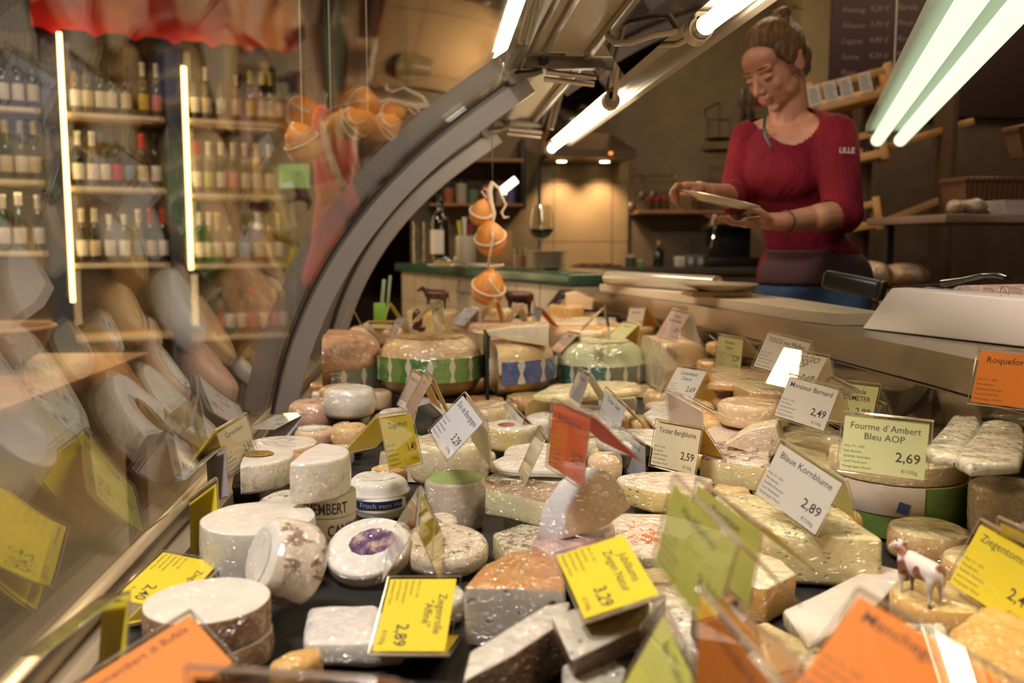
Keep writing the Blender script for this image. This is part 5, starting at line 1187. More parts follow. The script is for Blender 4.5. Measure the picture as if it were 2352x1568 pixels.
bm = bmesh.new(); p = at(1117, 910, 2.30); box(bm, -.004, .004, -.02, .11, 0, .165, .001); dv = obj('divider', bm, m_dark); dv.location = (p.x, 2.26, p.z); tag(dv, 'thin black upright board between the green labelled and the blue labelled wheels', 'divider')
slab('cheese_wedge', 'long pale wedge of hard cheese lying on the blue labelled wheel', [(1086, 764), (1174, 750), (1262, 746), (1260, 796), (1172, 782)], 2.36, (.0, .13, 0), p_cream, p_gouda, frontn='cut_face', Ys=[2.36, 2.34, 2.32, 2.32, 2.34])
# --- behind the wheels
wheel('wrapped_cheese', 'flat cream cheese with film at the far left behind the orange tan half wheel', 868, 790, 2.78, 130, 34, peach, bev=.4)
wheel('wrapped_cheese', 'flat reddish wheel behind the wedge on the blue labelled wheel', 1120, 768, 2.95, 170, 26, pinkr, bev=.4)
poly('cheese_block', 'long yellow block with pinkish top edge behind the pale green wheel', [(1258, 742), (1268, 724), (1432, 728), (1440, 746)], 2.95, .065, herbp, p_gouda)
poly('cheese_block', 'second long pale yellow block, right of the pink edged one, near the steel counter', [(1380, 722), (1392, 712), (1462, 716), (1468, 728), (1400, 730)], 3.12, .045, peach, p_green)
wheel('wrapped_cheese', 'low film wrapped cheese with bright highlights behind the pale green wheel', 1340, 800, 2.78, 170, 40, peach, bev=.3)
wheel('wrapped_cheese', 'low dark rimmed cheese behind the pink card', 1560, 790, 2.75, 150, 38, washed, bev=.3)
wheel('cheese_round', 'small orange cheese near the slotted black panel', 1655, 815, 2.22, 70, 26, washed, bev=.3)
blk, zb_, hb_ = poly('cheese_block', 'yellow block cheese with orange side on which the brown cow figurine stands', [(935, 713), (945, 703), (1045, 706), (1048, 716), (1000, 720)], 3.2, .08, p_yel2, p_gouda)
poly('cheese_block', 'pale wrapped cheese at the far right end of the case under the black price sign', [(1270, 700), (1290, 688), (1350, 690), (1352, 704), (1320, 708)], 3.18, .04, washed, orange_r)
slab('cheese_wedge', 'shiny cream wedge in film leaning behind the black price sign', [(1298, 672), (1325, 670), (1362, 690), (1360, 712), (1300, 704)], 3.12, (.02, .06, 0), peach, peach)
wheel('cheese_round', 'small yellow round cheese beside the hanging rope end', 1152, 745, 3.1, 55, 36, p_yel2, bev=.4)
wheel('wrapped_cheese', 'orange brown wedge shaped cheese under the grey priced cards at the back', 1245, 760, 3.1, 90, 28, washed, bev=.3)
# --- left middle
wheel('wrapped_cheese', 'pink film wrapped disc leaning beside the steel rib', 722, 1000, 2.02, 112, 70, pinkr, bulge=.05, bev=.35)
t, r, h, s = wheel('cheese_round', 'small white drum in tight film standing on the pink disc', 803, 966, 1.98, 118, 68, bloom, plainw, bulge=.05, bev=.3, step=True)
t, r, h, s = wheel('cheese_round', 'pale ribbed cheese with oval paper label in front of the pink disc', 726, 1032, 1.84, 96, 40, rind('ribbed pale rind', (.74, .52, .34), (.66, .42, .26), 30, .4, .6, .5, 1), bev=.35)
bm = bmesh.new(); lathe(bm, [(0, .001), (r * .62, .001), (r * .64, 0)], 32); lb = obj('paper_label', bm, simple('white paper', (.72, .68, .60), .6), t); lb.location = (-.008, .0, h + .0005)
bm = bmesh.new(); tube(bm, [(r * .5 * math.cos(i / 30 * 6.2832), r * .5 * math.sin(i / 30 * 6.2832), .0014) for i in range(30)], .0008, 4, closed=True, flat=.4); obj('green_ring', bm, simple('green print', (.20, .34, .08), .6), lb)
wheel('cheese_round', 'shiny orange cheese bundled in film beside the yellow price tent', 806, 1046, 1.78, 88, 62, washed, bulge=.06, bev=.4, wob=.003)
wheel('cheese_round', 'small pale cheese behind the black and green herb pack', 916, 990, 1.78, 92, 40, bloom, bev=.3)
hp = slab('herb_pack', 'black and lime green printed pack leaning under the two overlapping cards', [(938, 1022), (960, 930), (994, 962), (984, 1010), (945, 1034)], 1.52, (.02, .03, 0), simple('black printed film', (.02, .025, .022), .3, var=.6, coat=1), m_dark, cat='pack', frontn='front', siden='edge')
bm = bmesh.new(); p = at(958, 1012, 1.515) - hp.location; box(bm, -.011, .011, -.001, .001, -.006, .006, M=MV(p + Vector((.004, -.003, .004))) @ RY(20)); obj('lime_mark', bm, simple('lime print', (.22, .40, .04), .5), hp)
# camembert boxes and the two half rounds
m_boxp = simple('camembert box paper', (.62, .54, .40), .55, var=.06)
for k, (yb, tx) in enumerate(((1196, 'CAMEMBERT'), (1250, 'CAMEMBERT'), (1304, 'CAMEMBERT'))):
    t, r, h, s = wheel('camembert_box', ['topmost', 'middle', 'lowest'][k] + ' round pale box with dark capital lettering in the stack beside the white drum', 752, yb, 1.21, 134, 50, m_boxp, bev=.05, wob=0, step=k == 2, side='box_side', group='round camembert boxes', cat='box')
    t.location.z = DM + (2 - k) * (50 * 1.20 / F + .0008); h = 50 * 1.20 / F
    me, x0, x1, y0, y1 = text_mesh(tx, .012); bm = bmesh.new(); bm.from_mesh(me); bmesh.ops.subdivide_edges(bm, edges=[e for e in bm.edges if e.calc_length() > .25], cuts=3); kx = .021; a_end = R(-42) if k == 0 else R(28)
    for v in bm.verts:
        uu = (v.co.x - x1) * kx * .62 / r + a_end; v.co = Vector(((r + .0008) * math.cos(uu), (r + .0008) * math.sin(uu), h * .22 + v.co.y * kx))
    obj('lettering', bm, simple('dark print', (.05, .045, .04), .7), t)
t, r, h, s = wheel('half_round_cheese', 'half of a white soft cheese with tan streaked side, standing on the camembert boxes', 700, 1146, 1.20, 212, 92, bloom2, plainw, tm=cutw, a=(-98, 74), bulge=.02, bev=.10, step=False); t.location.z = DM + 3 * (50 * 1.20 / F + .0008) + .001
t, r, h, s = wheel('half_round_cheese', 'half of a film wrapped soft cheese with golden sticker on top', 566, 1136, 1.50, 222, 66, bloom2, plainw, tm=cutw, a=(-84, 70), bulge=.02, bev=.12)
def foil():
    t = NT('gold foil sticker'); t.base((.42, .27, .08)); t.b.inputs['Metallic'].default_value = .9; t.b.inputs['Roughness'].default_value = .3; t.bump(t.noise(90, 4, .6, (1, 1, 1), 2), 1, .006); return t.mat
bm = bmesh.new(); lathe(bm, [(0, .0010), (.023, .0010), (.025, 0)], 32, M=SC(1, .85, 1)); o = obj('gold_sticker', bm, foil(), t); o.location = (.022, -.004, h + .0016)
slab('cheese_wedge', 'leftover white wedge at the left under the golden stickered cheese', [(530, 1128), (540, 1070), (570, 1080), (566, 1140)], 1.52, (-.0, .05, 0), plainw, bloom2)
# big white drum etc.
t, r, h, s = wheel('goat_cheese_drum', 'large smooth white drum cheese with flat cut top, biggest one at the left', 598, 1338, 1.11, 258, 112, plainw, None, tm=cutw, bulge=.015, bev=.04)
t2, r, h, s = wheel('goat_cheese_round', 'lower round of the brown mottled white cheese stack in front', 492, 1566, .905, 276, 60, brown, None, tm=cutw, bulge=.02, bev=.06)
zt_ = t2.location.z + h
t, r, h, s = wheel('goat_cheese_round', 'upper round with smooth white top and brown mottled rind in the front stack', 481, 1505, .905, 284, 76, brown, None, tm=cutw, bulge=.01, bev=.05, step=False); t.location.z = zt_ + .001
t, r, h, s = wheel('upright_cheese', 'small upright cream cheese with dark brown streaks between the white drum and the front stack', 700, 1450, 1.0, 196, 140, streak, None, tm=plainw, tilt=(8, -68, 18), bulge=.0, bev=.45, step=False)
t.location.z = t.location.z + .055; t.location.x += .012
poly('cheese_block', 'white square cheese with wrinkled bloomy surface in front of the yellow tilted card', [(704, 1392), (868, 1386), (932, 1472), (696, 1474)], (1538, DZ), .06, rind('wrinkled bloomy rind', (.72, .66, .60), (.60, .54, .50), 45, .5, .8, 1, .8), bloom, bev=.007, wob=.003)
# soft white packs
t, r, h, s = wheel('mozzarella_pack', 'white bulging soft cheese pack under the yellow price tent', 868, 1180, 1.40, 138, 72, plainw, bulge=.07, bev=.42, wob=.003)
t, r, h, s = wheel('mozzarella_pack', 'lower white soft cheese pack with dark blue ribbon label', 874, 1238, 1.38, 122, 50, plainw, bulge=.05, bev=.35, wob=.002); band(t, r, h * .62, h * .98, 215, 325, simple('navy label', (.015, .03, .10), .4), bulge=.035)
bm = bmesh.new()
me, x0, x1, y0, y1 = text_mesh('Frisch vom Hof', .0); bm.from_mesh(me)
for v in bm.verts:
    uu = (v.co.x - x0) * .0105 / r + R(232); v.co = Vector(((r * 1.035 + .002) * math.cos(uu), (r * 1.035 + .002) * math.sin(uu), h * .70 + v.co.y * .0105))
obj('lettering', bm, simple('pale print 2', (.5, .5, .5), .6), t)
# plate-like flower cheese and its neighbour
t, r, h, s = wheel('flower_cheese', 'round white cheese with violet flower decoration under clear film, tilted', 852, 1350, 1.13, 200, 42, bloom, None, tm=plainw, tilt=(24, -8, 0), bev=.3, step=False); t.location.z += .02
t_ = NT('violet flower print'); t_.base(t_.ramp(t_.noise(55, 3), [(.38, (.06, .015, .05)), (.5, (.13, .07, .20)), (.58, (.36, .22, .16)), (.7, (.55, .45, .40))])); t_.wrap(1, 60, .8)
bm = bmesh.new(); lathe(bm, [(0, .0012), (r * .52, .0012), (r * .55, 0)], 12, M=SC(1, .8, 1)); o = obj('flower_decoration', bm, t_.mat, t); o.location = (.006, .004, h + .0006)
t, r, h, s = wheel('herb_round_cheese', 'flat round cheese with herbs in crumpled film right of the flower cheese', 1018, 1366, 1.15, 215, 58, herbp, None, tm=rind('herb sprinkled top', (.70, .58, .42), (.12, .10, .05), 60, .54, .60, .6, 1, ws=.9, wsc=60), tilt=(6, 3, 0), bev=.4, step=False); t.location.z = max(t.location.z, DZ + .014)
# under the Duc card
t, r, h, s = wheel('tall_cheese', 'tall cream cheese in shiny film under the tilted white card', 1032, 1122, 1.45, 182, 96, rind('cream film rind', (.70, .60, .40), (.62, .50, .30), 40, .4, .7, .3, 1, ws=.9, wsc=80), p_cream, bulge=.03, bev=.2)
t, r, h, s = wheel('leaf_cheese', 'grey white cheese with green leaf wrapping below the tall cream cheese', 1046, 1268, 1.32, 140, 118, rind('grey white rind', (.56, .50, .42), (.44, .36, .28), 30, .4, .7, .4, .9), None, tm=simple('green leaf wrap', (.24, .32, .10), .6, var=.3, bump=(60, .8)), bulge=.04, bev=.15)
# la brie group
t, r, h, s = wheel('brie_round', 'white round with yellow side and small red and black label behind the narrow cards', 1176, 1042, 1.78, 128, 58, rind('yellow film side', (.72, .54, .18), (.74, .64, .40), 30, .45, .6, .3, 1), None, tm=bloom, bev=.2)
bm = bmesh.new(); lathe(bm, [(0, .0006), (.016, .0006), (.017, 0)], 24); o = obj('round_label', bm, simple('red black label', (.30, .05, .03), .5, var=.8), t); o.location = (-.012, -.012, h + .0008)
wheel('cheese_round', 'white round pressed between the brie round and the long soft cheese', 1252, 1012, 1.86, 96, 50, bloom, bev=.3)
poly('soft_cheese', 'long yellow soft cheese with small holes lying below the pale green wheel', [(1218, 905), (1262, 882), (1380, 872), (1468, 876), (1476, 892), (1400, 900), (1300, 912)], (932, -.345), .040, p_yel2, p_hole, bev=.012)
poly('soft_cheese', 'second soft cheese with green label, under the long yellow one', [(1245, 946), (1300, 926), (1440, 930), (1462, 942), (1430, 962), (1290, 966)], (985, -.385), .035, bloom, p_cream, bev=.010)
wheel('brie_cheese', 'flat white brie behind the narrow grey card', 1460, 1052, 1.62, 190, 34, bloom, bev=.4)
poly('brie_slab', 'upper flat white brie slab left of the red card', [(1112, 1064), (1160, 1040), (1290, 1036), (1345, 1056), (1300, 1078), (1180, 1074)], (1100, -.385), .026, bloom, cutw, bev=.008)
poly('brie_slab', 'lower flat white brie slab in front of the upper one', [(1108, 1096), (1150, 1074), (1300, 1078), (1350, 1092), (1290, 1118), (1160, 1112)], (1138, -.405), .026, bloom, cutw, bev=.008)
poly('herb_crust_cheese', 'pale cheese wedge with dark herb crust on top at the centre', [(1112, 1122), (1140, 1100), (1230, 1098), (1310, 1118), (1300, 1156), (1240, 1148), (1170, 1130)], (1225, -.387), .056, herbd, paste('pale green cream paste', (.66, .62, .38), holes=25), bev=.006)
poly('herb_crust_cheese', 'lower cheese with black speckled crust below the herb wedge', [(1130, 1222), (1200, 1200), (1330, 1220), (1360, 1270), (1240, 1300), (1170, 1284)], (1370, DZ), .05, herbs, p_green, bev=.006)
poly('tomme_cheese', 'yellow cheese with holes and pinkish herb rind right of the standing wedge', [(1430, 1108), (1470, 1082), (1560, 1080), (1640, 1098), (1600, 1132), (1500, 1126)], (1188, -.395), .045, herbp, p_yellow, bev=.006)
t, zt3, h3 = poly('herb_cheese', 'flat pinkish cheese topped with orange shreds below the yellow holey cheese', [(1360, 1212), (1430, 1176), (1580, 1180), (1620, 1230), (1560, 1280), (1430, 1275)], (1335, DZ), .05, herbp, p_cream, bev=.006)
bm = bmesh.new()
for i in range(60):
    p = on(1490 + rng.gauss(0, 38), 1232 + rng.gauss(0, 13), zt3 + .001) - t.location; a = rng.uniform(0, 3.14); d = Vector((math.cos(a), math.sin(a), .2)) * .004; tube(bm, [p - d, p + Vector((0, 0, .0015)), p + d], .0006, 4)
o = obj('orange_shreds', bm, simple('orange shreds', (.62, .18, .04), .6), t); o['kind'] = 'stuff'
# right middle
poly('loaf_cheese', 'long washed rind cheese in film below the two cards at the steel counter', [(1620, 858), (1660, 838), (1760, 838), (1812, 856), (1790, 884), (1650, 878)], (905, -.31), .038, peach, washed, bev=.014)
poly('loaf_cheese', 'lower loaf shaped cheese under the long washed rind one', [(1632, 905), (1660, 892), (1780, 900), (1780, 925), (1650, 930)], (950, -.345), .03, washed, peach, bev=.010)
poly('cheese_block', 'square yellow block with brown rind end left of the white price card', [(1684, 880), (1750, 866), (1822, 882), (1800, 905), (1724, 900)], (946, -.325), .045, p_yel2, p_yel2, third=rind('tan block rind', (.62, .38, .18), (.54, .32, .14), 30, .4, .7, .2, 1), tsel=(-1, -.3), bev=.003)
poly('paper_wrapped_cheese', 'crumpled white paper parcel with brown print', [(1650, 968), (1672, 935), (1750, 948), (1790, 985), (1700, 998)], (1006, -.37), .035, paperw, paperw, bev=.010, wob=.006)
poly('cheese_wedge', 'cream wedge with white front behind the pink empty card', [(1478, 948), (1530, 912), (1570, 920), (1560, 960), (1505, 975)], (992, -.37), .04, bloom, p_cream, bev=.006)
wheel('washed_rind_round', 'round orange film wrapped cheese right of the pink empty card', 1596, 992, 1.80, 92, 62, washed, bulge=.06, bev=.4, wob=.002)
poly('flat_cheese', 'flat white printed film pack behind the flower topped wedge', [(1590, 1000), (1640, 976), (1760, 985), (1780, 1012), (1620, 1020)], (1034, -.36), .02, paperw, bloom, bev=.006)
poly('flower_wedge', 'cream wedge with brown flower petals pressed on its top', [(1608, 1052), (1626, 1016), (1700, 1008), (1768, 1026), (1768, 1074), (1690, 1062)], (1136, -.39), .055, rind('flower crust', (.70, .56, .44), (.08, .05, .06), 60, .50, .55, 1, 1), p_yel2, bev=.004)
slab('pink_wedge', 'pinkish white triangular wedge standing behind the flower topped one', [(1660, 1022), (1718, 988), (1782, 976), (1800, 1040), (1760, 1050)], 1.46, (.03, .06, 0), herbp, p_cream)
poly('cheese_block', 'broad pale yellow block carrying the white price card in front of the taleggio', [(1735, 972), (1800, 946), (1910, 976), (1960, 1010), (1900, 1040), (1800, 1020)], (1130, DZ), .085, p_yel2, p_yel2, third=net, tsel=(1, -.35), bev=.006)
poly('blue_cheese_block', 'large yellow blue veined block in the middle right carrying a grey price card', [(1540, 1196), (1650, 1130), (1888, 1140), (2034, 1236), (1780, 1222)], (1358, DZ), .072, p_blue, paste('holey yellow side', (.74, .62, .30), holes=95), bev=.008, siden='side', topn='top')
# fourme d'ambert
t, r, h, s = wheel('fourme_drum', 'green wrapped blue cheese drum at the right carrying a round slice', 2056, 1306, 1.28, 318, 128, greenw, None, tm=p_yel2, bulge=.0, bev=.04, side='wrap')
zf = t.location.z + h; yf = t.location.y
bm = bmesh.new(); lathe(bm, [(r + .0012, h * .45), (r + .0018, h * .46), (r + .0018, h * .99), (r + .0012, h)], 20, 195, 262); o = obj('printed_label', bm, simple('mottled white label', (.60, .52, .44), .5, var=.2, coat=.6), t)
bm = bmesh.new(); bmesh.ops.create_cone(bm, segments=4, radius1=.011, radius2=.011, depth=.001, cap_ends=True); 
aa = R(246)
for v in bm.verts: v.co = MV(((r + .0024) * math.cos(aa), (r + .0024) * math.sin(aa), h * .62)) @ RZ(246 - 270 + 0) @ RX(90) @ RZ(30) @ v.co
obj('blue_mark', bm, simple('cobalt paint', (.03, .07, .28), .4), t)
t, r, h, s = wheel('fourme_slice', 'round blue veined slice with crusty rim lying on the green wrapped drum', 2056, 1160, 1.28, 318, 46, fourm, None, tm=p_blue, bulge=.01, bev=.12, step=False); t.location.z = zf + .001; t.location.y = yf
# roquefort slabs
poly('roquefort_slab', 'left white slab with dark blue veins under the orange price card', [(2128, 1022), (2192, 954), (2250, 950), (2256, 975), (2205, 1048), (2150, 1044)], (1076, -.27), .03, p_roq, p_roq, bev=.006, wob=.003)
poly('roquefort_slab', 'right white slab with dark blue veins cut by the frame under the orange price card', [(2212, 1046), (2268, 966), (2350, 958), (2372, 1000), (2362, 1062), (2240, 1068)], (1100, -.27), .032, p_roq, p_roq, bev=.006, wob=.003)
wheel('mottled_cheese', 'tall mottled brown cheese below the roquefort slabs at the right edge', 2330, 1262, 1.12, 190, 135, mottle, bev=.15)
wheel('foil_cheese', 'dark cheese in green leaf wrapping between the green drum and the mottled one', 2222, 1215, 1.30, 84, 100, simple('dark leaf wrap', (.05, .06, .03), .5, var=.7, coat=.5, bump=(60, .8)), bev=.2)
# right front
poly('parmesan_wedge', 'hard cheese wedge with orange rind front under the yellow tents', [(1650, 1330), (1640, 1282), (1712, 1256), (1800, 1285), (1830, 1316), (1760, 1350)], (1437, DZ), .06, p_cream, orange_r, bev=.004, siden='rind', topn='cut_face')
poly('white_wedge', 'long smooth cream wedge pointing towards the camera in front of the blue block', [(1800, 1400), (2016, 1294), (2086, 1312), (2010, 1392), (1856, 1484)], (1530, DZ), .035, cutw, p_cream, bev=.004, siden='side', topn='top')
poly('cheese_wedge', 'yellow wedge with blue marked label below the parmesan wedge', [(1700, 1442), (1760, 1426), (1890, 1490), (1800, 1510)], (1546, DZ), .03, p_yel2, p_gouda, bev=.003)
poly('flat_cheese', 'flat cheese in crinkled shiny film at the bottom right of the centre', [(1690, 1500), (1760, 1478), (1900, 1492), (1970, 1560), (1900, 1640), (1690, 1640)], (1760, DZ), .06, rind('cream crinkled film', (.76, .66, .46), (.70, .56, .34), 25, .4, .7, .2, 1, ws=1, wsc=90), p_cream, bev=.008, wob=.003)
poly('cheese_block', 'golden yellow cheese at the lower right corner behind the yellow tents', [(2176, 1440), (2250, 1384), (2420, 1400), (2440, 1580), (2290, 1600)], (1730, DZ), .07, orange_r, p_gouda, bev=.01)
wheel('brown_rind_cheese', 'dark brown cheese in film between the yellow green tent and the orange card in front', 1642, 1500, .80, 120, 130, brownd, None, tm=caramel, bev=.35, step=False)
# centre front
poly('caramel_rind_wedge', 'wedge with smooth caramel coloured rind on top in the front centre', [(1064, 1348), (1110, 1296), (1180, 1262), (1284, 1258), (1300, 1352), (1180, 1348)], (1492, DZ), .078, caramel, p_grey, bev=.004)
poly('long_slab_cheese', 'long white slab with dark brown side at the bottom centre', [(1064, 1560), (1078, 1494), (1250, 1388), (1310, 1378), (1300, 1420), (1180, 1500)], (1700, DZ), .06, p_white, brownd, bev=.004, siden='rind', topn='cut_face')
slab('tilted_slab_cheese', 'thick grey white slab lying tilted over the long slab at the bottom centre', [(1264, 1412), (1500, 1338), (1532, 1372), (1470, 1440), (1312, 1518)], .80, (.006, .02, -.03), p_grey, brownd, Ys=[.80, .86, .84, .79, .74], frontn='cut_face')
poly('cheese_block', 'grey white block half hidden under the tilted slab at the bottom', [(1292, 1524), (1400, 1500), (1440, 1530), (1420, 1620), (1290, 1620)], (1720, DZ), .03, p_grey, p_grey, bev=.004)
# the wedge standing on its tip, on a crumpled paper
br = slab('standing_brie_wedge', 'cream brie wedge standing on its tip in front of the herb crust cheese', [(1290, 1242), (1300, 1172), (1340, 1110), (1382, 1072), (1408, 1090), (1436, 1126), (1452, 1166), (1400, 1206), (1340, 1226)], 1.03, (-.026, .030, -.006), rind('cream wedge face', (.78, .66, .42), (.70, .54, .30), 30, .4, .75, .2, 1), rind('yellow brie rind', (.66, .66, .68), (.60, .60, .60), 30, .4, .7, .2, 1), bev=.003)
poly('crumpled_paper', 'crumpled white and reddish paper under the tip of the standing brie wedge', [(1212, 1248), (1250, 1212), (1330, 1204), (1410, 1200), (1370, 1268), (1270, 1268)], 1.04, .022, simple('reddish printed paper', (.56, .38, .34), .4, var=.5, bump=(40, 1, .02), coat=.8), paperw, bev=.004, wob=.006, cat='paper')

for nm_, lab, px, yb, Y, w_, h_, rm_, tm_ in (
    ('wrapped_cheese', 'cream round half hidden behind the tilted Duc de Bourgogne card', 1010, 1000, 1.86, 170, 46, bloom, None), ('wrapped_cheese', 'pale round behind the brie with the red label', 1110, 985, 1.98, 120, 44, peach, None),
    ('wrapped_cheese', 'flat peach cheese under the long yellow soft cheese', 1350, 1004, 1.80, 190, 34, peach, bloom), ('wrapped_cheese', 'washed orange round left of the paper parcel', 1640, 1010, 1.72, 110, 44, washed, None),
    ('wrapped_cheese', 'peach round beneath the square yellow block', 1730, 990, 1.66, 170, 56, peach, None), ('wrapped_cheese', 'film wrapped round in the shade behind the Gorgonzola card', 1905, 905, 2.05, 130, 42, washed, None),
    ('wrapped_cheese', 'cream round at the slotted panel behind the Stilton card', 2090, 985, 1.72, 130, 44, p_roq, None), ('wrapped_cheese', 'white mouldy round behind the green wrapped drum', 1990, 1070, 1.55, 150, 60, bloom2, None),
    ('wrapped_cheese', 'pale flat round behind the two half rounds', 650, 1066, 1.74, 160, 34, peach, bloom), ('wrapped_cheese', 'grey round in the shade under the white soft packs', 880, 1300, 1.24, 130, 44, bloom2, None),
    ('wrapped_cheese', 'herb speckled round between the orange shreds and the caramel wedge', 1350, 1352, 1.12, 170, 44, herbs, herbp), ('wrapped_cheese', 'cream round under the olive green tents', 1545, 1440, .98, 190, 60, p_cream, None),
    ('wrapped_cheese', 'yellow round left of the flower topped wedge', 1560, 1090, 1.52, 120, 50, p_yel2, bloom), ('wrapped_cheese', 'bloomy round behind the herb crust wedge', 1240, 1090, 1.62, 170, 40, bloom, None),
    ('wrapped_cheese', 'pale yellow round under the Bernard block', 1880, 1130, 1.42, 130, 62, net, p_yel2), ('wrapped_cheese', 'tan round behind the white small drum', 790, 935, 2.20, 110, 40, tan, None),
    ('wrapped_cheese', 'orange round deep between the peach wheel and the slotted panel', 1700, 868, 2.20, 100, 36, orange_r, None)):
    wheel(nm_, lab, px, yb, Y, w_, h_, rm_, None, tm=tm_, bev=.3)
# ================================================================ FIGURINES
def cow(lab, base, L, yaw, c1, c2, tilt=0):
    t = thing('cow_figurine', lab, 'figurine', base, (0, 0, R(yaw)))
    def b(bm):
        cap(bm, (-.36 * L, 0, .62 * L), (.26 * L, 0, .64 * L), .19 * L, .20 * L); ell(bm, (-.05 * L, 0, .56 * L), (.34 * L, .17 * L, .17 * L))
        cap(bm, (.34 * L, 0, .72 * L), (.52 * L, 0, .86 * L), .13 * L, .09 * L); cap(bm, (.52 * L, 0, .88 * L), (.72 * L, 0, .76 * L), .10 * L, .055 * L)
        for sx, sy in ((.28, .12), (.28, -.12), (-.40, .12), (-.40, -.12)):
            cap(bm, (sx * L, sy * L, .5 * L), ((sx + .01) * L, sy * L, .24 * L), .085 * L, .045 * L); cap(bm, ((sx + .01) * L, sy * L, .24 * L), (sx * L, sy * L, .035 * L), .042 * L, .036 * L)
        for sy in (-1, 1): ell(bm, (.47 * L, sy * .13 * L, .90 * L), (.03 * L, .07 * L, .035 * L), sub=2)
        cap(bm, (-.54 * L, 0, .72 * L), (-.58 * L, 0, .30 * L), .02 * L, .03 * L); ell(bm, (-.28 * L, 0, .40 * L), (.09 * L, .08 * L, .06 * L), sub=2)
    tt = NT('cow paint ' + lab[:12]); tt.base(tt.ramp(tt.noise(1.6 / L, 2, .4), [(.50, c1), (.53, c2)])); tt.b.inputs['Roughness'].default_value = .35
    blob('cow_body', b, tt.mat, t, L * .035, 3)
    bm = bmesh.new()
    for sy in (-1, 1): tube(bm, [(.50 * L, sy * .06 * L, .95 * L), (.50 * L, sy * .12 * L, 1.02 * L), (.54 * L, sy * .11 * L, 1.10 * L)], [.022 * L, .016 * L, .006 * L], 8)
    obj('horns', bm, simple('horn', (.45, .36, .25), .5), t); return t
cow('dark brown cow figurine standing on the yellow block at the back', Vector((at(1000, 706, 3.2).x, blk.location.y + .01, zb_ + .001)), .085, 172, (.10, .03, .012), (.05, .015, .008))
c2_ = cow('reddish brown cow figurine at the back right of the hanging cheese', at(1190, 722, 3.35), .105, 184, (.10, .025, .01), (.04, .012, .006))
steps2 = c2_.location
bm = bmesh.new(); box(bm, c2_.location.x - .08, c2_.location.x + .08, c2_.location.y - .03, c2_.location.y + .03, DZ + .001, c2_.location.z - .0005, .002); obj('display_step', bm, m_step, case)
wcw = cow('small white and brown cow figurine on the cream wedge at the front right', at(2108, 1378, .905),   .060, 104, (.70, .62, .58), (.22, .07, .04))
hd_ = thing('chocolate_figure', 'small dark brown leafy figure behind the tan wheel', 'figurine', at(955, 762, 2.72))
def lf(bm):
    s = 2.72 / F
    ell(bm, (4 * s, 0, 30 * s), (13 * s, 9 * s, 24 * s)); ell(bm, (-8 * s, 0, 12 * s), (14 * s, 8 * s, 9 * s)); ell(bm, (12 * s, 0, 8 * s), (12 * s, 8 * s, 9 * s))
blob('figure_body', lf, simple('dark chocolate brown', (.07, .02, .01), .3, coat=.4), hd_, .004, 2)
gp = thing('green_pack', 'lime green printed pack at the far left of the case', 'pack', at(873, 742, 3.2)); s = 3.2 / F
bm = bmesh.new(); box(bm, -14 * s, 14 * s, 0, .02, 0, 46 * s, .002); obj('pack_body', bm, simple('lime green', (.22, .45, .03), .45), gp)
bm = bmesh.new(); box(bm, -4 * s, 4 * s, .004, .016, 46.2 * s, 100 * s, .001, M=RY(6)); box(bm, 10 * s, 16 * s, .004, .016, 46.2 * s, 110 * s, .001, M=RY(6)); obj('strips', bm, simple('pale green strip', (.32, .42, .22), .5), gp)
# ================================================================ PRICE CARDS IN CLEAR TENT HOLDERS
m_acr = clear('clear acrylic', (.985, .985, .97), .045, boost=1.0)
m_edge = clear('acrylic edge', (.80, .74, .62), .10, .05, fog=.30, fogc=(.75, .66, .52), boost=1.6)
m_ink = simple('dark print ink', (.045, .04, .05), .7)
PAP = {'white': (.70, .66, .62), 'cream': (.78, .68, .48), 'lemon': (.78, .78, .42), 'yellow': (.86, .68, .03), 'orange': (.90, .26, .03), 'grey': (.52, .50, .50), 'gold': (.86, .55, .10), 'red': (.62, .07, .03), 'pinkish': (.62, .48, .44), 'black': (.02, .02, .025), 'olive': (.62, .60, .12), 'none': None, 'bluewhite': (.62, .62, .68)}
def paper(c): return simple('card ' + c, PAP[c], .6)
SMALL = ['Fett i.Tr.: 55%', 'Fett absolut:', 'Qualität: Rohmilch', 'Land: Frankreich', 'Käsegruppe: Weich']
cW, cH, cT = .108, .078, .0016
def pane(bm, M, w, h, y0, y1): box(bm, 0, w, y0, y1, -h, 0, .0004, M=M, seg=1)
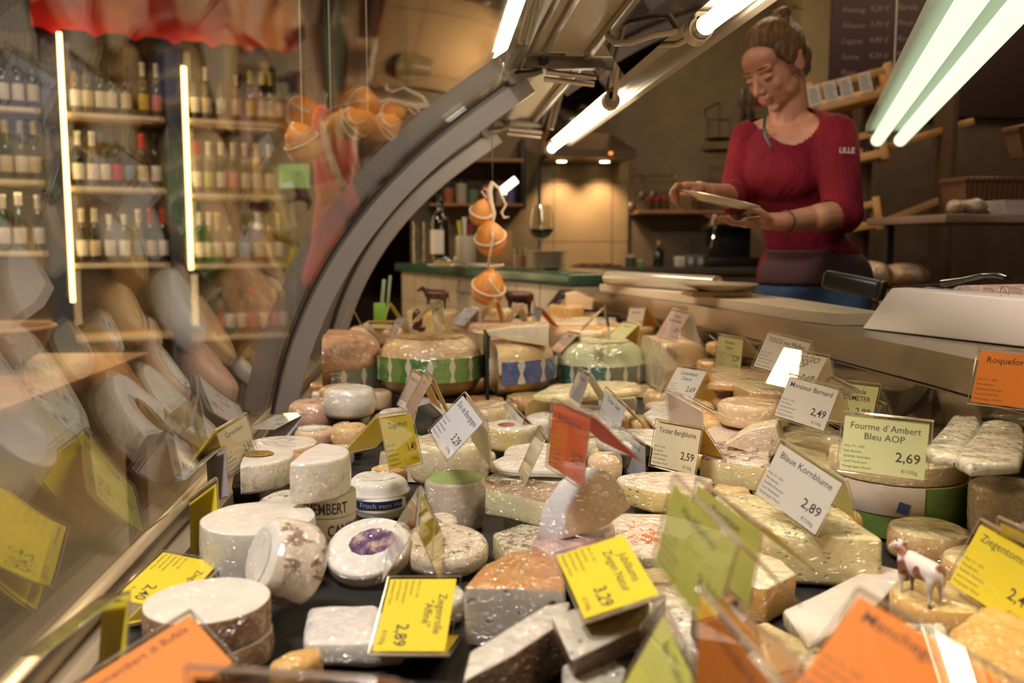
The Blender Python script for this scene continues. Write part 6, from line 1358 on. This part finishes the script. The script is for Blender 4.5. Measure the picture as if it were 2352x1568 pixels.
def card(lab, TL, TR, BL, col='white', back='gold', title=(), price=None, D=None, fold='t', ang=52, small=True, hand=False, w=cW, h=cH, group=None, flip=1):
    u = Vector(((TR[0] - TL[0]) / F, (TL[1] - TR[1]) / F)); v = Vector(((BL[0] - TL[0]) / F, (TL[1] - BL[1]) / F))
    uu, vv, uv = u.dot(u), v.dot(v), u.dot(v)
    if D is None:
        a = uu * vv - uv * uv; b = -(w * w * vv + h * h * uu); c = w * w * h * h
        D = math.sqrt((-b - math.sqrt(max(0, b * b - 4 * a * c))) / (2 * a))
    du = math.sqrt(max(0, w * w - uu * D * D)); dv = math.sqrt(max(0, h * h - vv * D * D)); su = -flip
    dv *= (1 if uv > 0 else -1) * flip
    # depth of the right end: towards the viewer unless the corner angles say otherwise
    U = RIGHT * u.x * D + UP * u.y * D + FWD * (du * su)
    Vv = RIGHT * v.x * D + UP * v.y * D + FWD * dv
    x = U.normalized(); zz = -(Vv - x * Vv.dot(x)).normalized(); y = zz.cross(x)
    P = ray(*TL) * D
    M = Matrix(((x.x, y.x, zz.x, P.x), (x.y, y.y, zz.y, P.y), (x.z, y.z, zz.z, P.z), (0, 0, 0, 1)))
    t = thing('price_card', lab, 'price card', mat=M, group=group)
    m = .0035      # rim of the holder round the paper
    if fold == 't': BK = MV((0, .002, 0)) @ RX(ang)
    elif fold == 'r': BK = MV((w, .002, 0)) @ RZ(ang) @ MV((-w, 0, 0)) if False else MV((w, .002, 0)) @ RZ(-ang) @ MV((-w, 0, 0))
    bm = bmesh.new(); pane(bm, Matrix.Identity(4), w, h, -cT - .0006, -.0006); pane(bm, BK, w, h, .0006, cT)
    obj('front_and_back_pane', bm, m_acr, t)
    bm = bmesh.new()
    if fold == 't': tube(bm, [(0, .0008, .0006), (w, .0008, .0006)], .0016, 8)
    else: tube(bm, [(w, .0008, .0), (w, .0008, -h)], .0016, 8)
    e = .0007
    for a_, b_ in (((0, 0), (0, -h)), ((w, 0), (w, -h)), ((0, -h), (w, -h))):
        if fold == 'r' and a_[0] == w and b_[0] == w: continue
        tube(bm, [(a_[0], -.001, a_[1]), (b_[0], -.001, b_[1])], e, 6); tube(bm, [BK @ Vector((a_[0], .001, a_[1])), BK @ Vector((b_[0], .001, b_[1]))], e, 6)
    tube(bm, [BK @ Vector((0, .0022, -h * .55)), BK @ Vector((w, .0022, -h * .55))], .0006, 6)
    obj('holder_rim', bm, m_edge, t)
    if col != 'none':
        bm = bmesh.new(); box(bm, m, w - m, -.0004, 0, -h + m * .8, -m * 1.4); pc = obj('paper', bm, paper(col), t)
        bm = bmesh.new(); k = 0
        tl = title if isinstance(title, (list, tuple)) else (title,)
        sh = .35 if hand else 0; th = .0088 if len(tl) < 3 else .007
        for i, s in enumerate(tl): put_text(bm, s, w / 2, -m * 1.4 - .015 - i * .0125, th * (1.3 if hand else 1), w * .78, 'c', .004, sh, y=-.0005)
        if price:
            put_text(bm, price, w - .010, -h + .0215, .0125, .042, 'r', .012, sh, y=-.0005)
            if not hand: put_text(bm, '€/100g', w - .012, -h + .008, .0048, .022, 'r', 0, y=-.0005)
        if small and not hand:
            for i, s in enumerate(SMALL): put_text(bm, s, m + .003, -h + .0335 - i * .0066, .0032, .042 if i < 3 else .05, 'l', .002, y=-.0005)
        if bm.verts: obj('lettering', bm, m_ink if col != 'black' else m_white, pc)
        else: bm.free()
    if back != 'none':
        bm = bmesh.new(); box(bm, m, w - m, 0, .0004, -h + m * .8, -m * 1.4, M=BK); obj('back_paper', bm, paper(back), t)
    return t
C = card
C('pale yellow card Fourme d\'Ambert Bleu AOP with price 2,69 on the round slice', (1936, 945), (2103, 960), (1914, 1078), 'lemon', 'lemon', ('Fourme d`Ambert', 'Bleu AOP'), '2,69')
C('grey white card Blaue Kornblume with price 2,89 on the large blue veined block', (1793, 1008), (1888, 1082), (1738, 1135), 'white', 'lemon', ('Blaue Kornblume',), '2,89')
C('white card Monsieur Bernard with price 2,49', (1812, 858), (1892, 885), (1773, 955), 'white', 'cream', ('Monsieur Bernard',), '2,49')
C('pale yellow Gorgonzola card behind the Blue Stilton card', (1930, 868), (2010, 878), (1908, 965), 'lemon', 'cream', ('Gorgonzola', 'DOP DEMETER'), '2,99')
C('white card Blue Stilton Cropwell behind the Fourme card', (1995, 860), (2086, 922), (1968, 950), 'pinkish', 'cream', ('Blue Stilton', 'Cropwell'), '3,49')
C('orange card Roquefort AOC with price 4,49 at the right edge', (2248, 797), (2370, 812), (2215, 925), 'orange', 'orange', ('Roquefort AOC',), '4,49', ang=30)
C('white card TOCO mit Pfeffer behind the handwritten one', (1763, 758), (1835, 785), (1725, 842), 'white', 'cream', ('TOCO mit Pfeffer',), '2,79')
C('white handwritten card TALEGGIO behind the Monsieur Bernard card', (1802, 798), (1868, 815), (1755, 880), 'white', 'cream', ('TALEGGIO', 'DOP'), '2,69', hand=True)
C('narrow pale card with price 2,29 under the steel edge', (1676, 766), (1712, 776), (1660, 832), 'lemon', 'cream', ('Raclette', 'Natur'), '2,29', D=2.2)
C('white card Camembert chèvre with price 2,69 in front of the peach wheel', (1556, 838), (1606, 846), (1527, 908), 'white', 'gold', ('Camembert', 'Chèvre'), '2,69', D=2.0)
C('empty clear and pinkish card above the Tiroler Bergblume card', (1529, 893), (1590, 932), (1524, 962), 'pinkish', 'none', ('',), None, D=1.65, small=False)
C('white card Tiroler Bergblume with price 2,59', (1507, 962), (1590, 970), (1490, 1068), 'cream', 'gold', ('Tiroler Bergblume',), '2,59')
C('blue grey card Tiroler Gold with price 2,69', (1391, 888), (1424, 924), (1365, 958), 'bluewhite', 'gold', ('Tiroler Gold',), '2,69', D=1.8)
C('grey white card Tiroler Blüte', (1423, 997), (1464, 1024), (1405, 1050), 'bluewhite', 'gold', ('Tiroler Blüte',), None, D=1.65, small=False)
C('blurred reddish card above the standing brie wedge', (1270, 915), (1341, 938), (1256, 1072), 'red', 'red', ('Rotkäppchen',), '3,29')
C('narrow card La Brie in front of the round brie', (1167, 962), (1203, 989), (1141, 1030), 'white', 'gold', ('La Brie -', 'Winterspezial'), None, D=1.9, small=False)
C('thin yellowish card directly behind the La Brie card', (1166, 930), (1186, 950), (1130, 1000), 'lemon', 'cream', ('Brie',), None, D=2.0, small=False)
C('white card Duc de Bourgogne with price 3,29, strongly tilted', (1067, 901), (1121, 953), (984, 989), 'bluewhite', 'cream', ('Duc de Bourgogne',), '3,29')
C('white card Rahmkäse in front of the tan wheel, left of a clear one', (949, 849), (983, 856), (911, 930), 'white', 'gold', ('Rahmkäse-Tasse',), None, D=1.86)
C('pinkish clear card overlapping the one in front of the tan wheel', (978, 852), (1006, 864), (928, 945), 'pinkish', 'gold', ('Brillat',), None, D=1.70, small=False)
C('yellow price tent with price 1,40 standing on the white mozzarella pack', (867, 955), (926, 957), (899, 1084), 'yellow', 'yellow', ('Ziegenfrisch',), '1,40', D=1.24, ang=58, flip=-1)
C('yellow card Ziegenrolle Affiné with price 2,89 lying on its side', (1060, 1350), (1047, 1456), (893, 1345), 'yellow', 'yellow', ('Ziegenrolle', '"Affiné"'), '2,89', fold='r', ang=34, D=.965)
C('yellow card Ziegen Natur with price 3,29 lying on its side on the tilted slab', (1440, 1220), (1490, 1303), (1275, 1277), 'yellow', 'gold', ('Jubiläums', 'Ziegen Natur'), '3,29', fold='r', ang=40, D=.915)
C('blurred olive green tent with price 3,39 in the front centre', (1548, 1092), (1628, 1192), (1505, 1298), 'olive', 'yellow', ('Heublumen',), '3,39', D=.73)
C('olive and yellow tent directly behind the one priced 3,39', (1600, 1100), (1692, 1166), (1560, 1250), 'olive', 'yellow', ('Bergkäse',), None, D=.88, small=False)
C('large blurred orange card Manchego at the bottom right corner', (1970, 1350), (2245, 1500), (1848, 1560), 'orange', 'red', ('Manchego Pikant',), '3,99', w=.108, h=.09, D=.60, ang=36)
C('yellow tilted card right of the white and brown cow figurine', (2252, 1192), (2322, 1250), (2168, 1320), 'yellow', 'gold', ('Ziegentommchen',), '2,49', D=.98)
C('yellow card Ziegencamembert at the right edge of the frame', (2292, 1188), (2400, 1250), (2280, 1300), 'yellow', 'gold', ('Ziegen-', 'camembert'), '2,59', D=.95)
C('orange card Camembert at the bottom left corner, turned towards the glass', (150, 1580), (372, 1455), (236, 1690), 'orange', 'gold', ('Camembert di Bufala',), None, D=.72, small=False, flip=-1)
C('blurred orange card running along the bottom edge in front of the goat cheese stack', (425, 1534), (872, 1538), (434, 1850), 'orange', 'orange', ('',), None, D=.50, small=False)
C('blurred orange card standing at the bottom right of the centre', (1606, 1352), (1690, 1440), (1588, 1590), 'orange', 'orange', ('Provolone',), None, D=.60, small=False)
C('olive green card cut by the bottom edge at the centre', (1528, 1396), (1560, 1480), (1432, 1600), 'olive', 'yellow', ('Bio Tilsiter',), None, D=.72, small=False)
C('yellow green card lying along the glass in the lower left corner', (232, 1372), (380, 1303), (118, 1465), 'olive', 'yellow', ('Camembert', 'Chèvre'), '2,39', D=.86)
C('yellow card behind the white topped front cheese beside the glass', (515, 1302), (480, 1360), (368, 1278), 'yellow', 'yellow', ('Ziegenrolle',), '2,40', D=1.08, ang=24)
C('greenish card leaning towards the glass left of the large white drum', (382, 1200), (488, 1132), (312, 1264), 'olive', 'yellow', ('Banon',), '2,70', D=1.25)
C('grey white card leaning towards the glass above the greenish one', (430, 1120), (514, 1090), (400, 1170), 'white', 'grey', ('Crottin',), '3,39', D=1.50)
C('small white card with price 2,90 beside the golden stickered cheese', (494, 990), (520, 960), (526, 1053), 'cream', 'yellow', ('Camembert',), '2,90', D=1.42, flip=-1)
C('flat lying white card below the foot of the steel rib', (604, 972), (687, 965), (588, 996), 'white', 'grey', ('Brebis', 'Natur'), '2,49', D=1.95, ang=25)
C('tilted grey card standing on the tan wheel with the green label', (988, 700), (1003, 686), (1000, 776), 'cream', 'cream', ('Gouda',), None, D=2.24, ang=56, flip=-1)
C('grey card on the pale green wheel', (1386, 712), (1399, 698), (1402, 792), 'grey', 'cream', ('Basilikum',), None, D=2.3, ang=56, flip=-1)
C('white card on the peach wheel, tilted, near the steel edge', (1544, 708), (1569, 722), (1502, 776), 'pinkish', 'white', ('Gouda', 'Bockshornklee'), '1,89', D=2.25)
C('white card with price behind the pink tilted one', (1470, 705), (1498, 708), (1456, 762), 'white', 'gold', ('Appenzeller',), '2,79', D=2.85)
C('greenish card with yellow back behind the pale green wheel', (1432, 738), (1459, 745), (1420, 768), 'lemon', 'gold', ('Bärlauch',), None, D=2.7, small=False)
C('pinkish card tilted left of the pale green wheel', (1304, 760), (1326, 766), (1266, 804), 'pinkish', 'cream', ('Trüffel',), None, D=2.6, small=False)
C('small white card near the slotted panel right of the peach wheel', (1609, 744), (1630, 772), (1584, 772), 'cream', 'lemon', ('Bergkäse',), None, D=2.5, small=False)
C('yellow backed card at the far left behind the orange tan half wheel', (806, 704), (820, 706), (790, 748), 'gold', 'yellow', ('',), None, D=3.0, small=False)
C('cream card with small print at the far left above the orange tan half wheel', (834, 744), (858, 740), (846, 778), 'cream', 'gold', ('Emmentaler',), None, D=2.7, small=False)
C('yellow card left of the tan wheel at the far end', (891, 700), (907, 699), (880, 748), 'yellow', 'yellow', ('',), None, D=3.05, small=False)
C('bluish white card half behind the tan wheel', (911, 731), (942, 727), (899, 778), 'bluewhite', 'cream', ('Parmigiano',), '2,99', D=2.6)
C('bluish card at the far end left of the yellow tent', (1070, 703), (1104, 710), (1050, 742), 'bluewhite', 'cream', ('Pecorino',), '2,79', D=2.95)
C('orange backed tent at the far end below the hanging cheese', (1132, 684), (1146, 690), (1092, 740), 'gold', 'gold', ('',), None, D=2.95, small=False)
C('clear tent on the pale wedge of hard cheese', (1185, 702), (1200, 706), (1164, 744), 'grey', 'cream', ('',), None, D=2.7, small=False)
C('violet grey card at the far end right of the clear tent', (1228, 705), (1244, 712), (1212, 742), 'bluewhite', 'orange', ('',), None, D=2.85, small=False)
C('black price sign with white writing leaning on the wrapped wedge', (1286, 665), (1309, 669), (1272, 697), 'black', 'none', ('Comté',), '2,79', D=3.3, small=False)
C('narrow edge-on clear card left of the reddish card', (1240, 978), (1250, 990), (1192, 1086), 'cream', 'none', ('',), None, D=1.4, small=False)
C('clear tent with yellow leg seen from its end in the left centre', (965, 1118), (974, 1180), (896, 1244), 'none', 'yellow', ('',), None, D=1.15, small=False, ang=50)
C('pale card leaning on the long yellow soft cheese', (1330, 846), (1348, 856), (1300, 905), 'grey', 'cream', ('Reblochon',), None, D=1.95, small=False)
# ================================================================ KEEP THE PILE OFF THE STAFF SIDE, THEN PUT STEPS UNDER IT
def lpx(y):
    for (x0, y0), (x1, y1) in zip(LP, LP[1:]):
        if y1 <= y <= y0: return x0 + (x1 - x0) * (y0 - y) / (y0 - y1)
    return LP[0][0] if y > LP[0][1] else LP[-1][0]
from mathutils.bvhtree import BVHTree
bpy.context.view_layer.update()
kids = {}
for o in bpy.data.objects:
    r_ = o
    while r_.parent: r_ = r_.parent
    if o.type == 'MESH' and o.data.vertices: kids.setdefault(r_.name, []).append(o)
pile = [n for n in kids if bpy.data.objects[n].get('category') in ('cheese', 'box', 'pack', 'paper') and bpy.data.objects[n].location.y < 3.4 and -.4 < bpy.data.objects[n].location.x < .95 and bpy.data.objects[n].location.z < -.15]
trees = []
for n in pile:
    ro = bpy.data.objects[n]; vs = [o.matrix_world @ v.co for o in kids[n] for v in o.data.vertices]
    ex = max(v.x - (lpx(v.y) - .027) for v in vs)
    if ex > 0: ex = min(ex, .008 if n.startswith('roquefort') else .25); ro.location.x -= ex; vs = [v - Vector((ex, 0, 0)) for v in vs]
    lowz = min(v.z for v in vs)
    if lowz < DZ + .0043: dz_ = DZ + .0048 - lowz; ro.location.z += dz_; vs = [v + Vector((0, 0, dz_)) for v in vs]
    fs = []; k = 0
    for o in kids[n]: fs += [tuple(i + k for i in p.vertices) for p in o.data.polygons]; k += len(o.data.vertices)
    trees.append(BVHTree.FromPolygons(vs, fs))
# ---- smaller wrapped pieces packed into the gaps of the pile
cards_ = [n for n in kids if bpy.data.objects[n].get('category') == 'price card' and bpy.data.objects[n].location.y > .8]
ctree = []
for n in cards_:
    vs = [o.matrix_world @ v.co for o in kids[n] for v in o.data.vertices]; up_ = DZ + .005 - min(v.z for v in vs)
    if up_ > 0: bpy.data.objects[n].matrix_world = MV((0, 0, min(up_, .06))) @ bpy.data.objects[n].matrix_world; bpy.context.view_layer.update()
    vs = [o.matrix_world @ v.co for o in kids[n] for v in o.data.vertices]; ex = max(v.x - (lpx(v.y) - .028) for v in vs if v.z < -.235) if any(v.z < -.235 for v in vs) else 0
    gi = max((next((a[0] + (b[0] - a[0]) * (v.z - a[1]) / (b[1] - a[1]) for a, b in zip(GP, GP[1:]) if a[1] <= v.z < b[1]), -9) + .012 - v.x) for v in vs)
    mv_ = -min(ex, .07) if ex > 0 else (min(gi, .03) if gi > 0 else 0)
    if mv_ and n != 'price_card.005' and not bpy.data.objects[n]['label'].startswith('small white card with price 2,90'): bpy.data.objects[n].matrix_world = MV((mv_, 0, 0)) @ bpy.data.objects[n].matrix_world; bpy.context.view_layer.update()
    vs = []; fs = []
    for o in kids[n]: k = len(vs); vs += [o.matrix_world @ v.co for v in o.data.vertices]; fs += [tuple(i + k for i in p.vertices) for p in o.data.polygons]
    ctree.append(BVHTree.FromPolygons(vs, fs))
marks = [(n_, bpy.data.objects[k_].location) for n_, k_ in (('big white drum', 'goat_cheese_drum'), ('brown mottled front stack', 'goat_cheese_round'), ('camembert boxes', 'camembert_box'), ('gold stickered cheese', 'half_round_cheese.001'), ('white soft packs', 'mozzarella_pack'), ('violet flower cheese', 'flower_cheese'), ('leaf wrapped cheese', 'leaf_cheese'), ('herb crust wedge', 'herb_crust_cheese'), ('standing brie wedge', 'standing_brie_wedge'), ('caramel rind wedge', 'caramel_rind_wedge'), ('yellow holey tomme', 'tomme_cheese'), ('blue veined block', 'blue_cheese_block'), ('parmesan wedge', 'parmesan_wedge'), ('long cream wedge', 'white_wedge'), ('green wrapped drum', 'fourme_drum'), ('flower topped wedge', 'flower_wedge'), ('paper parcel', 'paper_wrapped_cheese'), ('long yellow soft cheese', 'soft_cheese'), ('brie with red label', 'brie_round'), ('pink disc', 'wrapped_cheese.004'), ('orange tan wheel', 'gouda_cheese'), ('green labelled wheel', 'gouda_cheese.001'), ('blue labelled wheel', 'gouda_cheese.002'), ('pale green wheel', 'gouda_cheese.003'), ('peach wheel', 'gouda_cheese.004'), ('roquefort slabs', 'roquefort_slab'), ('brown figurine cow', 'cow_figurine'), ('flat white brie slabs', 'brie_slab.001'), ('square white cheese', 'cheese_block.004'))]
kinds = [('cream', bloom, p_cream), ('peach', peach, None), ('orange', washed, p_yel2), ('yellow', p_yel2, p_hole), ('white', plainw, cutw), ('tan', tan2, p_gouda), ('streaked', streak, bloom), ('herb speckled', herbp, p_cream), ('blue veined', p_roq, None), ('caramel', caramel, p_gouda), ('mottled', mottle, p_cream), ('golden', orange_r, p_gouda)]
fr_ = random.Random(21); seen_l = set(); nf = 0
def crossing(x, y, r, h):
    bm = bmesh.new(); lathe(bm, [(0, 0), (r, 0), (r, h * .5), (r, h), (0, h)], 14, M=MV((x, y, DZ + .005))); t_ = BVHTree.FromBMesh(bm); bm.free()
    return t_
for R_, tries in ((.060, 500), (.050, 700), (.040, 900), (.031, 1100)):
    for _ in range(tries):
        y = .84 + 2.4 * fr_.random() ** 1.5; x = fr_.uniform(TRAYX + .05, lpx(y) - R_ - .035); r = R_ * fr_.uniform(.92, 1.06)
        if x < -.36 + r: continue
        h = fr_.uniform(.030, .058) if y > 1.0 else fr_.uniform(.026, .040); tr_ = crossing(x, y, r + .002, h)
        if any(tr_.overlap(t_) for t_ in trees) or any(tr_.overlap(t_) for t_ in ctree): continue
        inside = False
        for t_ in trees:
            hit = t_.ray_cast(Vector((x, y, DZ + .2)), Vector((0, 0, -1)), .2)
            if hit[0] is not None and hit[0].z < DZ + .12 and False: inside = True
        col, m1, m2 = kinds[fr_.randrange(len(kinds))]; wedge = fr_.random() < .45
        mk, ml = min(marks, key=lambda q: (q[1].x - x) ** 2 + (q[1].y - y) ** 2); dx, dy = x - ml.x, y - ml.y
        rel = ('right of' if dx > 0 else 'left of') if abs(dx) > abs(dy) else ('behind' if dy > 0 else 'in front of')
        lab = f'{col} {"wedge" if wedge else "round"} in film {rel} the {mk}'
        if lab in seen_l:
            for col, m1, m2 in kinds:
                lab = f'{col} {"wedge" if wedge else "round"} in film {rel} the {mk}'
                if lab not in seen_l: break
            else: continue
        seen_l.add(lab); t = thing('wrapped_cheese', lab, 'cheese', (x, y, DZ + .0078), (0, 0, fr_.uniform(0, 6.28)), 'small wrapped cheeses packed between the large ones'); b_ = h * .22
        pr = [(0, 0), (r - b_, 0), (r - b_ * .3, b_ * .3), (r, b_), (r * 1.01, h * .5), (r, h - b_), (r - b_ * .3, h - b_ * .3), (r - b_, h), (r * .5, h), (0, h)]
        bm = bmesh.new()
        if wedge:
            A0 = fr_.choice((-70, -100, -140)); lathe(bm, pr, 26, A0, -A0, caps=2)
            bmesh.ops.recalc_face_normals(bm, faces=bm.faces[:]); wobble(bm, .0015, 40, x * 9)
            split(t, bm, {0: ('rind', m1), 2: ('cut_face', m2 or p_cream)}, 50)
        else:
            lathe(bm, pr, 28); wobble(bm, .002, 30, x * 9)
            for f in bm.faces:
                if f.calc_center_median().z > h - b_ * .2: f.material_index = 1
            if m2: bmesh.ops.recalc_face_normals(bm, faces=bm.faces[:]); split(t, bm, {0: ('rind', m1), 1: ('top_rind', m2)}, 50)
            else:
                for f in bm.faces: f.material_index = 0
                obj('cheese_body', bm, m1, t, ang=60)
        trees.append(tr_); nf += 1
print('FILL', nf)
for x, y, z, r in steps:
    for k in (.7, .55, .4, .28, .18, .1):
        q = r * k; x0, x1, y0, y1 = x - q, min(x + q, lpx(y) - .04), y - q, y + q
        if x1 - x0 < .01: continue
        bm = bmesh.new(); box(bm, x0, x1, y0, y1, DZ + .0045, z - .0035, .001); tr_ = BVHTree.FromBMesh(bm)
        if any(tr_.overlap(t_) for t_ in trees + ctree): bm.free(); continue
        obj('display_step', bm, m_step, case); break
